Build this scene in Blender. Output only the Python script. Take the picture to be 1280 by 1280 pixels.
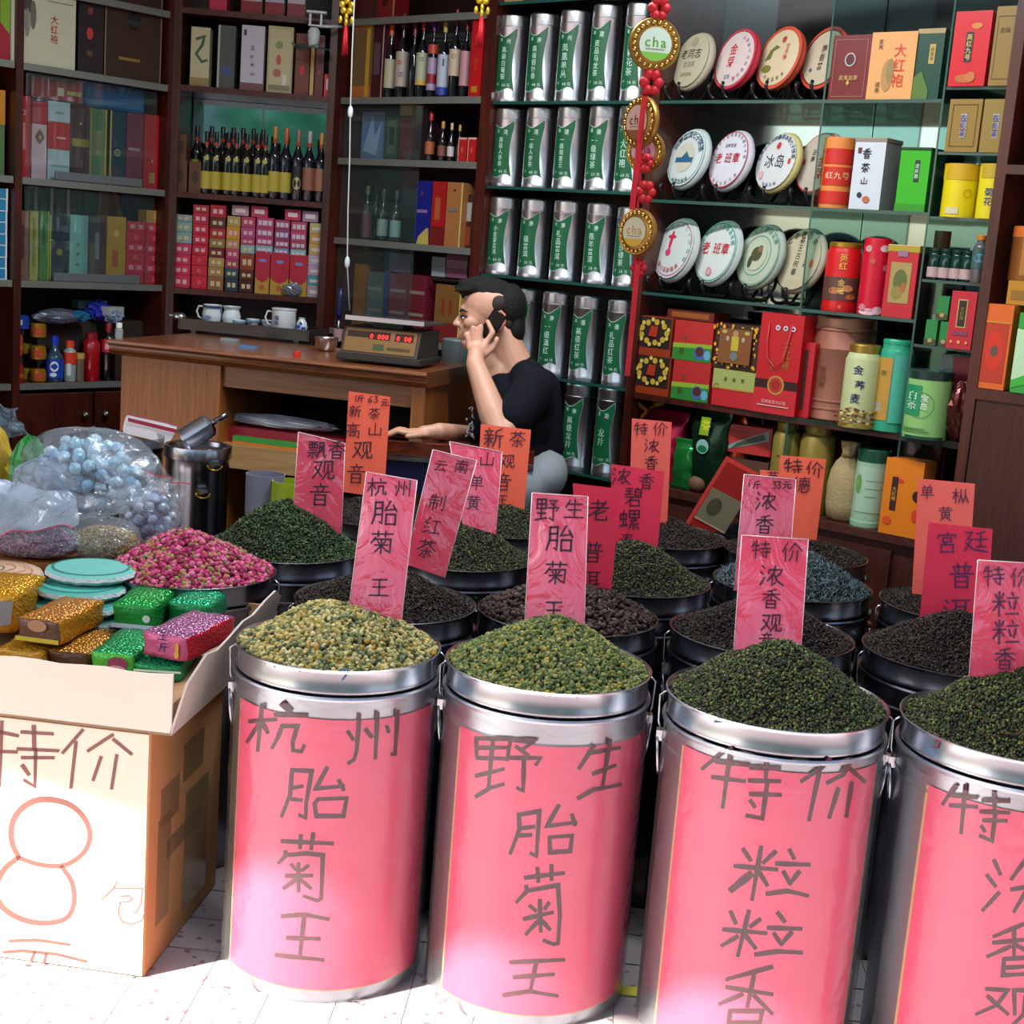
import bpy, bmesh, math, random
import numpy as np
from mathutils import Vector, Matrix

random.seed(7); rng = np.random.default_rng(7)
scene = bpy.context.scene
for _o in list(bpy.data.objects): bpy.data.objects.remove(_o)
COL = scene.collection
PI = math.pi

# ------------------------------------------------------------------ camera
H = 1.42; FZ = -0.03; FPX = 1800.0; PITCH = math.radians(10.63); ROLL = math.radians(4.403); YA = math.radians(-40.46)
_up = np.array([math.sin(ROLL)*math.cos(PITCH), -math.cos(ROLL)*math.cos(PITCH), -math.sin(PITCH)])
_fw = np.array([0, 0, 1.]); _fw = _fw-_up*(_fw@_up); _fw /= np.linalg.norm(_fw); _rt = np.cross(-_up, _fw)
M3 = np.array([_rt, _fw, _up])                     # camera (x right, y down, z forward) -> world
cam_d = bpy.data.cameras.new('camera'); cam = bpy.data.objects.new('camera', cam_d); COL.objects.link(cam)
cam_d.sensor_fit = 'HORIZONTAL'; cam_d.sensor_width = 36.0; cam_d.lens = 36.0*FPX/1280.0
cam_d.clip_start = 0.05; cam_d.clip_end = 200
_R = np.column_stack([M3[:, 0], -M3[:, 1], -M3[:, 2]])
cam.matrix_world = Matrix([list(_R[0])+[0], list(_R[1])+[0], list(_R[2])+[H], [0, 0, 0, 1]])
scene.camera = cam

# ------------------------------------------------------------------ world, sun, exposure
scene.view_settings.view_transform = 'Standard'; scene.view_settings.look = 'None'
scene.view_settings.gamma = 1.0; scene.view_settings.use_curve_mapping = False
scene.view_settings.exposure = 0.12
SUN_DIR = Vector((-0.75, -0.50, 1.0)).normalized()   # towards the sun
world = bpy.data.worlds.new('sky'); scene.world = world; world.use_nodes = True
_nt = world.node_tree; _nt.nodes.clear()
_sky = _nt.nodes.new('ShaderNodeTexSky'); _sky.sky_type = 'NISHITA'; _sky.sun_disc = False
_sky.sun_elevation = math.asin(SUN_DIR.z); _sky.sun_rotation = math.atan2(SUN_DIR.x, SUN_DIR.y)
_sky.air_density = 1.0; _sky.dust_density = 3.0
_bg = _nt.nodes.new('ShaderNodeBackground'); _bg.inputs[1].default_value = 0.23
_wo = _nt.nodes.new('ShaderNodeOutputWorld')
_nt.links.new(_sky.outputs[0], _bg.inputs[0]); _nt.links.new(_bg.outputs[0], _wo.inputs[0])
sd = bpy.data.lights.new('sun', 'SUN'); sd.energy = 17.0; sd.angle = math.radians(0.9); sd.color = (1, 0.95, 0.86)
so = bpy.data.objects.new('sun', sd); COL.objects.link(so)
so.rotation_euler = SUN_DIR.to_track_quat('Z', 'Y').to_euler()
def tube_light(name, loc, sx, sy, power, rz=0.0, color=(0.93, 0.98, 1.0)):
    l = bpy.data.lights.new(name, 'AREA'); l.shape = 'RECTANGLE'; l.size = sx; l.size_y = sy; l.energy = power; l.color = color
    o = bpy.data.objects.new(name, l); COL.objects.link(o); o.location = loc; o.rotation_euler = (0, 0, rz)
    return o
tube_light('ceiling_tube_light', (-0.25, 3.9, 2.70), 1.2, 0.12, 40, YA)
tube_light('ceiling_tube_light', (0.55, 3.1, 2.70), 1.2, 0.12, 24, YA)
try:
    scene.cycles.max_bounces = 7; scene.cycles.transparent_max_bounces = 16; scene.cycles.glossy_bounces = 4
    scene.cycles.caustics_reflective = False; scene.cycles.caustics_refractive = False
    scene.cycles.sample_clamp_indirect = 6.0
except Exception: pass

# ------------------------------------------------------------------ rays from photo pixels (1280 frame) onto real surfaces
EYE = np.array([0, 0, H])
def ray(x, y): return M3@np.array([(x-640)/FPX, (y-640)/FPX, 1.0])
def onz(x, y, z):
    r = ray(x, y); return EYE+r*((z-H)/r[2])
def ony(x, y, Y):
    r = ray(x, y); return EYE+r*(Y/r[1])
def atd(x, y, d): return EYE+ray(x, y)*d
def onplane(x, y, p, n):
    r = ray(x, y); return EYE+r*(np.dot(n, np.asarray(p)-EYE)/np.dot(n, r))
def oncyl(x, y, cx, cy, R):
    r = ray(x, y); a = r[0]**2+r[1]**2; b = -(r[0]*cx+r[1]*cy); c = cx*cx+cy*cy-R*R
    D = b*b-a*c
    if D < 0: D = 0
    return EYE+r*((-b-math.sqrt(D))/a)

# ------------------------------------------------------------------ materials
def lin(c):
    if isinstance(c, str):
        c = c.lstrip('#'); c = [int(c[i:i+2], 16)/255 for i in (0, 2, 4)]
    return tuple(((v/12.92) if v <= 0.04045 else ((v+0.055)/1.055)**2.4) for v in c)+(1.0,)
_mc = {}
def new_mat(name):
    m = bpy.data.materials.new(name); m.use_nodes = True
    nt = m.node_tree; nt.nodes.clear()
    out = nt.nodes.new('ShaderNodeOutputMaterial'); b = nt.nodes.new('ShaderNodeBsdfPrincipled')
    nt.links.new(b.outputs[0], out.inputs[0])
    return m, nt, b, out
def mat(col, rough=0.5, metal=0.0, var=0.08, scale=30.0, coat=0.0, bump=0.0, bscale=60.0, emit=0.0, spec=0.5, aniso=None):
    key = (col, rough, metal, var, scale, coat, bump, bscale, emit, spec)
    if key in _mc: return _mc[key]
    m, nt, b, out = new_mat('surface_'+col.lstrip('#'))
    c = lin(col)
    tc = nt.nodes.new('ShaderNodeTexCoord'); n = nt.nodes.new('ShaderNodeTexNoise'); n.inputs['Scale'].default_value = scale
    n.inputs['Detail'].default_value = 3.0
    nt.links.new(tc.outputs['Object'], n.inputs['Vector'])
    mx = nt.nodes.new('ShaderNodeMix'); mx.data_type = 'RGBA'
    mx.inputs[6].default_value = tuple(max(0, v*(1-var)) for v in c[:3])+(1,)
    mx.inputs[7].default_value = tuple(min(1, v*(1+var)+var*0.01) for v in c[:3])+(1,)
    nt.links.new(n.outputs['Fac'], mx.inputs[0]); nt.links.new(mx.outputs[2], b.inputs['Base Color'])
    b.inputs['Roughness'].default_value = rough; b.inputs['Metallic'].default_value = metal
    b.inputs['Specular IOR Level'].default_value = spec
    if coat: b.inputs['Coat Weight'].default_value = coat; b.inputs['Coat Roughness'].default_value = 0.08
    if emit:
        b.inputs['Emission Color'].default_value = c; b.inputs['Emission Strength'].default_value = emit
    if bump:
        n2 = nt.nodes.new('ShaderNodeTexNoise'); n2.inputs['Scale'].default_value = bscale; n2.inputs['Detail'].default_value = 4
        nt.links.new(tc.outputs['Object'], n2.inputs['Vector'])
        bp = nt.nodes.new('ShaderNodeBump'); bp.inputs['Strength'].default_value = bump; bp.inputs['Distance'].default_value = 0.01
        nt.links.new(n2.outputs['Fac'], bp.inputs['Height']); nt.links.new(bp.outputs[0], b.inputs['Normal'])
        if coat: nt.links.new(bp.outputs[0], b.inputs['Coat Normal'])
    _mc[key] = m; return m
def wood(name, c1, c2, scale=6.0, stretch=(1, 1, 0.08), rough=0.45, coat=0.0):
    if name in _mc: return _mc[name]
    m, nt, b, out = new_mat(name)
    tc = nt.nodes.new('ShaderNodeTexCoord'); mp = nt.nodes.new('ShaderNodeMapping')
    mp.inputs['Scale'].default_value = tuple(s*scale for s in stretch)
    n = nt.nodes.new('ShaderNodeTexNoise'); n.inputs['Scale'].default_value = 5; n.inputs['Detail'].default_value = 6; n.inputs['Distortion'].default_value = 1.2
    r = nt.nodes.new('ShaderNodeValToRGB'); r.color_ramp.elements[0].position = 0.35; r.color_ramp.elements[1].position = 0.68
    r.color_ramp.elements[0].color = lin(c1); r.color_ramp.elements[1].color = lin(c2)
    nt.links.new(tc.outputs['Object'], mp.inputs[0]); nt.links.new(mp.outputs[0], n.inputs['Vector'])
    nt.links.new(n.outputs['Fac'], r.inputs[0]); nt.links.new(r.outputs[0], b.inputs['Base Color'])
    b.inputs['Roughness'].default_value = rough
    if coat: b.inputs['Coat Weight'].default_value = coat; b.inputs['Coat Roughness'].default_value = 0.15
    _mc[name] = m; return m
def film(name, tint=(0.85, 0.95, 1.0), haze=0.12, rough=0.12, hazecol='#dfe9f2', bump=0.0, bscale=25, ior=1.45):
    """thin clear sheet: see-through with Fresnel gloss and a little milkiness"""
    if name in _mc: return _mc[name]
    m, nt, b, out = new_mat(name)
    nt.nodes.remove(b)
    tr = nt.nodes.new('ShaderNodeBsdfTransparent'); tr.inputs[0].default_value = tuple(tint)+(1,)
    gl = nt.nodes.new('ShaderNodeBsdfGlossy'); gl.inputs['Roughness'].default_value = rough
    df = nt.nodes.new('ShaderNodeBsdfDiffuse'); df.inputs[0].default_value = lin(hazecol)
    lw = nt.nodes.new('ShaderNodeLayerWeight'); lw.inputs[0].default_value = 0.5    # facing term, the same from both sides
    pw = nt.nodes.new('ShaderNodeMath'); pw.operation = 'POWER'; pw.inputs[1].default_value = 4.0
    nt.links.new(lw.outputs['Facing'], pw.inputs[0])
    fr = nt.nodes.new('ShaderNodeMath'); fr.operation = 'MULTIPLY_ADD'; fr.inputs[1].default_value = 0.9; fr.inputs[2].default_value = 0.045*(ior/1.45)
    nt.links.new(pw.outputs[0], fr.inputs[0])
    m1 = nt.nodes.new('ShaderNodeMixShader'); m1.inputs[0].default_value = haze
    m2 = nt.nodes.new('ShaderNodeMixShader')
    nt.links.new(tr.outputs[0], m1.inputs[1]); nt.links.new(df.outputs[0], m1.inputs[2])
    nt.links.new(fr.outputs[0], m2.inputs[0]); nt.links.new(m1.outputs[0], m2.inputs[1]); nt.links.new(gl.outputs[0], m2.inputs[2])
    if bump:
        tc = nt.nodes.new('ShaderNodeTexCoord'); n2 = nt.nodes.new('ShaderNodeTexNoise'); n2.inputs['Scale'].default_value = bscale
        n2.inputs['Detail'].default_value = 5; n2.inputs['Distortion'].default_value = 0.8
        nt.links.new(tc.outputs['Object'], n2.inputs['Vector'])
        bp = nt.nodes.new('ShaderNodeBump'); bp.inputs['Strength'].default_value = bump; bp.inputs['Distance'].default_value = 0.02
        nt.links.new(n2.outputs['Fac'], bp.inputs['Height'])
        for nd in (gl, df, lw): nt.links.new(bp.outputs[0], nd.inputs['Normal'])
    nt.links.new(m2.outputs[0], out.inputs[0])
    _mc[name] = m; return m
def islands(name, cols, rough=0.7, spec=0.3, coat=0.0, sub=0.0):
    """each grain or leaf of a heap takes one colour of its own from a list"""
    if name in _mc: return _mc[name]
    m, nt, b, out = new_mat(name)
    g = nt.nodes.new('ShaderNodeNewGeometry'); r = nt.nodes.new('ShaderNodeValToRGB'); r.color_ramp.interpolation = 'CONSTANT'
    els = r.color_ramp.elements
    while len(els) > 1: els.remove(els[-1])
    tot = sum(w for _, w in cols); acc = 0
    els[0].position = 0; els[0].color = lin(cols[0][0])
    for i, (c, w) in enumerate(cols):
        if i: e = els.new(acc/tot); e.color = lin(c)
        acc += w
    nt.links.new(g.outputs['Random Per Island'], r.inputs[0]); nt.links.new(r.outputs[0], b.inputs['Base Color'])
    b.inputs['Roughness'].default_value = rough; b.inputs['Specular IOR Level'].default_value = spec
    _mc[name] = m; return m

DARKWOOD = wood('dark_red_wood', '#2e0d07', '#521b0e', 5, (1, 1, 0.1), 0.38, 0.25)
MIDWOOD = wood('varnished_oak', '#8a4e1f', '#a9672c', 3, (6, 6, 0.25), 0.4, 0.25)
OAKH = wood('varnished_oak_lying', '#7a4a2a', '#9a6438', 3, (0.3, 6, 7), 0.4, 0.2)
STEEL = mat('#c9ccd2', 0.24, 1.0, 0.05, 8)
STEEL2 = mat('#b7bac2', 0.34, 1.0, 0.12, 14, bump=0.05, bscale=25)
DKSTEEL = mat('#6c6e78', 0.28, 1.0, 0.1, 8)
GLASS = film('cabinet_glass', (0.93, 0.965, 0.965), 0.03, 0.02, '#9fc4c4')
GEDGE = mat('#1d4b44', 0.2, 0, 0.1, 4, spec=0.8)
SHELFG = film('shelf_glass', (0.55, 0.75, 0.70), 0.10, 0.04, '#345a55')
MIRROR = mat('#a9bfc4', 0.06, 1.0, 0.1, 3)
WHITE = mat('#e8e8e4', 0.5); BLACK = mat('#0b0b0d', 0.4); GOLD = mat('#c9962e', 0.3, 1.0, 0.15, 20)
RED = mat('#c4101c', 0.45); GOLDP = mat('#d8a83a', 0.4)
PAPER_RED = '#f02a4e'
INK = mat('#4c0a1e', 0.6, 0, 0.2, 40)

# ------------------------------------------------------------------ mesh building
class MB:
    def __init__(s): s.v = []; s.f = []; s.m = []; s.s = []; s.mats = []
    def mi(s, m):
        if m not in s.mats: s.mats.append(m)
        return s.mats.index(m)
    def add(s, vs, fs, m, smooth=False):
        o = len(s.v); k = s.mi(m); s.v += [tuple(v) for v in vs]
        for f in fs: s.f.append(tuple(i+o for i in f)); s.m.append(k); s.s.append(smooth)
        return s
    def box(s, x0, x1, y0, y1, z0, z1, m, tf=None, mf=None, c=0.0):
        """box; c = corner chamfer of the vertical edges; mf = front (y0) face material"""
        if c > 0:
            ring = [(x0+c, y0), (x1-c, y0), (x1, y0+c), (x1, y1-c), (x1-c, y1), (x0+c, y1), (x0, y1-c), (x0, y0+c)]
            vs = [(x, y, z0) for x, y in ring]+[(x, y, z1) for x, y in ring]
            fs = [(i, (i+1) % 8, (i+1) % 8+8, i+8) for i in range(8)]+[tuple(range(7, -1, -1)), tuple(range(8, 16))]
        else:
            vs = [(x0, y0, z0), (x1, y0, z0), (x1, y1, z0), (x0, y1, z0), (x0, y0, z1), (x1, y0, z1), (x1, y1, z1), (x0, y1, z1)]
            fs = [(0, 1, 5, 4), (1, 2, 6, 5), (2, 3, 7, 6), (3, 0, 4, 7), (4, 5, 6, 7), (3, 2, 1, 0)]
        if tf: vs = [tuple(tf@Vector(v)) for v in vs]
        if mf is not None: s.add(vs, fs[1:], m); s.add(vs, fs[:1], mf)
        else: s.add(vs, fs, m)
        return s
    def lathe(s, prof, m, n=24, cx=0, cy=0, a0=0, a1=2*PI, mats=None, tf=None, sharp=35, cap0=False, cap1=False):
        full = abs(a1-a0-2*PI) < 1e-6; N = n if full else n+1
        angs = [a0+(a1-a0)*i/n for i in range(N)]
        def ringv(r, z): 
            L = [(cx+r*math.cos(a), cy+r*math.sin(a), z) for a in angs]
            return [tuple(tf@Vector(p)) for p in L] if tf else L
        prev = None
        for k in range(len(prof)-1):
            (r0, z0), (r1, z1) = prof[k], prof[k+1]
            mm = mats[k] if mats else m
            vs = ringv(r0, z0)+ringv(r1, z1)
            fs = [(i, (i+1) % N, (i+1) % N+N, i+N) for i in range(n)]
            share = False
            if prev is not None and not (mats and mats[k] is not mats[k-1]):
                a = math.atan2(prof[k][1]-prof[k-1][1], prof[k][0]-prof[k-1][0]); b = math.atan2(z1-z0, r1-r0)
                d = abs((a-b+PI) % (2*PI)-PI)
                share = d < math.radians(sharp)
            if share:
                o = len(s.v); s.v += vs[N:]; kk = s.mi(mm)
                for i in range(n):
                    j = (i+1) % N
                    s.f.append((prev+i, prev+j, o+j, o+i)); s.m.append(kk); s.s.append(True)
                prev = o
            else:
                o = len(s.v); s.add(vs, fs, mm, True); prev = o+N
        if full and cap0: s.add(ringv(*prof[0]), [tuple(range(N-1, -1, -1))], mats[0] if mats else m)
        if full and cap1: s.add(ringv(*prof[-1]), [tuple(range(N))], mats[-1] if mats else m)
        return s
    def tube(s, pts, r, m, n=6, caps=True, rs=None):
        pts = [Vector(p) for p in pts]; N = len(pts); vs = []; up = Vector((0, 0, 1))
        ref = None
        for i, p in enumerate(pts):
            d = (pts[min(i+1, N-1)]-pts[max(i-1, 0)]).normalized()
            if ref is None: ref = up if abs(d.z) < 0.9 else Vector((1, 0, 0))
            a = (ref-d*ref.dot(d)); a = a.normalized() if a.length > 1e-6 else d.orthogonal().normalized()
            ref = a; b = d.cross(a); rr = rs[i] if rs else r
            vs += [p+(a*math.cos(2*PI*k/n)+b*math.sin(2*PI*k/n))*rr for k in range(n)]
        fs = [(i*n+k, i*n+(k+1) % n, (i+1)*n+(k+1) % n, (i+1)*n+k) for i in range(N-1) for k in range(n)]
        if caps: fs += [tuple(range(n-1, -1, -1)), tuple((N-1)*n+k for k in range(n))]
        return s.add(vs, fs, m, True)
    def sphere(s, c, r, m, nu=12, nv=8, sc=(1, 1, 1), tf=None):
        vs = []; c = Vector(c)
        for j in range(nv+1):
            t = PI*j/nv
            for i in range(nu):
                a = 2*PI*i/nu; vs.append(Vector((r*sc[0]*math.sin(t)*math.cos(a), r*sc[1]*math.sin(t)*math.sin(a), r*sc[2]*math.cos(t))))
        if tf: vs = [tf@v for v in vs]
        vs = [v+c for v in vs]
        fs = [(j*nu+i, (j+1)*nu+i, (j+1)*nu+(i+1) % nu, j*nu+(i+1) % nu) for j in range(nv) for i in range(nu)]
        return s.add(vs, fs, m, True)
    def quad(s, a, b, c, d, m): return s.add([a, b, c, d], [(0, 1, 2, 3)], m)
    def mesh(s, name):
        me = bpy.data.meshes.new(name); me.from_pydata(s.v, [], s.f)
        for m in s.mats: me.materials.append(m)
        me.polygons.foreach_set('material_index', s.m); me.polygons.foreach_set('use_smooth', s.s); me.update()
        return me
def tag(o, label=None, cat=None, group=None, kind=None):
    if label: o['label'] = label
    if cat: o['category'] = cat
    if group: o['group'] = group
    if kind: o['kind'] = kind
    return o
def obj(name, mb, parent=None, label=None, cat=None, group=None, kind=None, loc=None, rz=0.0, bevel=0.0):
    me = mb.mesh(name) if isinstance(mb, MB) else mb
    o = bpy.data.objects.new(name, me); COL.objects.link(o)
    if parent is not None: o.parent = parent
    if loc is not None: o.location = loc
    if rz: o.rotation_euler = (0, 0, rz)
    if bevel:
        b = o.modifiers.new('edge', 'BEVEL'); b.width = bevel; b.segments = 2; b.limit_method = 'ANGLE'; b.angle_limit = math.radians(50)
    return tag(o, label, cat, group, kind)
def thing(name, label, cat, loc=(0, 0, 0), rz=0.0, group=None, kind=None):
    o = bpy.data.objects.new(name, None); COL.objects.link(o); o.location = loc; o.rotation_euler = (0, 0, rz)
    o.empty_display_size = 0.05
    return tag(o, label, cat, group, kind)
def copytree(o, parent=None):
    c = o.copy(); COL.objects.link(c)
    if parent is not None: c.parent = parent
    for ch in list(o.children):
        copytree(ch, c)
    return c

# ------------------------------------------------------------------ print glyphs (one depsgraph update for all of them)
PRINT = '大红袍百年老同志金芽班章冰岛英九号荞麦白茶cha州白高级毫银针凤凰单丛福建乌龙台湾人参特一观音王碧螺春黄山云南广德小青柑普洱礼品陈沙绿滇湖井元0123456789杭级祁门精装铁茉莉花江西贡菊景迈勐海七子饼古树早春酥油香国酒中原浆号珍藏鸿运官方安溪梅占洞庭毛尖宝岛台极兰五粮液贵州福寿牌茗枣乡干果六堡武夷岩肉桂CHINAPuer特价云和谐'
PG = {}
def _build_print():
    tmp = []
    for ch in dict.fromkeys(PRINT):
        cu = bpy.data.curves.new('g', 'FONT'); cu.body = ch; cu.size = 1.0; cu.resolution_u = 2; cu.align_x = 'CENTER'
        cu.offset = 0.008
        o = bpy.data.objects.new('g', cu); COL.objects.link(o); tmp.append((ch, o))
    dg = bpy.context.evaluated_depsgraph_get(); dg.update()
    for ch, o in tmp:
        try:
            me = o.evaluated_get(dg).to_mesh()
            vs = np.array([v.co[:] for v in me.vertices]) if len(me.vertices) else np.zeros((0, 3))
            fs = [tuple(p.vertices) for p in me.polygons]
            PG[ch] = ([(float(v[0]), float(v[1])-0.38) for v in vs], fs)
        except Exception: PG[ch] = ([], [])
    for ch, o in tmp:
        cu = o.data; bpy.data.objects.remove(o); bpy.data.curves.remove(cu)
_build_print()

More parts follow.
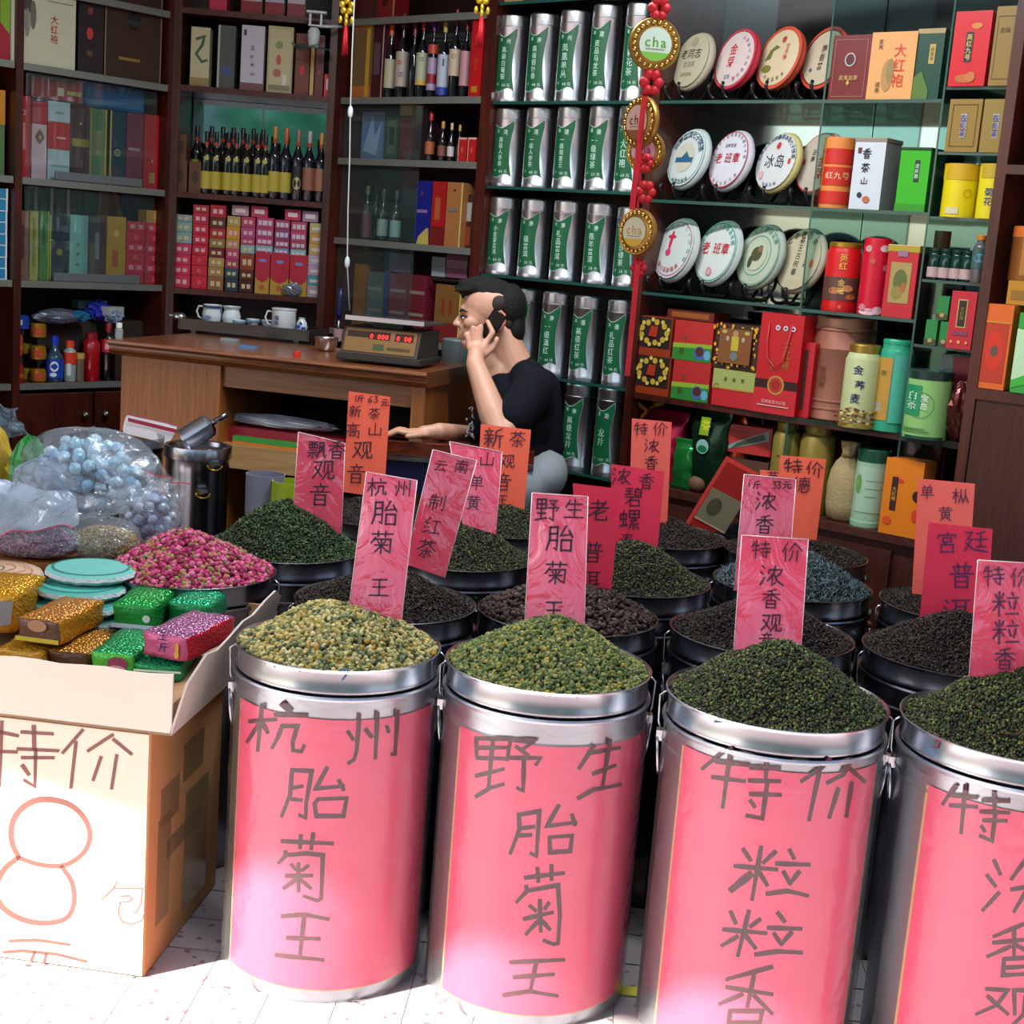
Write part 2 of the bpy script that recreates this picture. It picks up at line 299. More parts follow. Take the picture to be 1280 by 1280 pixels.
# ------------------------------------------------------------------ handwritten characters: strokes on a 100 grid, y down
HW = {
'特': [[(18,12),(5,38)],[(14,30),(42,28)],[(8,55),(44,50)],[(27,5),(26,95)],[(52,22),(92,20)],[(72,8),(72,42)],[(46,44),(98,42)],[(50,62),(96,60)],[(80,46),(80,88),(70,84)],[(58,70),(65,80)]],
'价': [[(28,5),(5,50)],[(20,35),(20,95)],[(62,8),(38,45)],[(62,8),(98,42)],[(54,45),(50,70),(40,92)],[(76,42),(76,95)]],
'浓': [[(8,12),(18,22)],[(3,38),(13,47)],[(3,92),(20,60)],[(38,28),(36,42)],[(38,28),(92,26),(86,40)],[(62,10),(58,40),(32,75)],[(52,52),(52,90),(66,80)],[(84,42),(68,56)],[(60,48),(72,72),(98,92)]],
'香': [[(72,5),(30,16)],[(8,30),(92,28)],[(50,12),(50,55)],[(48,30),(8,58)],[(52,30),(94,56)],[(28,60),(28,98)],[(28,60),(72,60),(72,98)],[(28,78),(72,78)],[(28,96),(72,96)]],
'观': [[(8,18),(42,16),(30,55),(4,90)],[(12,38),(44,82)],[(55,14),(55,62)],[(55,14),(90,13),(90,60)],[(72,26),(70,60),(48,94)],[(76,58),(76,88),(98,88),(98,74)]],
'音': [[(50,2),(52,12)],[(20,16),(82,14)],[(36,20),(40,34)],[(66,18),(60,34)],[(5,40),(95,38)],[(28,52),(28,98)],[(28,52),(74,52),(74,98)],[(28,74),(74,74)],[(28,96),(74,96)]],
'王': [[(15,15),(85,13)],[(20,50),(80,48)],[(5,90),(95,88)],[(50,15),(50,88)]],
'杭': [[(3,30),(46,27)],[(25,4),(25,96)],[(25,32),(3,70)],[(27,38),(44,58)],[(66,4),(70,16)],[(50,26),(98,24)],[(60,44),(58,70),(44,92)],[(60,44),(84,43),(84,84),(98,84),(98,72)]],
'州': [[(10,38),(16,56)],[(30,12),(28,60),(14,94)],[(40,36),(47,54)],[(60,14),(58,88)],[(70,34),(77,52)],[(92,8),(90,95)]],
'胎': [[(12,10),(12,60),(2,94)],[(12,10),(40,9),(40,92),(30,86)],[(12,34),(40,33)],[(12,58),(40,57)],[(70,4),(52,40),(92,34)],[(82,20),(96,44)],[(56,56),(56,96)],[(56,56),(92,55),(92,96)],[(56,94),(92,93)]],
'菊': [[(8,16),(94,14)],[(34,4),(34,26)],[(66,4),(64,26)],[(24,30),(6,54)],[(20,38),(88,36),(86,90),(74,84)],[(34,46),(40,54)],[(66,44),(58,54)],[(22,62),(76,60)],[(49,42),(49,96)],[(48,64),(24,90)],[(50,64),(72,86)]],
'野': [[(8,8),(8,46)],[(8,8),(44,7),(44,46)],[(8,27),(44,26)],[(8,46),(44,45)],[(26,8),(26,88)],[(10,66),(44,64)],[(3,94),(48,84)],[(58,12),(90,10),(72,28)],[(64,22),(82,36)],[(52,42),(98,40),(88,54)],[(76,42),(76,94),(62,86)]],
'生': [[(28,10),(8,44)],[(22,28),(88,26)],[(20,56),(82,54)],[(4,92),(96,90)],[(52,4),(52,90)]],
'老': [[(18,20),(76,18)],[(46,4),(46,40)],[(4,40),(96,38)],[(82,10),(56,44),(6,76)],[(80,52),(44,66)],[(40,56),(40,92),(88,92),(88,78)]],
'普': [[(32,4),(38,14)],[(68,2),(62,14)],[(14,18),(88,16)],[(38,18),(38,42)],[(62,18),(62,42)],[(20,26),(28,38)],[(82,24),(72,38)],[(4,46),(96,44)],[(26,56),(26,98)],[(26,56),(74,55),(74,98)],[(26,76),(74,75)],[(26,97),(74,96)]],
'洱': [[(8,12),(18,22)],[(3,38),(13,47)],[(3,92),(20,60)],[(32,14),(98,12)],[(46,14),(46,78)],[(46,36),(82,35)],[(46,56),(82,55)],[(28,82),(98,72)],[(82,14),(82,98)]],
'碧': [[(8,8),(44,7)],[(10,22),(42,21)],[(4,40),(46,36)],[(26,8),(26,38)],[(70,2),(62,10)],[(56,12),(56,42)],[(56,12),(88,12),(88,42)],[(56,26),(88,26)],[(56,41),(88,41)],[(8,52),(92,50)],[(46,52),(10,86)],[(34,68),(34,98)],[(34,68),(80,67),(80,98)],[(34,96),(80,95)]],
'螺': [[(6,26),(6,52)],[(6,26),(34,25),(34,52)],[(6,52),(34,51)],[(20,8),(20,80)],[(4,84),(38,76)],[(32,66),(40,82)],[(48,8),(48,42)],[(48,8),(94,7),(94,42)],[(48,25),(94,24)],[(48,42),(94,41)],[(71,8),(71,41)],[(70,44),(50,60),(84,56)],[(82,46),(54,74),(94,70)],[(72,74),(72,98)],[(58,80),(48,94)],[(84,80),(96,92)]],
'春': [[(20,14),(80,12)],[(22,28),(78,26)],[(6,44),(94,42)],[(48,4),(44,40),(4,72)],[(56,44),(96,70)],[(32,60),(32,98)],[(32,60),(70,60),(70,98)],[(32,78),(70,78)],[(32,97),(70,97)]],
'新': [[(24,4),(28,12)],[(6,18),(46,16)],[(16,22),(20,34)],[(38,20),(32,34)],[(3,40),(50,38)],[(5,56),(48,54)],[(27,40),(27,94),(20,90)],[(22,62),(6,84)],[(34,62),(44,78)],[(90,6),(62,18)],[(62,18),(60,60),(48,94)],[(62,42),(98,40)],[(82,42),(82,98)]],
'茶': [[(8,16),(92,14)],[(34,4),(34,28)],[(66,4),(64,28)],[(50,22),(4,58)],[(50,22),(96,56)],[(24,62),(78,60)],[(50,46),(50,96),(40,90)],[(36,70),(20,90)],[(62,70),(80,88)]],
'高': [[(50,2),(50,12)],[(6,16),(94,14)],[(30,24),(30,42)],[(30,24),(70,24),(70,42)],[(30,42),(70,41)],[(10,54),(10,98)],[(10,54),(90,53),(90,96),(78,92)],[(34,64),(34,86)],[(34,64),(66,64),(66,86)],[(34,85),(66,85)]],
'山': [[(50,5),(50,85)],[(10,38),(10,86),(90,84)],[(90,36),(90,88)]],
'云': [[(20,18),(80,16)],[(5,42),(95,40)],[(46,44),(12,86),(82,80)],[(66,62),(92,94)]],
'南': [[(10,16),(92,14)],[(50,3),(46,32)],[(12,34),(12,98)],[(12,34),(88,33),(88,94),(76,90)],[(36,42),(42,52)],[(64,40),(58,52)],[(28,58),(72,57)],[(24,74),(76,73)],[(50,58),(50,94)]],
'红': [[(30,4),(6,34),(30,32),(4,60),(36,54)],[(2,88),(38,76)],[(50,20),(92,18)],[(70,20),(70,84)],[(42,86),(98,84)]],
'制': [[(18,8),(6,28)],[(14,22),(52,20)],[(2,40),(58,38)],[(30,4),(30,96)],[(10,56),(10,86)],[(10,56),(50,55),(50,84),(44,82)],[(70,18),(70,66)],[(90,6),(90,94),(80,88)]],
'飘': [[(4,10),(56,9)],[(10,22),(10,42)],[(10,22),(52,21),(52,42)],[(10,42),(52,41)],[(24,10),(24,42)],[(38,10),(38,42)],[(12,54),(50,53)],[(3,68),(58,66)],[(30,68),(30,96),(22,92)],[(18,76),(6,90)],[(42,76),(54,88)],[(66,12),(64,60),(54,92)],[(66,12),(88,11),(88,80),(98,94),(98,78)],[(82,28),(70,62)],[(70,30),(84,60)]],
'单': [[(28,4),(36,16)],[(72,2),(62,16)],[(20,20),(20,56)],[(20,20),(80,19),(80,56)],[(20,38),(80,37)],[(20,55),(80,54)],[(4,72),(96,70)],[(50,20),(50,98)]],
'枞': [[(2,30),(36,28)],[(19,4),(19,96)],[(19,32),(2,66)],[(21,36),(34,54)],[(52,10),(50,50),(38,92)],[(52,44),(62,78)],[(80,8),(78,52),(64,94)],[(80,44),(98,90)]],
'黄': [[(10,14),(90,12)],[(34,3),(34,26)],[(66,3),(66,26)],[(4,30),(96,28)],[(24,42),(24,78)],[(24,42),(76,41),(76,78)],[(24,60),(76,59)],[(24,77),(76,76)],[(50,30),(50,77)],[(36,82),(12,98)],[(62,82),(88,98)]],
'宫': [[(50,2),(52,10)],[(8,16),(6,30)],[(8,16),(92,14),(88,28)],[(30,28),(30,48)],[(30,28),(70,27),(70,48)],[(30,48),(70,47)],[(46,50),(42,60)],[(22,62),(22,98)],[(22,62),(80,61),(80,98)],[(22,96),(80,95)]],
'廷': [[(8,14),(34,12),(14,40),(34,40),(4,88)],[(10,56),(40,84),(98,92)],[(86,8),(52,18)],[(44,42),(96,40)],[(52,72),(92,70)],[(70,14),(70,72)]],
'德': [[(22,6),(6,26)],[(24,30),(4,54)],[(16,46),(16,96)],[(38,16),(96,14)],[(66,4),(64,24)],[(40,28),(40,48)],[(40,28),(92,27),(92,48)],[(40,48),(92,47)],[(58,28),(58,48)],[(75,28),(75,48)],[(34,58),(98,56)],[(40,68),(34,86)],[(50,66),(52,92),(80,92),(82,80)],[(64,64),(68,74)],[(86,66),(94,80)]],
'英': [[(8,14),(92,12)],[(34,3),(34,26)],[(66,3),(66,26)],[(24,34),(24,58)],[(24,34),(76,33),(76,58)],[(4,58),(96,57)],[(50,26),(46,62),(8,96)],[(52,60),(94,96)]],
'粒': [[(12,14),(18,30)],[(42,10),(34,28)],[(3,42),(50,40)],[(26,4),(26,96)],[(24,46),(4,76)],[(28,46),(44,66)],[(74,6),(80,18)],[(56,28),(98,26)],[(64,40),(70,66)],[(90,36),(82,70)],[(52,88),(100,86)]],
'元': [[(22,18),(78,16)],[(4,44),(96,42)],[(36,44),(32,72),(6,96)],[(62,44),(62,88),(96,88),(96,72)]],
'斤': [[(80,6),(24,18)],[(24,18),(22,60),(6,96)],[(24,44),(94,42)],[(62,44),(62,98)]],
'1': [[(50,5),(48,95)]], '6': [[(70,5),(30,50),(25,85),(50,95),(72,80),(60,58),(30,64)]],
'3': [[(25,10),(70,10),(45,42),(75,62),(62,90),(25,92)]], '2': [[(20,25),(50,5),(78,30),(20,92),(85,90)]],
'7': [[(15,15),(82,10),(45,95)]], '?': [[(20,20),(55,5),(70,35),(40,60)],[(40,85),(42,92)]],
}
def chaikin(pts, n=2):
    P = [np.array(p, float) for p in pts]
    for _ in range(n):
        Q = [P[0]]
        for a, b in zip(P, P[1:]): Q += [a*0.75+b*0.25, a*0.25+b*0.75]
        P = Q+[P[-1]]
    return [tuple(p) for p in P]
def ribbon(mb, pts, w, mapfn, m, step=None):
    """one pen stroke: pts in pixels, mapfn lifts a pixel onto the surface"""
    P = [np.array(p, float) for p in pts]
    if step:
        Q = [P[0]]
        for a, b in zip(P, P[1:]):
            n = max(1, int(np.linalg.norm(b-a)/step))
            Q += [a+(b-a)*k/n for k in range(1, n+1)]
        P = Q
    N = len(P); vs = []
    L = [0.0]
    for a, b in zip(P, P[1:]): L.append(L[-1]+float(np.linalg.norm(b-a)))
    T = L[-1] or 1
    for i, p in enumerate(P):
        d0 = (P[i]-P[i-1]) if i else (P[1]-P[0]); d1 = (P[i+1]-P[i]) if i < N-1 else d0
        d0 = d0/(np.linalg.norm(d0)+1e-9); d1 = d1/(np.linalg.norm(d1)+1e-9)
        d = d0+d1; dn = np.linalg.norm(d); d = d/dn if dn > 0.3 else d1
        n = np.array([-d[1], d[0]]); k = min(1.6, 1/max(0.5, dn/2))
        t = L[i]/T; ww = w*(0.78+0.22*math.sin(PI*min(1, t*1.3+0.1)))*0.5*k
        if i == 0: p = p-d*w*0.3
        if i == N-1: p = p+d*w*0.3
        vs.append(mapfn(*(p+n*ww))); vs.append(mapfn(*(p-n*ww)))
    fs = [(2*i, 2*i+1, 2*i+3, 2*i+2) for i in range(N-1)]
    mb.add(vs, fs, m)
def hwrite(mb, ch, cx, cy, size, mapfn, m, w=None, lean=0.0, aspect=1.0, step=None):
    w = w or size*0.075
    for st in HW[ch]:
        pts = []
        for (x, y) in st:
            px = (x-50)/100*size*aspect; py = (y-50)/100*size
            pts.append((cx+px-py*lean, cy+py+px*lean*0.6))
        ribbon(mb, pts, w, mapfn, m, step)
def pwrite(mb, text, cx, cy, size, mapfn, m, vertical=False, pitch=1.05, sx=1.0):
    """printed text; local coordinates, y up"""
    n = len(text)
    for i, ch in enumerate(text):
        vs, fs = PG.get(ch, ([], []))
        adv = size*pitch if ord(ch) > 255 else size*0.58
        ox, oy = (cx, cy+((n-1)/2-i)*size*pitch) if vertical else (cx+(i-(n-1)/2)*adv*sx, cy)
        if vs: mb.add([mapfn(ox+x*size*sx, oy+y*size) for x, y in vs], fs, m)

# ------------------------------------------------------------------ wall frames
class Frame:
    def __init__(s, ox, oy, ang):
        s.o = np.array([ox, oy, 0.0]); s.ang = ang
        s.u = np.array([math.cos(ang), math.sin(ang), 0]); s.n = np.array([-math.sin(ang), math.cos(ang), 0])
    def P(s, u, v, z): return s.o+s.u*u+s.n*v+np.array([0, 0, z])
    def hit(s, x, y, v=0.0):
        p = onplane(x, y, s.P(0, v, 0), s.n); q = p-s.o
        return float(q@s.u), float(p[2])
    def depth(s, x, y, v=0.0):
        p = onplane(x, y, s.P(0, v, 0), s.n)-EYE
        return float(p@np.array(M3[:, 2]))
FA = Frame(-0.15496, 5.32235, YA)
FD = Frame(-0.8235, 5.8926, YA+PI/4)
FL = Frame(-1.459, 5.8421, YA+PI/2)
# ------------------------------------------------------------------ the setting: room shell, floor tiles, street side
WOODWALL = wood('wall_panelling', '#1d0b08', '#30130c', 4, (1, 1, 0.15), 0.5)
PLASTER = mat('#cfd3d2', 0.8, 0, 0.05, 4)
def wallslab(name, F, u0, u1, v, z0, z1, m, th=0.1):
    mb = MB(); mb.box(u0, u1, 0, th, z0, z1, m)
    return obj(name, mb, kind='structure', loc=tuple(F.P(0, v, 0)), rz=F.ang)
wallslab('wall_back', FA, -1.15, 3.6, 0.42, FZ, 2.8, WOODWALL)
wallslab('wall_corner', FD, -1.1, 0.45, 0.46, FZ, 2.8, WOODWALL)
wallslab('wall_left', FL, -3.6, 0.5, 0.42, FZ, 2.8, WOODWALL)
mb = MB(); mb.box(-4.2, 4.0, 2.0, 7.2, 2.80, 2.90, PLASTER); obj('ceiling', mb, kind='structure')
# rigid canopy over the pavement, out of view, its outer edge throws the shade line across the barrels
cz = 2.62
mb = MB(); mb.box(-2.6, 5.6, 0, 2.0, 0, 0.08, mat('#8f979b', 0.7))
EDGE_ANG = math.radians(-14.5)
canopy = obj('canopy_slab_1', mb, kind='structure', loc=(-1.80, 1.235, cz), rz=EDGE_ANG)
# street floor and tiles
GROUT = mat('#6f5d60', 0.9, 0, 0.15, 20)
mb = MB(); mb.box(-9, 9, -12, 9, -0.05, -0.004, GROUT)
floor = obj('floor', mb, kind='structure', loc=(0, 0, FZ))
TA = math.radians(-3.6); TS = 0.1322
def tile_mat():
    m, nt, b, out = new_mat('flecked_tile')
    tc = nt.nodes.new('ShaderNodeTexCoord'); geo = nt.nodes.new('ShaderNodeObjectInfo')
    ad = nt.nodes.new('ShaderNodeVectorMath'); ad.operation = 'ADD'
    nt.links.new(tc.outputs['Object'], ad.inputs[0]); nt.links.new(geo.outputs['Location'], ad.inputs[1])
    v = nt.nodes.new('ShaderNodeTexVoronoi'); v.inputs['Scale'].default_value = 34; nt.links.new(ad.outputs[0], v.inputs['Vector'])
    n = nt.nodes.new('ShaderNodeTexNoise'); n.inputs['Scale'].default_value = 70; nt.links.new(ad.outputs[0], n.inputs['Vector'])
    s = nt.nodes.new('ShaderNodeMath'); s.operation = 'ADD'; nt.links.new(v.outputs['Distance'], s.inputs[0])
    s2 = nt.nodes.new('ShaderNodeMath'); s2.operation = 'MULTIPLY'; s2.inputs[1].default_value = 0.75; nt.links.new(n.outputs['Fac'], s2.inputs[0]); nt.links.new(s2.outputs[0], s.inputs[1])
    r = nt.nodes.new('ShaderNodeValToRGB'); r.color_ramp.elements[0].position = 0.50; r.color_ramp.elements[1].position = 0.60
    r.color_ramp.elements[0].color = lin('#7c6266'); r.color_ramp.elements[1].color = lin('#a89fa2')
    nt.links.new(s.outputs[0], r.inputs[0]); nt.links.new(r.outputs[0], b.inputs['Base Color'])
    b.inputs['Roughness'].default_value = 0.55
    return m
TM = tile_mat()
mb = MB(); g = 0.0030
mb.box(0.0008, TS-0.0008, g, TS-g, -0.006, 0.0, TM); _tile = mb.mesh('tile'); rows = []
ca, sa = math.cos(TA), math.sin(TA); tx, ty = -0.526, 2.551
cnt = 0
for j in range(-1, 7):
    for i in range(-5, 17):
        wx = tx+ca*i*TS-sa*j*TS; wy = ty+sa*i*TS+ca*j*TS
        if wx < -1.1 or wx > 1.45 or wy > 3.05: continue
        if wy < 2.1: continue
        o = bpy.data.objects.new('tile', _tile); COL.objects.link(o); o.parent = floor; o.location = (wx, wy, 0); o.rotation_euler = (0, 0, TA); cnt += 1
# the rest of the paving, beyond what can be told apart
mb = MB()
for j in range(-12, 30):
    for i in range(-16, 24):
        wx = tx+ca*i*TS-sa*j*TS; wy = ty+sa*i*TS+ca*j*TS
        if (-1.1 <= wx <= 1.45 and 2.1 <= wy <= 3.05 and -1 <= j < 7 and -5 <= i < 17): continue
        tf = Matrix.Translation((wx, wy, 0))@Matrix.Rotation(TA, 4, 'Z')
        mb.box(0.0008, TS-0.0008, g, TS-g, -0.006, 0.0, TM, tf)
obj('floor_tiles', mb, floor, kind='stuff')

# thin dark brown slab laid over the tiles behind the front barrels
mb = MB(); tf = Matrix.Translation((-4, 3.30, 0))@Matrix.Rotation(TA, 4, 'Z'); mb.box(0, 8.5, 0, 4.2, FZ+0.0003, FZ+0.006, wood('dark_floor_slab', '#1d0f0d', '#2c1814', 4, (1, 1, 1), 0.5), tf); obj('floor_2', mb, kind='structure')
# across the street: hedge of trees and a pale frontage, seen only in the mirrors
LEAF = islands('street_foliage', [('#4a9c78', 3), ('#6cc09c', 3), ('#2c7050', 2), ('#a8e0c8', 1)], 0.6)
def tree(x, y, z, r, h, lab):
    t = thing('street_tree', lab, 'tree', (x, y, FZ))
    mb = MB(); mb.tube([(0, 0, 0), (0.05, 0, h*0.4), (0, 0, h*0.8)], 0.14, mat('#4a3a2c', 0.9)); obj('trunk', mb, t)
    n = 2600; P = rng.normal(size=(n, 3)); P /= np.linalg.norm(P, axis=1)[:, None]; P *= (rng.uniform(0.5, 1, n)[:, None])*np.array([r, r, h*0.42])
    P[:, 2] += h*0.75
    q = rng.normal(size=(n, 3, 3))*0.13; V = P[:, None, :]+q
    me = bpy.data.meshes.new('foliage'); me.from_pydata(V.reshape(-1, 3).tolist(), [], [(3*i, 3*i+1, 3*i+2) for i in range(n)]); me.materials.append(LEAF)
    o = obj('foliage', me, t, kind='stuff')
for k, w_ in enumerate(('left', 'middle', 'right')): tree(-5.2+5.2*k, -9.5-k*0.3, 0, 2.3, 4.0+0.4*k, 'leafy street tree across the road, %s one, seen in the mirrors' % w_)
mb = MB(); mb.box(-14, 14, -0.3, 0, 0, 5, mat('#b9c3c6', 0.8))
for i in range(12):
    mb.box(-12+2*i, -11+2*i, 0, 0.03, 1.2, 3.0, mat('#6b7f8a', 0.2)); mb.box(-12+2*i, -11+2*i, 0, 0.03, 3.6, 4.6, mat('#6b7f8a', 0.2))
obj('facing_building', mb, label='pale building across the street mirrored in the shop cabinets', cat='building', loc=(0, -14, FZ))

# ------------------------------------------------------------------ cabinets
def cabinet(name, label, F, u0, u1, shelves, back, z0=FZ, z1=2.75, depth=0.34, post=0.03, shelfmat=None, glass=False, lip=None, th=0.022, base=None, backmat=None, posts=(True, True)):
    t = thing(name, label, 'cabinet', tuple(F.P(0, 0, 0)), F.ang)
    for side, uu in ((0, u0), (1, u1)):
        if posts[side]:
            mb = MB(); mb.box(uu-post/2, uu+post/2, -0.004, depth, z0, z1, DARKWOOD); obj('post', mb, t)
    mb = MB(); mb.box(u0+post/2 if posts[0] else u0, u1-post/2 if posts[1] else u1, depth-0.012, depth, z0, z1, backmat or WOODWALL); obj('back_panel', mb, t)
    a, b = (u0+post/2 if posts[0] else u0), (u1-post/2 if posts[1] else u1)
    for z in shelves:
        mb = MB()
        if shelfmat == 'glass':
            mb.box(a, b, 0.0, depth-0.014, z-0.010, z, SHELFG, mf=GEDGE)
        else:
            mb.box(a, b, 0.0, depth-0.014, z-th, z, DARKWOOD)
        s = obj('shelf', mb, t)
        if lip:
            mb = MB(); mb.box(a, b, -0.003, 0.0, z-th-0.001, z+0.002, mat('#8f938c', 0.4, 0.6)); obj('track', mb, s)
    return t
zA = [1.905, 1.590, 1.288, 0.950, 0.650]
zT = [1.905, 1.610, 1.296, 0.958, 0.640]
# left wall cabinets
CL = cabinet('shelf_cabinet', 'dark red wooden cabinet on the left wall holding upright gift boxes and drink cans', FL, -0.655, -0.005, [2.19, 1.914, 1.512, 1.139, 0.757], None, lip=True)
CL2 = cabinet('shelf_cabinet', 'dark wooden cabinet at the left edge, mostly outside the picture', FL, -1.33, -0.675, [2.19, 1.914, 1.512, 1.139, 0.757], None, lip=True, posts=(True, False))
CD = cabinet('shelf_cabinet', 'dark wooden corner cabinet with dark bottles over stacked cigarette packets', FD, -0.62, -0.015, [2.215, 1.924, 1.513, 1.133], None)
C3 = cabinet('shelf_cabinet', 'narrow dark wooden cabinet with wine bottles behind the scale', FA, -0.865, -0.065, [2.215, 1.921, 1.690, 1.380, 1.02], None, post=0.05, posts=(True, True), lip=True)
CT = cabinet('shelf_cabinet', 'glass shelved cabinet filled with silver tea tins in green labels', FA, -0.035, 0.685, zT+[2.245], None, shelfmat='glass', post=0.03, posts=(False, True))
CC = cabinet('shelf_cabinet', 'glass shelved cabinet showing round wrapped tea cakes on stands', FA, 0.70, 1.300, [zA[0], zA[1], zA[2]], None, shelfmat='glass', post=0.012, posts=(False, False), backmat=MIRROR)
CJ = cabinet('shelf_cabinet', 'mirror backed glass cabinet with coloured tins and a copper jar', FA, 1.304, 1.680, [zA[0], zA[1], zA[2]-0.004, zA[3]], None, shelfmat='glass', post=0.012, posts=(False, False), backmat=MIRROR)
for F_, u in ((FA, 1.302), (FA, 1.682)):
    mb = MB(); mb.box(u-0.003, u+0.003, 0.0, 0.32, 0.66, 2.75, film('divider_glass', (0.7, 0.88, 0.86), 0.05, 0.03, '#4c7a78'), mf=GEDGE); obj('glass_divider', mb, CJ)
# lower solid board under the glass sections and its base cupboard
mb = MB(); mb.box(0.70, 1.90, 0.0, 0.32, 0.93, 0.95, DARKWOOD); 
obj('shelf', mb, CC)
BC = thing('base_cupboard', 'dark wooden base cupboard under the glass cabinets, pouches and jars along its top', 'cupboard', tuple(FA.P(0, 0, 0)), FA.ang)
mb = MB(); mb.box(0.705, 1.86, -0.02, 0.34, 0.625, 0.65, wood('worn_brown_board', '#3a1a14', '#55291c', 4, (1, 1, 1), 0.4, 0.2)); obj('top_board', mb, BC)
mb = MB(); mb.box(0.705, 1.86, 0.0, 0.34, FZ, 0.625, wood('dark_striped_panel', '#33120b', '#4e2013', 8, (8, 1, 0.2), 0.5)); obj('body', mb, BC)
for u in (0.99, 1.28, 1.57):
    mb = MB(); mb.box(u-0.135, u+0.135, -0.014, 0.0, 0.05, 0.60, wood('dark_striped_panel', '', '')); d = obj('door', mb, BC)
# right end projecting cabinet
CR = thing('end_cabinet', 'dark red wooden end cabinet at the right edge with orange gift box', 'cabinet', tuple(FA.P(0, 0, 0)), FA.ang)
mb = MB(); mb.box(1.885, 1.915, -0.05, 0.34, FZ, 2.75, DARKWOOD); obj('post', mb, CR)
mb = MB(); mb.box(1.915, 2.6, -0.05, 0.33, 1.085, 1.115, DARKWOOD); obj('shelf', mb, CR)
mb = MB(); mb.box(1.915, 2.6, -0.05, 0.33, 1.70, 1.725, DARKWOOD); obj('shelf', mb, CR)
mb = MB(); mb.box(1.915, 2.6, 0.33, 0.34, FZ, 2.75, WOODWALL); obj('back_panel', mb, CR)
mb = MB(); mb.box(1.917, 2.6, -0.045, 0.0, FZ, 1.084, wood('dark_striped_panel', '', '')); obj('lower_panel', mb, CR)
# small mirrored niche between jars and the end cabinet
zN = []
# ------------------------------------------------------------------ shop goods on the shelves
EPS = 0.0012
def dmap_flat(w, h, y0=0.0):
    return lambda s, t: (-w/2+s*w, y0-EPS, t*h)
def dmap_cyl(r, h, z0=0.0, e=EPS):
    def f(s, t):
        a = math.asin(max(-0.998, min(0.998, 2*s-1))); return ((r+e)*math.sin(a), -(r+e)*math.cos(a), z0+t*h)
    return f
def C(c): return c if not isinstance(c, str) else mat(c, 0.42, 0, 0.06, 40)
def decals(mb, spec, fm, w, h, curved=False):
    """spec: rect ('r',s0,t0,s1,t1,col) disc ('c',s,t,rad_m,col) ring ('o',s,t,rad_m,wid_m,col) text ('t',str,s,t,size_m,col[,vertical]) poly ('p',[(s,t)..],col) line ('l',[(s,t)..],wid_m,col)"""
    k = 0
    for d in spec:
        k += 1; lift = 0.00025*k
        def mp(s, t, lift=lift):
            x, y, z = fm(s, t)
            if curved:
                q = math.hypot(x, y); return (x*(q+lift)/q, y*(q+lift)/q, z)
            return (x, y-lift, z)
        if d[0] == 'r':
            _, s0, t0, s1, t1, c = d; n = 10 if curved else 1
            vs = []
            for i in range(n+1):
                s = s0+(s1-s0)*i/n; vs += [mp(s, t0), mp(s, t1)]
            mb.add(vs, [(2*i, 2*i+2, 2*i+3, 2*i+1) for i in range(n)], C(c), curved)
        elif d[0] == 'c':
            _, s, t, r, c = d; n = 20
            mb.add([mp(s, t)]+[mp(s+r*math.cos(2*PI*i/n)/w, t+r*math.sin(2*PI*i/n)/h) for i in range(n)], [(0, 1+i, 1+(i+1) % n) for i in range(n)], C(c))
        elif d[0] == 'e':
            _, s, t, rx, rz, c = d; n = 20
            mb.add([mp(s, t)]+[mp(s+rx*math.cos(2*PI*i/n)/w, t+rz*math.sin(2*PI*i/n)/h) for i in range(n)], [(0, 1+i, 1+(i+1) % n) for i in range(n)], C(c))
        elif d[0] == 'o':
            _, s, t, r, wd, c = d; n = 28; vs = []
            for i in range(n):
                a = 2*PI*i/n; vs += [mp(s+(r-wd)*math.cos(a)/w, t+(r-wd)*math.sin(a)/h), mp(s+r*math.cos(a)/w, t+r*math.sin(a)/h)]
            mb.add(vs, [(2*i, 2*i+1, (2*i+3) % (2*n), (2*i+2) % (2*n)) for i in range(n)], C(c))
        elif d[0] == 't':
            txt, s, t, sz, c = d[1:6]; vert = len(d) > 6 and d[6]
            pwrite(mb, txt, s*w, t*h, sz, lambda x, y: mp(x/w, y/h), C(c), vertical=vert)
        elif d[0] == 'h':
            _, txt, s, t, sz, c = d
            for i, ch in enumerate(txt): hwrite(mb, ch, s*w, -(t*h-i*sz*1.1), sz, lambda x, y: mp(x/w, -y/h), C(c), w=sz*0.12, step=sz*0.3 if curved else None)
        elif d[0] == 'p':
            mb.add([mp(*q) for q in d[1]], [tuple(range(len(d[1])))], C(d[2]))
        elif d[0] == 'l':
            _, pts, wd, c = d
            P = [(a*w, -b*h) for a, b in pts]
            ribbon(mb, P, wd, lambda x, y: mp(x/w, -y/h), C(c), step=(w/10 if curved else None))
    return mb
def frame_rect(s0, t0, s1, t1, wd, ht, c, th=0.0015):
    a, b = th/wd, th/ht
    return [('r', s0, t0, s1, t0+b, c), ('r', s0, t1-b, s1, t1, c), ('r', s0, t0, s0+a, t1, c), ('r', s1-a, t0, s1, t1, c)]
def snap(z, levels):
    if levels is None: return z
    q = min(levels, key=lambda a: abs(a-z)); return q
LOG = []
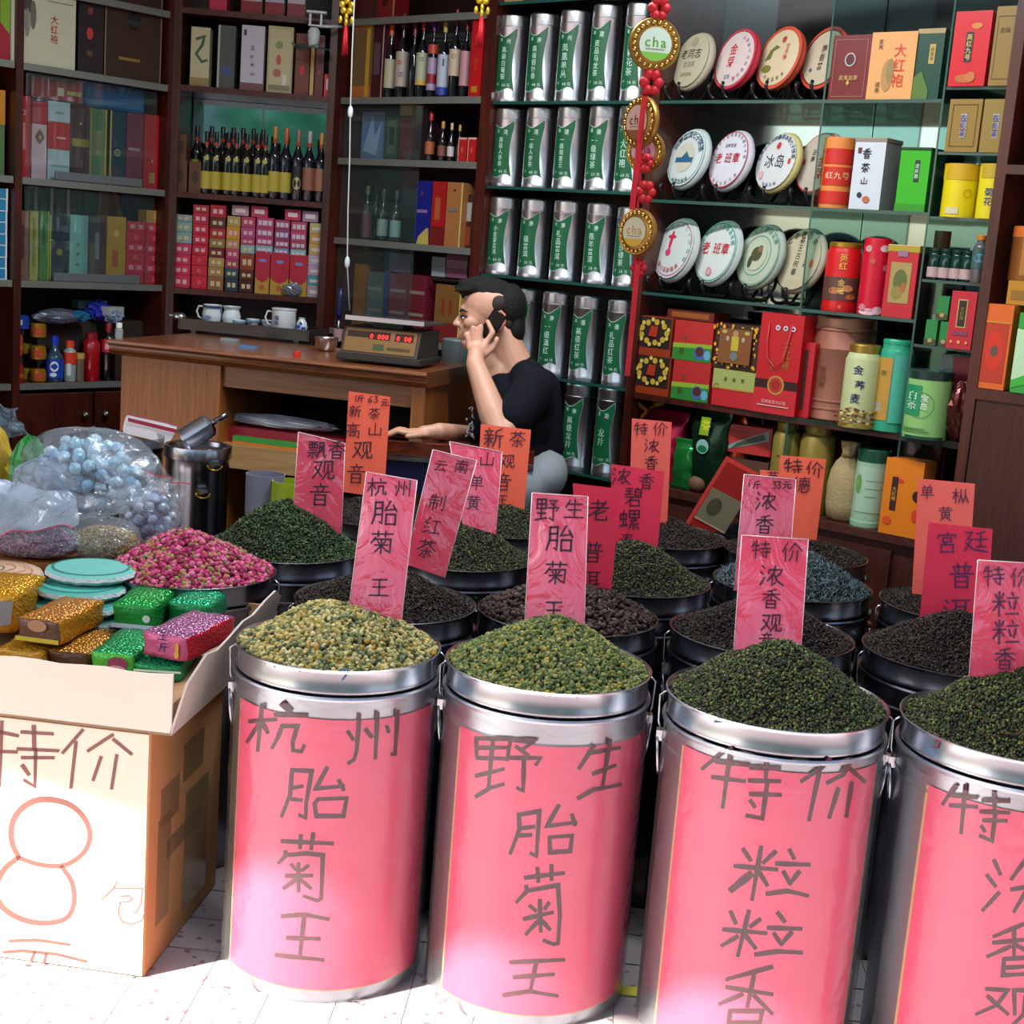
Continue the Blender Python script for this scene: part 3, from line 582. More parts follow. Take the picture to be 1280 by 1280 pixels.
def pbox(F, x0, x1, yt, yb, label, col, dec=(), name='gift_box', cat='box', dep=0.08, v=0.02, z=None, levels=None, rough=0.35, group=None, yaw=0.0, side=None, topc=None, bev=0.002, fm=None, metal=0.0, bands=None):
    """box whose front face covers pixels x0..x1, yt..yb on the plane v behind the shelf edge"""
    ym = (yt+yb)/2; u0 = F.hit(x0, ym, v)[0]; u1 = F.hit(x1, ym, v)[0]; xm = (x0+x1)/2
    zb = F.hit(xm, yb, v)[1] if z is None else z
    zb = snap(zb, levels); zt = F.hit(xm, yt, v)[1]; w = u1-u0; h = zt-zb
    m = mat(col, rough, metal, 0.06, 25); ms = mat(side, rough) if side else m
    mb = MB(); mb.box(-w/2+0.0007, w/2-0.0007, 0, dep, 0, h, ms, mf=m)
    p = F.P((u0+u1)/2, v, zb+0.0004)
    o = obj(name, mb, label=label, cat=cat, group=group, loc=tuple(p), rz=F.ang+yaw, bevel=bev)
    if dec:
        d = MB(); decals(d, dec, dmap_flat(w, h), w, h); obj('printed_front', d, o)
    if bands:
        for (t0, t1, c) in bands:
            d = MB(); d.box(-w/2-0.0015, w/2+0.0015, -0.0015, dep+0.0015, t0*h, t1*h, mat(c, 0.35, 0, 0.05)); obj('lid' if t1 > 0.9 else 'band', d, o, bevel=0.0015)
    o['wh'] = (w, h); return o
def pcan(F, x0, x1, yt, yb, label, col, dec=(), name='tea_tin', cat='tin', v=0.012, z=None, levels=None, rough=0.3, group=None, prof=None, lid=None, lidh=0.1, neck=None, metal=0.0, n=28, base=None, r=None):
    """round tin; prof = [(r fraction, height fraction)...]; lid colour over the top lidh of the height"""
    ym = (yt+yb)/2; xm = (x0+x1)/2
    rr = r or (x1-x0)/2*F.depth(xm, ym, v+0.04)/FPX
    u = F.hit(xm, ym, v+rr)[0]; zb = F.hit(xm, yb, v+rr*0.3)[1] if z is None else z
    zb = snap(zb, levels); zt = F.hit(xm, yt, v+rr)[1]; h = zt-zb
    m = mat(col, rough, metal, 0.06, 25)
    p = F.P(u, v+rr, zb+0.0004); ang = math.atan2(p[0], p[1])    # front turned to the street
    prof = prof or [(1, 0), (1, 1)]
    mb = MB(); lh = 1-lidh if lid else 1.0
    pts = [(0.001, 0)]+[(a*rr, b*h*lh) for a, b in prof]
    if not lid: pts += [(0.001, h)]
    mb.lathe(pts, m, n)
    o = obj(name, mb, label=label, cat=cat, group=group, loc=tuple(p), rz=-ang)
    if lid:
        top = prof[-1][0]*rr*1.02
        d = MB(); d.lathe([(top*0.96, h*lh-0.001), (top, h*lh), (top, h*0.985), (top*0.94, h), (top*0.5, h*0.995), (0.001, h*0.995)], mat(lid, 0.3, 0.7 if lid in ('#c9962e', '#b8902f', '#a98c3c') else 0.0), n); obj('lid', d, o)
    if base:
        d = MB(); d.lathe([(rr*0.98, 0), (rr*1.015, 0.002), (rr*1.015, h*0.05), (rr, h*0.055)], mat(base, 0.3), n); obj('base_rim', d, o)
    if dec:
        d = MB(); decals(d, dec, dmap_cyl(rr, h), 2*rr, h, True); obj('printed_label', d, o)
    return o
def pbottle(F, x, wpx, yt, yb, label, glass, cap, lab=None, labr=(0.12, 0.45), name='bottle', v=0.02, z=None, levels=None, group=None, neck=(0.62, 0.75), nr=0.32, cat='bottle', capfrac=0.90, extra=(), row=0.0, collar=None):
    rr = wpx/2*F.depth(x, (yt+yb)/2, v+0.04)/FPX; vv = v+rr+row
    u = F.hit(x, (yt+yb)/2, vv)[0]; zb = F.hit(x, yb, v)[1] if z is None else z
    zb = snap(zb, levels); zt = F.hit(x, yt, vv)[1]; h = zt-zb
    p = F.P(u, vv, zb+0.0004); ang = math.atan2(p[0], p[1])
    m = mat(glass, 0.08, 0, 0.1, 10, spec=0.8)
    mb = MB(); s0, s1 = neck
    mb.lathe([(0.001, 0), (rr*0.94, 0.0), (rr, h*0.02), (rr, h*s0), (rr*0.93, h*(s0+0.03)), (rr*0.7, h*(s0+0.08)), (rr*nr*1.15, h*s1), (rr*nr, h*(s1+0.03)), (rr*nr*0.95, h*capfrac)], m, 16, sharp=50)
    o = obj(name, mb, label=label, cat=cat, group=group, loc=tuple(p), rz=-ang)
    d = MB(); cr = rr*nr*1.12
    d.lathe([(cr, h*(capfrac-0.07 if nr < 0.45 else capfrac)), (cr, h*0.985), (cr*0.85, h), (0.001, h)], mat(cap, 0.35), 12); obj('cap', d, o)
    if collar:
        d = MB(); d.lathe([(rr*nr*1.08, h*(s1+0.03)), (rr*nr*1.08, h*(s1+0.09))], mat(collar, 0.4), 12); obj('neck_label', d, o)
    if lab:
        d = MB(); a, b = labr
        sp = [('r', 0.0, a, 1.0, b, lab)]+list(extra)
        decals(d, sp, dmap_cyl(rr, h), 2*rr, h, True); obj('label', d, o)
    return o
ZL = [2.19, 1.914, 1.512, 1.139, 0.757]
ZD = [2.215, 1.924, 1.513, 1.133]
# ---- left wall cabinet: top row
pbox(FL, 14, 95, -20, 62, 'cream gift box with red characters and ink landscape, top left corner', '#c8cdb0', [('h', '大' if 0 else '王', 0, 0, 0.0001, '#000')][:0]+[('t', '大红袍', 0.66, 0.47, 0.032, '#b8262c', True), ('e', 0.25, 0.72, 0.018, 0.03, '#43453f'), ('e', 0.33, 0.6, 0.012, 0.05, '#6b6e62'), ('e', 0.24, 0.5, 0.01, 0.05, '#8a8c7c'), ('r', 0.55, 0.80, 0.95, 0.81, '#8a8c7c')], levels=ZL, dep=0.07, v=0.01)
pbox(FL, 98, 130, -20, 74, 'dark grey gift box with a red lantern, beside the cream box', '#2c2426', [('e', 0.45, 0.45, 0.014, 0.022, '#c23a35'), ('r', 0.35, 0.66, 0.55, 0.74, '#7c3d2c'), ('r', 0.35, 0.2, 0.55, 0.26, '#6a4a30')], levels=ZL, v=0.03)
pbox(FL, 131, 202, -20, 86, 'brown gift box with a dark vase picture on the top row', '#3d2b22', [('e', 0.5, 0.62, 0.030, 0.036, '#1b1612'), ('e', 0.5, 0.60, 0.036, 0.012, '#2c3336'), ('r', 0.25, 0.2, 0.62, 0.23, '#8f7440'), ('r', 0.0, 0, 0.02, 1, '#8a7a5a'), ('r', 0.98, 0, 1, 1, '#8a7a5a')], levels=ZL, v=0.03)
pbox(FL, 0, 12, -20, 58, 'red box with green corner at the top left edge', '#a8283a', [('p', [(0, 0.5), (1, 0.35), (1, 1), (0, 1)], '#7fae2a')], levels=ZL, v=0.02)
# second row behind glass
L2 = [(21, 38, 120, 212, '#c5222c', 'tall red carton with a white hand print, left end of the glazed row', [('o', 0.45, 0.8, 0.010, 0.003, '#e8d8d0'), ('r', 0.3, 0.35, 0.6, 0.68, '#d88a80')]),
 (112, 133, 136, 217, '#6c8a58', 'pale green gold edged carton in the glazed row', [('c', 0.5, 0.42, 0.011, '#b08a3c'), ('r', 0, 0, 0.1, 1, '#c9a84a'), ('r', 0.9, 0, 1, 1, '#c9a84a')]),
 (137, 157, 139, 219, '#123c4c', 'navy blue carton with a gold disc in the glazed row', [('c', 0.5, 0.45, 0.014, '#a8a060'), ('c', 0.5, 0.45, 0.010, '#5c6a4a'), ('r', 0, 0, 0.1, 1, '#c9a84a')]),
 (158, 179, 142, 222, '#7d2744', 'wine coloured carton beside the red one in the glazed row', [('r', 0.1, 0.5, 0.8, 0.54, '#a98a9a')]),
 (180, 203, 144, 224, '#b81a26', 'red carton with pale characters at the right end of the glazed row', [('t', '大吉', 0.45, 0.36, 0.012, '#e8d8b0', True), ('r', 0.3, 0.08, 0.6, 0.22, '#a8843c')]),
 (90, 111, 130, 214, '#4c1c22', 'dark maroon carton with a gold band in the glazed row', [('r', 0, 0.46, 1, 0.56, '#9a8a34'), ('c', 0.5, 0.75, 0.005, '#c9a23a')])]
for x0, x1, a, b, c, lb, d in L2: pbox(FL, x0, x1, a, b, lb, c, d, levels=ZL, v=0.05, name='carton', cat='carton')
def stack(F, x0, x1, ys, cols, labels, v=0.05, levels=None, dep=0.06, name='cigarette_packet', cat='packet', group=None, deco=None):
    zb = None; ym = (ys[0]+ys[-1])/2
    for k in range(len(ys)-1):
        ya, yb = ys[k], ys[k+1]
        if zb is None:
            zb = snap(F.hit((x0+x1)/2, ya, v)[1], levels)
        h = F.hit((x0+x1)/2, yb, v)[1]; z0 = zb; 
        u0 = F.hit(x0, ym, v)[0]; u1 = F.hit(x1, ym, v)[0]; w = u1-u0
        hh = h-z0
        if hh < 0.008: hh = 0.02
        c = cols[k % len(cols)]
        mb = MB(); mb.box(-w/2+0.001, w/2-0.001, 0, dep, 0, hh-0.0008, mat(c, 0.35, 0, 0.05))
        o = obj(name, mb, label=labels[k % len(labels)] if isinstance(labels, list) else labels % (ORD[k] if k < len(ys)-2 else 'topmost'), cat=cat, group=group, loc=tuple(F.P((u0+u1)/2+random.uniform(-1, 1)*0.0008, v+random.uniform(0, 0.003), z0+0.0004)), rz=F.ang, bevel=0.0015)
        dd = (deco[k % len(deco)] if deco else None)
        if dd: d = MB(); decals(d, dd, dmap_flat(w, hh), w, hh); obj('printed_front', d, o)
        zb = z0+hh
ORD = ['lowest', 'second', 'third', 'fourth', 'fifth', 'sixth', 'seventh', 'eighth']
stack(FL, 40, 59, [212, 155, 127], ['#d8b8c0', '#b82030'], ['pink white carton with a brown diamond behind cabinet glass', 'plain red carton lying on the pink white diamond carton'], levels=ZL, deco=[[('p', [(0.5, 0.62), (0.82, 0.76), (0.5, 0.92), (0.18, 0.76)], '#7c4a30'), ('c', 0.55, 0.76, 0.006, '#c9a070')], None], name='carton', cat='carton')
stack(FL, 60, 88, [214, 187, 153, 127], ['#b4c8cc', '#c41a28', '#b4c8cc'], ['pale blue packet lowest beside the diamond carton', 'red packet with script between two pale blue packets', 'pale blue packet topmost beside the red carton'], levels=ZL, deco=[[('r', 0.1, 0.45, 0.9, 0.5, '#8a9a9c')], [('r', 0.4, 0.4, 0.8, 0.46, '#e8c8b0')], [('r', 0.3, 0.4, 0.7, 0.5, '#8a9a8c')]], name='carton', cat='carton')
# boxes lying across
def pslab(F, x0, x1, yt, zb, label, col, dec=(), v=0.06, dep=0.1, **k):
    return pbox(F, x0, x1, yt, None or yt+10, label, col, dec, z=zb, v=v, dep=dep, **k)
zc = FL.hit(70, 126, 0.05)[1]
pbox(FL, 39, 104, 99, 125, 'flat dark red box lying across the upright cartons', '#8c1622', [('r', 0.5, 0.2, 0.62, 0.6, '#c9b89a'), ('r', 0.68, 0.3, 0.95, 0.5, '#a8a050')], z=FL.hit(70, 126, 0.06)[1]+0.004, v=0.065, dep=0.09)
pbox(FL, 106, 180, 104, 137, 'flat blue box lying on the green and blue cartons', '#144a80', [('r', 0, 0.1, 1, 0.3, '#2a6a9a')], z=FL.hit(145, 139, 0.06)[1]+0.004, v=0.065, dep=0.09)
# third row
L3 = [(20, 36, '#8c5c50', 'dusty pink carton with dark lettering, left end of lower row', [('r', 0.35, 0.3, 0.65, 0.8, '#5c342c')], 264),
 (37, 48, '#a8a048', 'thin yellow green carton in the lower row', [('r', 0.3, 0.2, 0.6, 0.9, '#7c7c3c')], 264),
 (49, 61, '#4c8038', 'thin green carton in the lower row', [('r', 0.3, 0.5, 0.6, 0.8, '#245c24'), ('r', 0.9, 0, 1, 1, '#c9b83a')], 264),
 (62, 86, '#1c2434', 'dark navy carton with a yellow disc in the lower row', [('c', 0.5, 0.45, 0.013, '#8f8a24'), ('r', 0, 0, 0.06, 1, '#b8b83a'), ('r', 0.3, 0.1, 0.7, 0.25, '#2c3a4c')], 270),
 (87, 110, '#7fb5ac', 'pale turquoise carton with black brush characters', [('h', '王', 0.45, 0.56, 0.016, '#1b2a2a'), ('h', '斤', 0.45, 0.41, 0.016, '#1b2a2a'), ('h', '山', 0.42, 0.27, 0.014, '#1b2a2a')], 269),
 (111, 132, '#4c2c34', 'brown violet carton with grey lettering', [('r', 0.35, 0.35, 0.6, 0.75, '#7c8494')], 270),
 (133, 157, '#b08a2c', 'mustard yellow carton with a pale circle', [('c', 0.5, 0.75, 0.013, '#c9b070'), ('r', 0.3, 0.25, 0.6, 0.5, '#a8502c')], 271)]
for x0, x1, c, lb, d, yt in L3: pbox(FL, x0, x1, yt, 352, lb, c, d, levels=ZL, v=0.05, name='carton', cat='carton')
RD = [[('o', 0.5, 0.5, 0.007, 0.0015, '#e8c0c8')], [('r', 0.15, 0.3, 0.85, 0.7, '#d88a9a'), ('r', 0.4, 0.2, 0.6, 0.8, '#c43a50')]]
stack(FL, 158, 181, [357, 342, 327, 316, 303, 290, 277], ['#c4203c'], 'red cigarette packet %s in the left red stack', levels=ZL, group='red packets beside the yellow carton', deco=RD)
stack(FL, 182, 204, [358, 343, 329, 318, 305, 292, 279, 263], ['#c4203c']*6+['#b8883c'], 'red or gold packet %s in the right red stack', levels=ZL, group='red packets beside the corner post', deco=RD)
stack(FL2 if 0 else FL, -14, 9, [350, 336, 322, 307, 293, 278, 264, 249, 235], ['#2a86b4'], 'blue white edged packet %s at the left edge', levels=[1.139], group='blue packets at the left edge', deco=[[('r', 0, 0.0, 1, 0.09, '#dfeaf0'), ('r', 0.9, 0, 1, 1, '#dfeaf0')]], v=0.03)
pbox(FL, -12, 6, 112, 212, 'orange and green carton at the left edge', '#5c7c54', [('r', 0, 0.6, 1, 1, '#c98a1c')], levels=[1.512], v=0.05, name='carton', cat='carton')
# fixed glass panes low in the cabinet fronts
for (z0, z1) in ((1.517, 1.885), (1.143, 1.485)):
    for (a, b, v_) in ((-0.62, -0.30, 0.012), (-0.36, -0.05, 0.022)):
        mb = MB(); mb.box(a, b, v_, v_+0.004, z0, z1, GLASS); obj('sliding_pane', mb, CL)
    mb = MB(); mb.box(-0.50, -0.12, 0.006, 0.011, z0, z0+0.03, mat('#7d858a', 0.35, 0.5)); obj('pane_rail', mb, CL)
# ---- drinks shelf
def drink(x0, x1, yt, yb, label, col, dec=(), **k): return pcan(FL, x0, x1, yt, yb, label, col, dec, levels=k.pop('levels', [0.757]), name=k.pop('name', 'drink_can'), cat=k.pop('cat', 'can'), **k)
CAN = [(0.86, 0), (1, 0.05), (1, 0.9), (0.84, 0.97), (0.84, 1)]
def zstack(F, x, ylist, v=0.05): return [0.757]+[F.hit(x, y, v)[1] for y in ylist]
for k, (ya, yb) in enumerate(((487, 461), (459, 432), (430, 404))):
    drink(38, 57, yb, ya, ['gold drink can lowest of its stack of three', 'gold drink can in the middle of its stack of three', 'gold drink can topmost of its stack of three'][k], '#c08a24', [('r', 0, 0.25, 1, 0.62, '#a85c1c'), ('e', 0.5, 0.45, 0.012, 0.014, '#c8382c')], prof=CAN, group='stacked gold drink cans', metal=0.5, levels=None, z=[0.757, 0.841, 0.925][k], v=0.03)
for k, (ya, yb) in enumerate(((486, 455), (453, 418))):
    drink(14, 28, yb, ya, ['red drink can standing on the shelf by the left post', 'red and orange drink can standing on another red can'][k], ['#b0161c', '#b83a1c'][k], [('r', 0, 0.3, 1, 0.5, '#c8602c')], prof=CAN, levels=None, z=[0.757, 0.857][k], v=0.02)
drink(20, 36, 394, 425, 'blue drink can on top of the cans by the left post', '#1c3fa0', [('r', 0.3, 0.3, 0.5, 0.7, '#c8d0e0')], prof=CAN, levels=None, z=0.955, v=0.045)
for k in range(2): drink(27, 40, 460-31*k, 485-31*k, ['dim gold can behind the stacks, lower one', 'dim gold can behind the stacks, upper one'][k], '#8c7424', prof=CAN, levels=None, z=0.757+0.1*k, v=0.09)
pbottle(FL, 68, 21, 420, 484, 'soft drink bottle with blue cap and blue white label', '#28485c', '#1c3cc0', '#1740b0', (0.08, 0.5), levels=[0.757], v=0.02, nr=0.42, neck=(0.55, 0.72), capfrac=0.88, extra=[('p', [(0.45, 0.5), (1, 0.5), (1, 0.34), (0.8, 0.4)], '#2c8a3c'), ('e', 0.5, 0.34, 0.015, 0.02, '#e8eef4'), ('e', 0.52, 0.34, 0.008, 0.012, '#1740b0'), ('e', 0.45, 0.16, 0.012, 0.008, '#dfe8f4')])
pbottle(FL, 87, 16, 426, 485, 'clear bottle with orange cap and orange label', '#9ca8a8', '#e04a24', '#d83a20', (0.42, 0.72), levels=[0.757], v=0.02, nr=0.6, neck=(0.72, 0.78), capfrac=0.84, extra=[('r', 0.3, 0.15, 0.6, 0.45, '#c8d4d8')])
drink(95, 105, 441, 484, 'small brown and grey tin behind the bottles', '#6c5c4c', [('r', 0, 0.8, 1, 1, '#b89a4c')], name='small_tin', cat='tin')
pbottle(FL, 114, 21, 416, 484, 'red flask bottle with red domed cap', '#a8141c', '#8c1420', None, levels=[0.757], v=0.02, nr=0.62, neck=(0.78, 0.85), capfrac=0.86)
pbottle(FL, 135, 18, 404, 484, 'dark cola bottle with a red label beside the counter', '#140a0a', '#8c141c', '#c0203c', (0.5, 0.72), levels=[0.757], v=0.015, nr=0.4, neck=(0.72, 0.84), extra=[('r', 0.3, 0.55, 0.6, 0.65, '#e8a8b0')])
pbottle(FL, 103, 14, 424, 478, 'dark bottle with yellow cap at the back of the drinks shelf', '#101810', '#c8b83a', None, levels=[0.757], v=0.12, nr=0.6, neck=(0.8, 0.86))
pbottle(FL, 58, 14, 412, 478, 'dark bottle with a yellow green cap at the back by the gold cans', '#101810', '#a8a83a', None, levels=[0.757], v=0.12, nr=0.6, neck=(0.8, 0.86))
# silver blue pouch lying across the bottle tops and crumpled wrappers
def crumple(name, label, cat, pts, col, r=0.02, rough=0.25, metal=0.3, seed=0, fl=0.5, group=None, film_=None, nz=9, amp=0.35, ctr=None, sc=None, rz=0):
    g = np.random.default_rng(seed); mb = MB(); nu, nv = 22, 14; ph = g.uniform(0, 6, 12); vs = []
    for j in range(nv+1):
        t = PI*j/nv
        for i in range(nu):
            a = 2*PI*i/nu
            k = 1+amp*(0.35*math.sin(3*a+ph[0]+2*t)+0.3*math.sin(5*a+ph[1])*math.sin(3*t+ph[2])+0.25*math.sin(9*a+ph[3]-4*t)+0.3*g.uniform(-1, 1)*math.sin(t))
            vs.append((sc[0]*k*math.sin(t)*math.cos(a), sc[1]*k*math.sin(t)*math.sin(a), sc[2]*math.cos(t)*(1+0.2*amp*math.sin(4*a))+sc[2]))
    fs = [(j*nu+i, (j+1)*nu+i, (j+1)*nu+(i+1) % nu, j*nu+(i+1) % nu) for j in range(nv) for i in range(nu)]
    mb.add(vs, fs, film_ or mat(col, rough, metal, 0.2, 20), False)
    return obj(name, mb, label=label, cat=cat, loc=ctr, rz=rz, group=group)
P = FL.P(FL.hit(72, 405, 0.06)[0], 0.06, 0.975)
crumple('silver_pouch', 'long silver and blue foil pouch lying over the drink bottles', 'pouch', None, '#8794a4', sc=(0.10, 0.04, 0.03), ctr=tuple(P), seed=3, metal=0.7, rz=FL.ang, amp=0.25)
P = FL.P(FL.hit(98, 402, 0.05)[0], 0.05, 0.985)
crumple('blue_pouch', 'turquoise foil pouch end lying beside the silver pouch', 'pouch', None, '#2f86b4', sc=(0.045, 0.03, 0.022), ctr=tuple(P), seed=5, metal=0.4, rz=FL.ang, amp=0.4)
P = FL.P(FL.hit(122, 396, 0.1)[0], 0.10, 0.99)
crumple('crumpled_wrapper', 'crumpled blue and purple plastic wrapper on the drinks shelf', 'wrapper', None, '#2c3cb4', sc=(0.045, 0.04, 0.038), ctr=tuple(P), seed=8, metal=0.1, rz=FL.ang, amp=0.6)
P = FL.P(FL.hit(138, 402, 0.06)[0], 0.05, 0.985)
crumple('clear_wrapper', 'crumpled pale blue plastic bag beside the blue wrapper', 'wrapper', None, '#8fa4bc', sc=(0.035, 0.03, 0.028), ctr=tuple(P), seed=9, metal=0.1, rz=FL.ang, amp=0.7)
for k, (x0, x1, a, b, lb) in enumerate(((98, 112, 376, 392, 'small grey blue box behind the blue wrapper'), (113, 134, 376, 390, 'small white box behind the blue wrapper'))):
    pbox(FL, x0, x1, a, b, lb, ['#7c94a0', '#b8c4cc'][k], z=1.03, v=0.15, dep=0.05)
pbox(FL, 134, 158, 384, 396, 'flat white box tilted at the end of the drinks shelf', '#b4b8b4', z=1.01, v=0.04, dep=0.08, yaw=0.3)
mb = MB(); mb.box(-0.62, -0.02, 0.12, 0.30, 0.757, 0.985, mat('#2a1a16', 0.7)); obj('carton_riser', mb, label='dark storage box at the back of the drinks shelf', cat='box', loc=tuple(FL.P(0, 0, 0)), rz=FL.ang)
for k, u in enumerate((-0.49, -0.17)):
    mb = MB(); mb.box(u-0.155, u+0.155, -0.018, 0, 0.03, 0.72, DARKWOOD); d = obj('door', mb, CL, bevel=0.002)
    mb = MB(); q = (u+(0.115 if k == 0 else -0.115)); mb.sphere((q, -0.035, 0.635), 0.014, mat('#8c8c84', 0.25, 0.9)); mb.tube([(q, -0.018, 0.635), (q, -0.03, 0.635)], 0.006, STEEL); obj('knob', mb, d)
# ---- corner cabinet, top row
TR = [(238, 262, 34, 106, '#b8b48c', 'cream carton with a dark green dragon, left end of its row', [('l', [(0.3, 0.8), (0.7, 0.85), (0.6, 0.7), (0.3, 0.55), (0.6, 0.42), (0.85, 0.45)], 0.012, '#2f5c3c'), ('r', 0, 0, 1, 0.15, '#8c7c4c')]),
 (272, 294, 32, 109, '#4a4f4a', 'grey green glassy carton with pale edges', [('r', 0, 0, 0.12, 1, '#9aa49a'), ('r', 0.3, 0.2, 0.8, 0.35, '#3c4c7c')]),
 (301, 330, 32, 112, '#b8b8c4', 'white carton with black brush calligraphy', [('r', 0, 0, 1, 0.12, '#6c4448'), ('h', '王', 0.5, 0.66, 0.018, '#1c1c24'), ('h', '斤', 0.48, 0.52, 0.016, '#1c1c24'), ('h', '州', 0.5, 0.40, 0.014, '#1c1c24'), ('h', '山', 0.52, 0.27, 0.016, '#1c1c24'), ('r', 0.1, 0.84, 0.22, 0.93, '#3c2c4c')]),
 (334, 366, 33, 116, '#a8a078', 'cream carton with a red flower figure', [('r', 0.08, 0.05, 0.92, 0.95, '#b4ac84'), ('c', 0.45, 0.72, 0.015, '#7c8c4c'), ('e', 0.45, 0.5, 0.010, 0.02, '#b44c48'), ('e', 0.4, 0.3, 0.016, 0.016, '#a8604c'), ('r', 0.62, 0.12, 0.78, 0.28, '#c8c8bc'), ('r', 0.08, 0.05, 0.92, 0.12, '#7c7458')]),
 (369, 387, 42, 118, '#6c3424', 'brown carton with a red seal near the clip fan', [('e', 0.5, 0.4, 0.01, 0.02, '#b8242c')]),
 (388, 393, 42, 119, '#b8985c', 'narrow gold carton edge beside the brown carton', []),
 (394, 405, 44, 120, '#5c241c', 'dark red brown carton by the cabinet post', [('e', 0.5, 0.4, 0.005, 0.01, '#a8242c')]),
 (405, 414, 93, 120, '#c01c2c', 'tiny red packet with a white figure by the post', [('r', 0.3, 0.3, 0.7, 0.8, '#d8c8c0')])]
for x0, x1, a, b, c, lb, d in TR: pbox(FD, x0, x1, a, b, lb, c, d, levels=ZD, v=0.03 if x0 < 400 else 0.015, name='carton', cat='carton')
for k, (x0, x1, c1) in enumerate(((302, 328, '#b0a8ac'), (332, 356, '#a8a4b4'), (360, 382, '#b4a8a8'))):
    pbox(FD, x0, x1, -40, 18+k*3, ['white carton with a red foot on the highest shelf, left one', 'pale lilac carton with a maroon foot on the highest shelf, middle one', 'pale carton with a dark red foot on the highest shelf by the fan'][k], c1, [('r', 0, 0, 1, 0.28, '#7c1420')], levels=ZD, v=0.03, name='carton', cat='carton')
pbox(FD, 262, 284, -10, 8, 'flat pink red box lying on the highest shelf', '#b42848', levels=ZD, v=0.03)
# ---- dark bottles
mb = MB(); mb.box(-0.60, -0.03, 0.325, 0.328, 1.56, 1.90, MIRROR); obj('mirror_panel', mb, CD)
mb = MB(); mb.box(-0.315, -0.311, 0.318, 0.325, 1.56, 1.90, mat('#aab4b4', 0.3, 0.8)); obj('mirror_joint', mb, CD)
bx = [(261, 1), (274, 0), (286, 1), (300, 0), (312, 1), (325, 0)]
xs = [258, 270, 285, 295, 308, 322, 331]
for k, x in enumerate(xs):
    pbottle(FD, x, 14, 164+k*0.7, 237+k*1.2, 'dark bottle with black cap and yellow label, %s in the front row' % (ORD[k] if k else 'first'), '#10120c', '#15151a', '#b4a43c', (0.08, 0.36), levels=ZD, v=0.02, nr=0.36, neck=(0.6, 0.74), group='black capped dark bottles, front row', collar='#a83a24', extra=[('e', 0.5, 0.57, 0.009, 0.009, '#b0a850')])
for k, x in enumerate([246, 264, 278, 291, 303, 316, 328]):
    pbottle(FD, x, 14, 157+k*0.8, 225, 'dark bottle with black cap, %s from the left in the back row' % (ORD[k] if k else 'first'), '#10120c', '#15151a', '#a89a3c', (0.42, 0.5), levels=ZD, v=0.10, nr=0.36, neck=(0.6, 0.74), group='black capped dark bottles, back row', collar='#a83a24')
for k, (x, lab, lb) in enumerate(((343, '#b4a43c', 'taller dark bottle with gold neck and yellow label, left one'), (357, '#b4a43c', 'taller dark bottle with gold neck and yellow label, right one'), (372, None, 'dark bottle with a pale oval label'), (386, '#8c5c48', 'dark bottle with a pinkish brown label, left one'), (401, '#94644c', 'dark bottle with a pinkish brown label by the post'))):
    ex = [('e', 0.5, 0.24, 0.014, 0.025, '#b4ac70')] if lab is None else []
    o = pbottle(FD, x, 15, 158+k*2, 241+k*1.5, lb, '#10121c', ['#b87c3c', '#b85c3c', '#8c6c5c', '#a8a4a0', '#c88c3c'][k], lab or '#10121c', (0.1, 0.38) if k < 2 else (0.16, 0.48), levels=ZD, v=0.02, nr=0.34, neck=(0.58, 0.74), collar='#a83a24', extra=ex)
for k, (x0, x1, a, b, lb) in enumerate(((218, 234, 200, 232, 'brown printed box below, left of the dark bottles'), (236, 252, 202, 233, 'brown printed box beside the first dark bottles'), (219, 233, 168, 199, 'dull brown box standing on the left printed box'))):
    pbox(FD, x0, x1, a, b, lb, '#5c3c28', [('e', 0.5, 0.5, 0.013, 0.026, '#3c2418')], z=[1.513, 1.513, FD.hit(226, 200, 0.03)[1]][k], v=0.03)
# ---- cigarette packets, columns of the corner cabinet
cols = [
 (217, 239, [357, 344, 331, 318, 304, 290, 277, 268], ['#c8284c', '#c8284c', '#c8284c', '#b83058', '#7fa09c', '#7fa09c', '#8c98a0']),
 (240, 260, [358, 345, 332, 319, 306, 293, 280, 266, 256], ['#c01c34']*6+['#b02440', '#a82440']),
 (261, 281, [359, 346, 334, 322, 310, 298, 285, 272, 256], ['#8c5c3c', '#a07c48', '#a88c50', '#6c1828', '#8c6c3c', '#a82430', '#5c2c1c', '#b01c30']),
 (282, 299, [360, 348, 336, 324, 311, 299, 283, 270], ['#2c3440', '#2a4c50', '#a8305c', '#b04460', '#b08c50', '#c88c24', '#a8985c']),
 (300, 318, [361, 350, 338, 317, 306, 298, 284, 271], ['#3c1c14', '#5c2418', '#8c3c24', '#8ca8a4', '#b0446c', '#b04478', '#b03c5c']),
]
gn = 0
for ci, (x0, x1, ys, cc) in enumerate(cols):
    dd = [[('r', 0.2, 0.3, 0.8, 0.65, '#d8a8b0' if c[1] in 'bc' else '#c8b88c'), ('r', 0.44, 0.2, 0.56, 0.8, c)] for c in cc]
    if ci == 1: dd = [[('o', 0.5, 0.5, 0.006, 0.0014, '#e8b0b8')]]*3+dd[3:]
    stack(FD, x0, x1, ys, cc, 'cigarette packet %s in the ' + ['first', 'second', 'third', 'fourth', 'fifth'][ci] + ' packet column of the corner cabinet', levels=ZD, v=0.03, group='cigarette packets in the corner cabinet, %s column' % ['first', 'second', 'third', 'fourth', 'fifth'][ci], deco=dd)
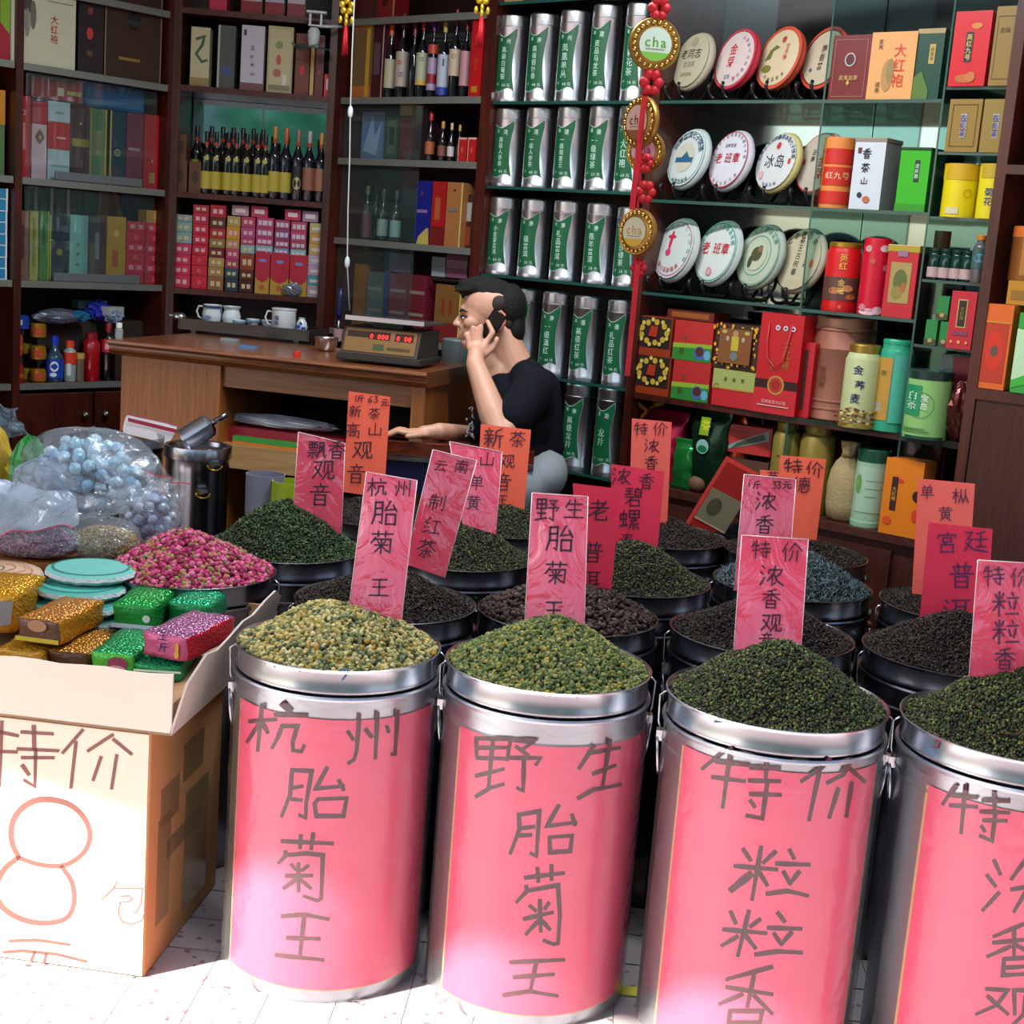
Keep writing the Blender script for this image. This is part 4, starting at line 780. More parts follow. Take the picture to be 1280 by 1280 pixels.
for ci, (x0, x1, ys, cc) in enumerate([(320, 342, [318, 307, 297, 285, 272], ['#88a4b0', '#b83c74', '#b8406c', '#b8406c']), (343, 362, [320, 310, 300, 287, 275], ['#7c84b0', '#a83858', '#8c3c6c', '#a83c5c']), (363, 383, [323, 312, 302, 290, 277], ['#84b0ac', '#a8405c', '#b84870', '#b83c5c'])]):
    base = FD.hit((x0+x1)/2, ys[0]-1, 0.03)[1]
    dd = [[('r', 0.12, 0.25, 0.88, 0.7, '#c8c0d0'), ('r', 0.3, 0.15, 0.36, 0.85, c), ('r', 0.62, 0.15, 0.68, 0.85, c)] for c in cc]
    stack(FD, x0, x1, ys, cc, 'packet %s in the pile on the ' + ['left', 'middle', 'right'][ci] + ' pouch shaped red carton', levels=None, v=0.03, group='packets piled on the red carton row', deco=dd)
for k, (x0, x1, y0) in enumerate(((319, 337, 314), (338, 361, 316), (362, 384, 319))):
    pbox(FD, x0, x1, y0, 363+k*3, 'upright red and yellow carton with a blue emblem, ' + ['left', 'middle', 'right'][k] + ' of three', '#b88c34', [('p', [(0, 0.42), (0.15, 0.33), (0.5, 0.26), (0.85, 0.33), (1, 0.42), (1, 1), (0, 1)], '#b01c34'), ('e', 0.5, 0.78, 0.016, 0.007, '#7c7cb8'), ('e', 0.5, 0.15, 0.012, 0.012, '#a8602c')], levels=ZD, v=0.03, name='carton', cat='carton')
stack(FD, 385, 403, [370, 357, 345, 332, 319, 305, 292, 279], ['#9c8c9c', '#4c8c94', '#b08cac', '#b09cb0', '#b8985c', '#c09440', '#b0a870'], 'packet %s in the column by the cabinet post', levels=ZD, v=0.03, group='packets in the column by the post', deco=[[('r', 0.2, 0.3, 0.8, 0.6, '#c8c0b8')]])
for k, (x0, x1, y0, y1, c) in enumerate(((290, 311, 257, 269, '#b8949c'), (314, 335, 258, 271, '#c03c5c'), (356, 376, 262, 275, '#c03458'), (378, 398, 264, 277, '#9c8498'))):
    zz = FD.hit((x0+x1)/2, y1+0.5, 0.05)[1]
    pbox(FD, x0, x1, y0, y1, 'single %s packet lying on top of the packet columns, %s from the left' % (['pale pink', 'bright pink', 'rose red', 'greyish lilac'][k], ['first', 'second', 'third', 'last'][k]), c, [('r', 0.2, 0.3, 0.8, 0.7, '#e0c8d0')], z=zz, v=0.045, name='cigarette_packet', cat='packet', dep=0.05)
crumple('cable_coil', 'grey coiled plastic thing in front of the right red carton', 'coil', None, '#6c7078', sc=(0.035, 0.012, 0.026), ctr=tuple(FD.P(FD.hit(366, 362, 0.01)[0], 0.012, 1.134)), seed=11, metal=0.2, rz=FD.ang, amp=0.5)
# ------------------------------------------------------------------ wine cabinet behind the scale
Z3 = [2.215, 1.921, 1.690, 1.380, 1.02]
pbox(FA, 441, 465, 25, 122, 'brown gold edged spirits carton, left end of the wine row', '#6c5434', [('r', 0, 0, 1, 0.16, '#a8602c'), ('r', 0, 0.88, 1, 1, '#b0702c'), ('r', 0.7, 0, 0.9, 1, '#b8902c')], levels=Z3, v=0.02, name='carton', cat='carton')
pbox(FA, 466, 482, 24, 122, 'maroon spirits carton with a pale edge in the wine row', '#401018', [('r', 0.75, 0, 0.83, 1, '#a8a49c'), ('r', 0.1, 0.3, 0.6, 0.7, '#5c3c48')], levels=Z3, v=0.02, name='carton', cat='carton')
pbox(FA, 483, 500, 27, 121, 'dark red carton behind the first wine bottle', '#541014', levels=Z3, v=0.12, name='carton', cat='carton')
W = [(488, 15, 29, 122, '#c85c2c', '#a8a888', 'wine bottle with an orange capsule and cream label', (0.14, 0.52)),
 (503, 15, 17, 121, '#501820', '#a89c90', 'wine bottle with a dark red capsule and picture label', (0.14, 0.55)),
 (517, 13, 29, 121, '#6c2030', None, 'wine bottle with a dark capsule and no visible label', (0.1, 0.5)),
 (528, 14, 20, 120, '#a01c34', '#a8ac90', 'wine bottle with red capsule and green gold label', (0.16, 0.55)),
 (541, 11, 22, 120, '#5c1c6c', '#a08cac', 'slim bottle with a purple capsule and striped label', (0.1, 0.5)),
 (555, 14, 24, 119, '#b0a04c', '#a8b4c4', 'wine bottle with gold capsule and tall white label', (0.10, 0.55)),
 (569, 14, 12, 120, '#7c1420', '#b8a890', 'wine bottle with deep red capsule and white label', (0.25, 0.55)),
 (582, 12, 22, 121, '#5c1018', '#b08088', 'wine bottle with pinkish label beside the red carton', (0.15, 0.58))]
for k, (x, w_, a, b, cap, lab, lb, lr) in enumerate(W):
    ex = []
    if k == 1: ex = [('e', 0.3, 0.42, 0.010, 0.008, '#9c4c48'), ('e', 0.45, 0.28, 0.012, 0.01, '#7c6478')]
    if k == 3: ex = [('r', 0.15, 0.16, 0.85, 0.22, '#c8a02c'), ('e', 0.5, 0.47, 0.013, 0.008, '#7c8c6c')]
    if k == 4: ex = [('r', 0, 0.18, 1, 0.3, '#8c1c2c'), ('r', 0, 0.55, 1, 0.66, '#b04030')]
    if k == 5: ex = [('r', 0, 0.04, 1, 0.14, '#2c3c9c'), ('r', 0.4, 0.4, 0.55, 0.5, '#2c3c5c')]
    if k == 6: ex = [('o', 0.4, 0.47, 0.008, 0.003, '#a8483c')]
    pbottle(FA, x, w_, a, b, lb, '#0c1018', cap, lab, lr, levels=Z3, v=0.02, nr=0.36, neck=(0.56, 0.70), extra=ex, cat='bottle', name='wine_bottle')
pbox(FA, 588, 603, 22, 121, 'red carton with gold lettering at the end of the wine row', '#b0141c', [('r', 0.25, 0.06, 0.75, 0.14, '#a87c24'), ('t', '藏珍', 0.5, 0.72, 0.02, '#c04c24', True), ('t', '酒五', 0.5, 0.42, 0.02, '#c04c24', True)], levels=Z3, v=0.01, name='carton', cat='carton')
pbox(FA, 470, 494, -30, 24, 'red carton with a dark emblem on the highest shelf', '#8c141c', [('e', 0.5, 0.5, 0.015, 0.02, '#3c0c10'), ('r', 0.92, 0, 1, 1, '#b0a060')], v=0.16, z=2.215, name='carton', cat='carton')
mb = MB(); mb.box(-0.80, -0.05, 0.24, 0.30, 1.921, 2.16, mat('#7c141a', 0.5)); obj('red_carton_row', mb, label='broad red carton standing behind the wine bottles', cat='carton', loc=tuple(FA.P(0, 0, 0)), rz=FA.ang)
mb = MB(); d_ = []; q0 = FA.hit(528, 50, 0.22); q1 = FA.hit(592, -20, 0.22)
mb.box(q0[0], q1[0], 0.232, 0.234, q0[1]-0.12, 2.215-0.023, mat('#8fa4a8', 0.7)); o = obj('paper_note', mb, label='pale handwritten paper standing behind the wine bottles', cat='paper', loc=tuple(FA.P(0, 0, 0)), rz=FA.ang)
mb = MB()
for r_ in range(6):
    x_ = q0[0]+0.02
    while x_ < q1[0]-0.02:
        w_ = random.uniform(0.004, 0.012); mb.box(x_, x_+w_, 0.230, 0.2315, 2.17-r_*0.016, 2.173-r_*0.016+random.uniform(0, .004), mat('#3c4c5c', 0.6)); x_ += w_+0.004
obj('handwriting', mb, o, kind='stuff')
# second row
pbox(FA, 452, 480, 140, 192, 'blue white plastic wrapped packet behind cabinet glass', '#6f86ac', [('p', [(0.1, 0.2), (0.5, 0.95), (0.6, 0.5), (0.9, 0.8), (0.7, 0.1)], '#a0b4d4')], levels=Z3, v=0.08, rough=0.15, name='packet', cat='packet')
pbox(FA, 481, 498, 145, 198, 'grey framed picture box in the second row', '#3a4640', [('r', 0.2, 0.15, 0.85, 0.9, '#5c6450'), ('r', 0.35, 0.35, 0.7, 0.75, '#2c342c')], levels=Z3, v=0.06, name='carton', cat='carton')
pbox(FA, 499, 516, 146, 199, 'dull red box beside the framed picture box', '#5c2424', levels=Z3, v=0.05, name='carton', cat='carton')
pbox(FA, 500, 517, 132, 144, 'small yellow white packet lying above the dull red box', '#a8985c', z=FA.hit(508, 145, 0.07)[1], v=0.06, name='packet', cat='packet')
pbox(FA, 519, 534, 135, 200, 'very dark tall box in the middle of the second row', '#26141a', levels=Z3, v=0.04, name='carton', cat='carton')
SB = [(538, 11, 140, 200, '#b8242c', '#a85c3c', 'small bottle with red top and orange label'), (553, 10, 152, 200, '#b8843c', '#7c4c44', 'small bottle with gold top'), (564, 8, 154, 200, '#c8b48c', '#c8c4c4', 'small bottle with cream top and white label'), (574, 7, 156, 200, '#b8943c', None, 'slim small bottle with yellow top')]
for x, w_, a, b, cap, lab, lb in SB: pbottle(FA, x, w_, a, b, lb+' in the second row', '#201820', cap, lab, (0.15, 0.4), levels=Z3, v=0.03, nr=0.42, neck=(0.5, 0.7), name='small_bottle')
for k, x in enumerate((574, 586)):
    pbox(FA, x-1, x+9, 172, 200, 'red and white small box %s by the right post' % ['left one' , 'right one'][k], '#b01c20', [('r', 0, 0, 0.08, 1, '#d8a8a0'), ('r', 0, 0.92, 1, 1, '#d8a8a0'), ('e', 0.5, 0.5, 0.006, 0.012, '#c84c3c')], levels=Z3, v=0.015)
# third row
for k, (x, a, cap, lab, lb) in enumerate(((459, 232, '#6c6030', '#6c3c44', 'dim bottle with yellow top behind the pane'), (479, 236, '#2c3c2c', '#8ca49c', 'green bottle with white label behind the pane, left'), (495, 238, '#2c4c4c', '#8cb0a4', 'green bottle with white label behind the pane, right'), (470, 231, '#2c2420', None, 'dark bottle between the labelled ones behind the pane'))):
    pbottle(FA, x, 13, a, 296, lb, '#18221c', cap, lab, (0.1, 0.42) if k else (0.05, 0.5), levels=Z3, v=0.06+0.05*(k == 3), nr=0.36, neck=(0.55, 0.7))
pbox(FA, 519, 538, 226, 306, 'royal blue upright carton', '#161c78', [('r', 0.1, 0.5, 0.8, 0.55, '#7c6c9c'), ('e', 0.4, 0.8, 0.008, 0.01, '#5c2c6c')], levels=Z3, v=0.03, name='carton', cat='carton')
pbox(FA, 539, 556, 227, 308, 'upright red carton with a gold panel', '#a4161a', [('r', 0.25, 0.4, 0.65, 0.75, '#a8542c'), ('r', 0, 0.0, 1, 0.3, '#6c1014')], levels=Z3, v=0.025, name='carton', cat='carton')
pbox(FA, 557, 577, 228, 309, 'tan upright carton with pale edge', '#a0683c', [('r', 0.92, 0, 1, 1, '#c8b870'), ('e', 0.5, 0.88, 0.006, 0.004, '#2c1c1c'), ('r', 0.2, 0.55, 0.75, 0.6, '#6c6c6c')], levels=Z3, v=0.02, name='carton', cat='carton')
pbox(FA, 581, 592, 243, 290, 'small dark packet with white print beyond the tan carton', '#3a2420', [('r', 0.1, 0.5, 0.8, 0.85, '#a8a8a8'), ('r', 0.1, 0.05, 0.8, 0.4, '#8c3c20')], levels=Z3, v=0.05, name='packet', cat='packet')
q = FA.hit(526, 305, 0.015)
mb = MB(); mb.add([(0, 0, 0), (0.055, 0, 0), (0.050, 0, 0.062), (0.010, 0, 0.03), (0, 0.012, 0), (0.055, 0.012, 0), (0.05, 0.012, 0.062), (0.01, 0.012, 0.03)], [(0, 1, 2, 3), (7, 6, 5, 4), (0, 4, 5, 1), (1, 5, 6, 2), (2, 6, 7, 3), (3, 7, 4, 0)], mat('#b8a458', 0.4)); obj('folded_packet', mb, label='small yellow folded packet leaning before the blue carton', cat='packet', loc=tuple(FA.P(q[0]-0.02, 0.008, 1.3805)), rz=FA.ang)
# fourth row
for k, (x0, x1, a, c, lb) in enumerate(((441, 456, 330, '#8c5410', 'ochre carton at the left end of the lowest wine row'), (458, 478, 340, '#58605c', 'grey green carton in the lowest wine row'), (479, 484, 338, '#28306c', 'thin blue carton in the lowest wine row'), (485, 508, 342, '#6c2430', 'dull red carton with pale bands in the lowest wine row'), (509, 532, 344, '#6c1c2c', 'dull wine red carton in the lowest wine row'))):
    pbox(FA, x0, x1, a, 420, lb, c, [('r', 0.1, 0.7, 0.9, 0.75, '#8c7c74'), ('r', 0.1, 0.35, 0.9, 0.4, '#8c7c74')] if k in (1, 3, 4) else [], z=1.02, v=0.05, name='carton', cat='carton')
stack(FA, 486, 512, [341, 328, 316], ['#5c3c50'], ['violet packet under another on the dull red carton', 'violet packet topmost on the dull red carton'], v=0.06)
stack(FA, 539, 556, [346, 333, 321], ['#8c949c', '#7f8c90'], ['grey packet under another beside the violet ones', 'grey packet topmost beside the violet ones'], v=0.06)
stack(FA, 557, 584, [348, 336, 325, 316], ['#7c4c64', '#8c6878', '#6c4458'], ['mauve packet lowest above the gold jar box', 'mauve packet in the middle above the gold jar box', 'mauve packet topmost above the gold jar box'], v=0.06)
pbox(FA, 539, 584, 349, 353, 'thin board carrying the grey and mauve packets', '#20120e', z=FA.hit(560, 352, 0.06)[1], v=0.03, dep=0.14)
pbox(FA, 543, 574, 356, 420, 'brown gold liquor box with red figures beside the man', '#7c5428', [('r', 0, 0, 1, 0.35, '#7c1c1c'), ('e', 0.35, 0.62, 0.008, 0.03, '#8c2c1c'), ('e', 0.65, 0.62, 0.008, 0.03, '#8c2c1c')], z=1.02, v=0.03)
pbox(FA, 574, 586, 352, 420, 'yellow ochre box with bright edge beside the man', '#a8842c', [('r', 0, 0, 0.12, 1, '#d8c060')], z=1.02, v=0.01)
for (z0, z1) in ((1.695, 1.895), (1.385, 1.665), (1.025, 1.355)):
    for (a, b, v_) in ((-0.83, -0.40, 0.012),):
        mb = MB(); mb.box(a, b, v_, v_+0.004, z0, z1, GLASS); obj('sliding_pane', mb, C3)
# ------------------------------------------------------------------ silver tea tins with green labels
SILVER = mat('#dfe3ea', 0.30, 1.0, 0.04, 6); GREEN = mat('#0b5a36', 0.4, 0, 0.06, 12); GLINE = mat('#b4c8bc', 0.5)
def tea_tin(x, w_, yt, yb, z, label, left, top, name, price, v=0.012, blue=False):
    rr = w_/2*FA.depth(x, (yt+yb)/2, v+0.04)/FPX
    u = FA.hit(x, (yt+yb)/2, v+rr)[0]; zt = FA.hit(x, yt, v+rr)[1]; h = zt-z
    p = FA.P(u, v+rr, z+0.0004); ang = math.atan2(p[0], p[1])
    o = thing('tea_tin', label, 'tin', tuple(p), -ang+0.10, 'silver tea tins with green labels')
    mb = MB(); mb.lathe([(0.001, 0), (rr*0.99, 0), (rr, 0.003), (rr, h*0.055), (rr*0.985, h*0.06), (rr*0.985, h*0.835), (rr, h*0.84), (rr, h*0.852), (rr*0.96, h*0.86)], SILVER, 32); obj('body', mb, o)
    mb = MB(); mb.lathe([(rr*0.96, h*0.85), (rr*0.97, h*0.862), (rr*0.97, h*0.975), (rr*0.90, h*0.99), (rr*0.3, h), (0.001, h)], SILVER, 32); obj('lid', mb, o)
    # wavy edged green wrap label over the left half of the face
    mb = MB(); W_ = 2*rr; a0, a1 = -1.3, 0.16; n = 18
    def L(a, t, e): return (math.sin(a)*(rr*0.985+e), -math.cos(a)*(rr*0.985+e), t*h)
    def edge(k, t):  # top and bottom waves
        s = (k/n)
        return t+0.028*math.sin(s*2*PI*0.9+0.6)*1.0-0.02+0.04*s**3
    def aend(t): return a1-0.20*math.sin(max(0, min(1, (t-0.13)/0.62))*PI)
    rows = 8
    for (e, grow, m_) in ((0.0008, 0.0, GLINE), (0.0014, 0.012, GREEN)):
        vs = []
        for k in range(n+1):
            tb = 0.14+grow*0.7+0.03*math.sin(k/n*5.6+3.4)-0.03*(k/n)**2; tt = 0.765-grow*0.7+0.028*math.sin(k/n*5.4+2.4)+0.05*(k/n)**3
            for j in range(rows+1):
                t = tb+(tt-tb)*j/rows; ae = aend(t)-grow*1.6; a = a0+(ae-a0)*k/n
                vs.append(L(a, t, e))
        mb.add(vs, [(k*(rows+1)+j, (k+1)*(rows+1)+j, (k+1)*(rows+1)+j+1, k*(rows+1)+j+1) for k in range(n) for j in range(rows)], m_, True)
    lb = obj('green_label', mb, o)
    mb = MB(); fm = lambda x_, y_: L(x_/rr, y_/h, 0.0022)
    c = mat('#b8d8c8', 0.5)
    pwrite(mb, left, -0.92*rr, 0.70*h, 0.014, fm, c, sx=0.8); pwrite(mb, top, -0.38*rr, 0.685*h, 0.020, fm, c, sx=0.8)
    nn_ = len(name); pwrite(mb, name, -0.66*rr, 0.44*h, min(0.030, 0.36*h/nn_), fm, c, vertical=True, sx=0.85)
    pwrite(mb, '州', -1.0*rr, 0.20*h, 0.010, fm, c, sx=0.8); pwrite(mb, price+'元', -0.48*rr, 0.19*h, 0.013, fm, c)
    obj('lettering', mb, lb, kind='stuff')
    return o
rows_ = [
 (zT[0], [(640, 20, 122), (678, 18, 122), (716, 14, 122), (756, 7, 121), (798, 5, 122)], ['贵州', '湖南', '贵州', '福建', '福建'], ['高级白毫银', '高级银针香', '凤凰单丛', '贡品乌龙茶', '茉莉花茶'], ['58', '48', '48', '38', '18'], 'top'),
 (zT[1], [(636, 136, 235), (674, 135, 237), (712, 134, 240), (752, 133, 243), (789, 133, 245)], ['台湾', '台湾', '福建', '福德', '广南'], ['高级人参茶', '一级人参茶', '一级观音王', '一级绿茶', '大红袍'], ['80', '48', '50', '25', '60'], 'second'),
 (zT[2], [(629, 246, 343), (668, 249, 346), (708, 251, 350), (749, 254, 356), (787, 259, 361)], ['云南', '云南', '云南', '云南', '海南'], ['小金芽普洱', '宫级普洱', '礼品普洱', '陈年普洱', '白沙绿茶'], ['80', '50', '30', '28', '25'], 'third'),
 (zT[3], [(655, 360, 456), (694, 364, 462), (733, 369, 468), (775, 374, 472)], ['云南', '云南', '英德', '英德'], ['高级滇红', '一级滇红', '高级红茶', '礼品红茶'], ['60', '48', '60', '38'], 'fourth'),
 (zT[4], [(722, 478, 582), (762, 483, 590)], ['福南', '西湖'], ['高级龙井', '龙井'], ['38', '120'], 'fifth')]
for z, L_, tops, names, prices, rn in rows_:
    for k, (x, yt, yb) in enumerate(L_):
        nm = ['first', 'second', 'third', 'fourth', 'fifth']
        tea_tin(x, 38 if rn != 'top' else 38, yt, yb, z, 'silver tea tin priced %s with green label, %s in the %s tin row' % (prices[k], nm[k] if k < len(L_)-1 else 'last', rn), tops[k][0], tops[k][1], names[k], prices[k])
for k, (x0, x1, a, c, lb) in enumerate(((618, 655, -60, '#a88c5c', 'tan box standing above the tea tins, left end'), (657, 690, -60, '#4c2020', 'dark red box standing above the tea tins'), (700, 712, -60, '#202428', 'black box standing above the tea tins'), (722, 745, -60, '#7c98a0', 'pale grey box standing above the tea tins'))):
    pbox(FA, x0, x1, a, 9, lb, c, z=2.2455, v=0.03)
# ------------------------------------------------------------------ wrapped tea cakes on black stands
def cake(x, y, w_, h_, z, label, face, rim, dec, tilt=0.24, yaw=-0.33, v=0.055):
    R = h_/2*FA.depth(x, y, v)/FPX*1.02
    u = FA.hit(x, y, v)[0]
    t = thing('tea_cake', label, 'tea cake', tuple(FA.P(u, v, z+0.034)), FA.ang+yaw, 'wrapped tea cakes on stands')
    tf = Matrix.Rotation(-tilt, 4, 'X')@Matrix.Translation((0, 0, R))@Matrix.Rotation(PI/2, 4, 'X')   # disc axis towards -y
    mb = MB(); th = 0.022
    n = 30
    prof = [(0.001, -th*0.6), (R*0.7, -th*0.7), (R*0.93, -th*0.4), (R, 0.0), (R*0.97, th*0.45), (R*0.85, th*0.8), (R*0.55, th), (0.001, th)]
    mb.lathe(prof, mat(rim, 0.7, 0, 0.1, 30), n, tf=tf, sharp=60)
    # pleats round the rim
    obj('paper_wrap', mb, t)
    mb = MB()
    fm = lambda s, q: tuple(tf@Vector(((s-0.5)*2*R, (q-0.5)*2*R, th+0.001+0.0*s-0.25*th*max(0, (math.hypot((s-0.5)*2, (q-0.5)*2)-0.55))*1.6)))
    base = [('c', 0.5, 0.5, R*0.90, face)]
    k = [0]
    def mp(x_, y_):
        return fm(x_/(2*R), y_/(2*R))
    lift = 0.0
    for d in base+dec:
        lift += 0.0004
        def q(s, t_, l=lift):
            p = Vector(((s-0.5)*2*R, (t_-0.5)*2*R, th+0.0012+l-0.5*th*max(0.0, math.hypot((s-0.5)*2, (t_-0.5)*2)-0.5)))
            return tuple(tf@p)
        if d[0] == 'c':
            rr_ = d[3]; n = 26; rings = [0.0, 0.35, 0.7, 1.0]; vs = []
            for g_ in rings: vs += [q(d[1]+g_*rr_*math.cos(2*PI*i/n)/(2*R), d[2]+g_*rr_*math.sin(2*PI*i/n)/(2*R)) for i in range(n)]
            mb.add(vs, [(a*n+i, a*n+(i+1) % n, (a+1)*n+(i+1) % n, (a+1)*n+i) for a in range(3) for i in range(n)], C(d[4]))
        elif d[0] == 'o':
            rr_, wd, n = d[3], d[4], 32; vs = []
            for i in range(n):
                a = 2*PI*i/n; vs += [q(d[1]+(rr_-wd)*math.cos(a)/(2*R), d[2]+(rr_-wd)*math.sin(a)/(2*R)), q(d[1]+rr_*math.cos(a)/(2*R), d[2]+rr_*math.sin(a)/(2*R))]
            mb.add(vs, [(2*i, 2*i+1, (2*i+3) % (2*n), (2*i+2) % (2*n)) for i in range(n)], C(d[5]))
        elif d[0] == 't':
            pwrite(mb, d[1], d[2]*2*R, d[3]*2*R, d[4], lambda x_, y_: q(x_/(2*R), y_/(2*R)), C(d[5]), vertical=len(d) > 6 and d[6])
        elif d[0] == 'arc':   # characters round the rim
            txt, rad, a0, a1, sz, c = d[1:7]
            for i, ch in enumerate(txt):
                a = a0+(a1-a0)*i/max(1, len(txt)-1); cx_, cy_ = 0.5+rad*math.cos(a), 0.5+rad*math.sin(a); ro = a-PI/2
                vs, fs = PG.get(ch, ([], []))
                if vs: mb.add([q(cx_+(x_*math.cos(ro)-y_*math.sin(ro))*sz/(2*R), cy_+(x_*math.sin(ro)+y_*math.cos(ro))*sz/(2*R)) for x_, y_ in vs], fs, C(c))
        elif d[0] == 'h':
            for i, ch in enumerate(d[1]): hwrite(mb, ch, d[2]*2*R+(i*d[4]*1.15 if len(d) > 6 else 0), -(d[3]*2*R-(0 if len(d) > 6 else i*d[4]*1.1)), d[4], lambda x_, y_: q(x_/(2*R), -y_/(2*R)), C(d[5]), w=d[4]*0.12)
        elif d[0] == 'p':
            mb.add([q(*a) for a in d[1]], [tuple(range(len(d[1])))], C(d[2]))
        elif d[0] == 'e':
            n = 18; mb.add([q(d[1], d[2])]+[q(d[1]+d[3]*math.cos(2*PI*i/n)/(2*R), d[2]+d[4]*math.sin(2*PI*i/n)/(2*R)) for i in range(n)], [(0, 1+i, 1+(i+1) % n) for i in range(n)], C(d[5]))
    obj('printed_face', mb, t)
    # stand
    s = thing('plate_stand', 'black stand for '+label.replace('round tea cake ', ''), 'stand', tuple(FA.P(u, v, z)), FA.ang+yaw, 'black tea cake stands')
    B = mat('#0c0d10', 0.35)
    for sx in (-1, 1):
        mb = MB(); x_ = sx*0.035
        mb.tube([(x_, -0.058, 0.055), (x_, -0.062, 0.04), (x_, -0.050, 0.012), (x_, -0.035, 0.004), (x_, 0.03, 0.006), (x_, 0.06, 0.05), (x_, 0.075, 0.11)], 0.0055, B, 6); obj('arm', mb, s)
    mb = MB(); mb.box(-0.035, 0.035, 0.02, 0.032, 0.003, 0.012, B); obj('crossbar', mb, s)
    return t
AQ = '#3a8a8c'; RD_ = '#b02c3c'
cake(862, 75, 46, 74, zA[0], 'round tea cake in plain beige wrap with brown characters, top row', '#aba68e', '#a39e88', [('t', '老同志', 0.5, 0.6, 0.034, '#3c2a1c'), ('t', '普洱茶', 0.52, 0.42, 0.02, '#8c7c5c'), ('c', 0.5, 0.8, 0.016, '#9c927c'), ('t', '云南普洱', 0.5, 0.25, 0.014, '#8c7c5c')])
cake(917, 73, 46, 76, zA[0], 'round tea cake with pink rim and red characters, top row', '#c8b8b4', '#b8283c', [('c', 0.5, 0.5, 0.092*0.9, '#c8b8b4'), ('o', 0.5, 0.5, 0.098, 0.008, '#b83448'), ('t', '金芽', 0.45, 0.55, 0.038, '#b01c24', True), ('arc', '云南勐海古树茶珍藏', 0.36, 1.2, -1.2, 0.014, '#9c6c9c'), ('t', '普洱', 0.45, 0.2, 0.014, '#6c7c9c')])
cake(972, 70, 52, 78, zA[0], 'round tea cake with orange red rim and green garden picture, top row', '#c4b494', '#b8442c', [('o', 0.5, 0.5, 0.100, 0.012, '#b84c34'), ('p', [(0.2, 0.45), (0.28, 0.62), (0.4, 0.7), (0.5, 0.66), (0.36, 0.6), (0.34, 0.48)], '#5c6c2c'), ('e', 0.3, 0.32, 0.022, 0.012, '#6c7430'), ('t', '七子饼', 0.68, 0.58, 0.018, '#b83c2c', True), ('t', '春', 0.55, 0.78, 0.022, '#b83c2c'), ('arc', '云南普洱茶', 0.36, -2.1, -0.9, 0.012, '#3c3424')])
cake(1028, 72, 46, 76, zA[0], 'round tea cake with red edge cut by the glass divider, top row', '#b8ac94', '#a8402c', [('o', 0.5, 0.5, 0.098, 0.010, '#b84434'), ('t', '南香普', 0.5, 0.5, 0.026, '#3c2c20', True), ('e', 0.3, 0.3, 0.006, 0.006, '#3c5c7c')])
cake(855, 202, 52, 78, zA[1], 'round tea cake with blue white wrap and a temple picture, middle row', '#bfc9c8', '#aab8b8', [('o', 0.5, 0.5, 0.088, 0.003, AQ), ('e', 0.5, 0.5, 0.05, 0.05, '#bcbcac'), ('p', [(0.28, 0.42), (0.28, 0.5), (0.42, 0.5), (0.52, 0.6), (0.62, 0.5), (0.72, 0.5), (0.72, 0.42)], '#2c5c7c'), ('arc', '云南普洱七子饼茶', 0.37, 2.6, 0.4, 0.026, '#243c54'), ('arc', '中国云南茶', 0.38, -2.0, -1.1, 0.014, '#243c54')])
cake(908, 204, 52, 78, zA[1], 'round tea cake with white face, red ring and red characters, middle row', '#c8c8d0', '#b4b4bc', [('o', 0.5, 0.5, 0.092, 0.003, RD_), ('h', '老', 0.28, 0.52, 0.036, '#a82c34'), ('t', '班章', 0.62, 0.52, 0.036, '#a82c34'), ('t', '云南普洱', 0.5, 0.72, 0.013, '#5c3444'), ('arc', '云南勐海古树春茶珍藏七子饼', 0.40, 2.9, 0.1, 0.012, '#4c6478'), ('arc', '中国普洱茶云南', 0.39, -2.4, -0.7, 0.012, '#7c5c6c')])
cake(968, 202, 54, 78, zA[1], 'round tea cake with white face, yellow rim and black brush characters, middle row', '#c4c8c8', '#b4ac70', [('t', '冰岛', 0.5, 0.5, 0.046, '#1c1c24'), ('r' if 0 else 'e', 0.5, 0.75, 0.010, 0.012, '#b8343c'), ('e', 0.84, 0.5, 0.006, 0.010, '#b8343c'), ('arc', '云南普洱古树春茶冰岛七子饼茶', 0.40, 3.0, 0.2, 0.018, '#2c3c4c'), ('e', 0.25, 0.28, 0.012, 0.014, '#c8a8a8'), ('arc', '中国云南', 0.38, -1.9, -1.2, 0.012, '#3c4c7c')])
cake(1020, 206, 50, 80, zA[1], 'round tea cake with beige wrap and red ring behind the divider, middle row', '#b0a898', '#a89c8c', [('o', 0.5, 0.5, 0.094, 0.004, '#a83434'), ('t', '金芽', 0.62, 0.42, 0.036, '#a83424', True), ('t', '云南', 0.4, 0.6, 0.02, '#3c342c', True), ('e', 0.22, 0.5, 0.008, 0.010, '#a84444')])
cake(838, 327, 46, 82, zA[2], 'round tea cake with pink figure and pink violet ring, lower row', '#bfc8c4', '#a8b0ac', [('o', 0.5, 0.5, 0.094, 0.004, '#b05c8c'), ('arc', '云南普洱七子饼茶香', 0.38, 2.4, -0.4, 0.02, '#6ca4a4'), ('e', 0.42, 0.62, 0.008, 0.035, '#c02c4c'), ('e', 0.42, 0.68, 0.022, 0.006, '#c02c4c'), ('e', 0.42, 0.44, 0.014, 0.012, '#c03c6c'), ('arc', '勐海古树春茶', 0.33, -2.3, -0.9, 0.018, '#a83c4c')])
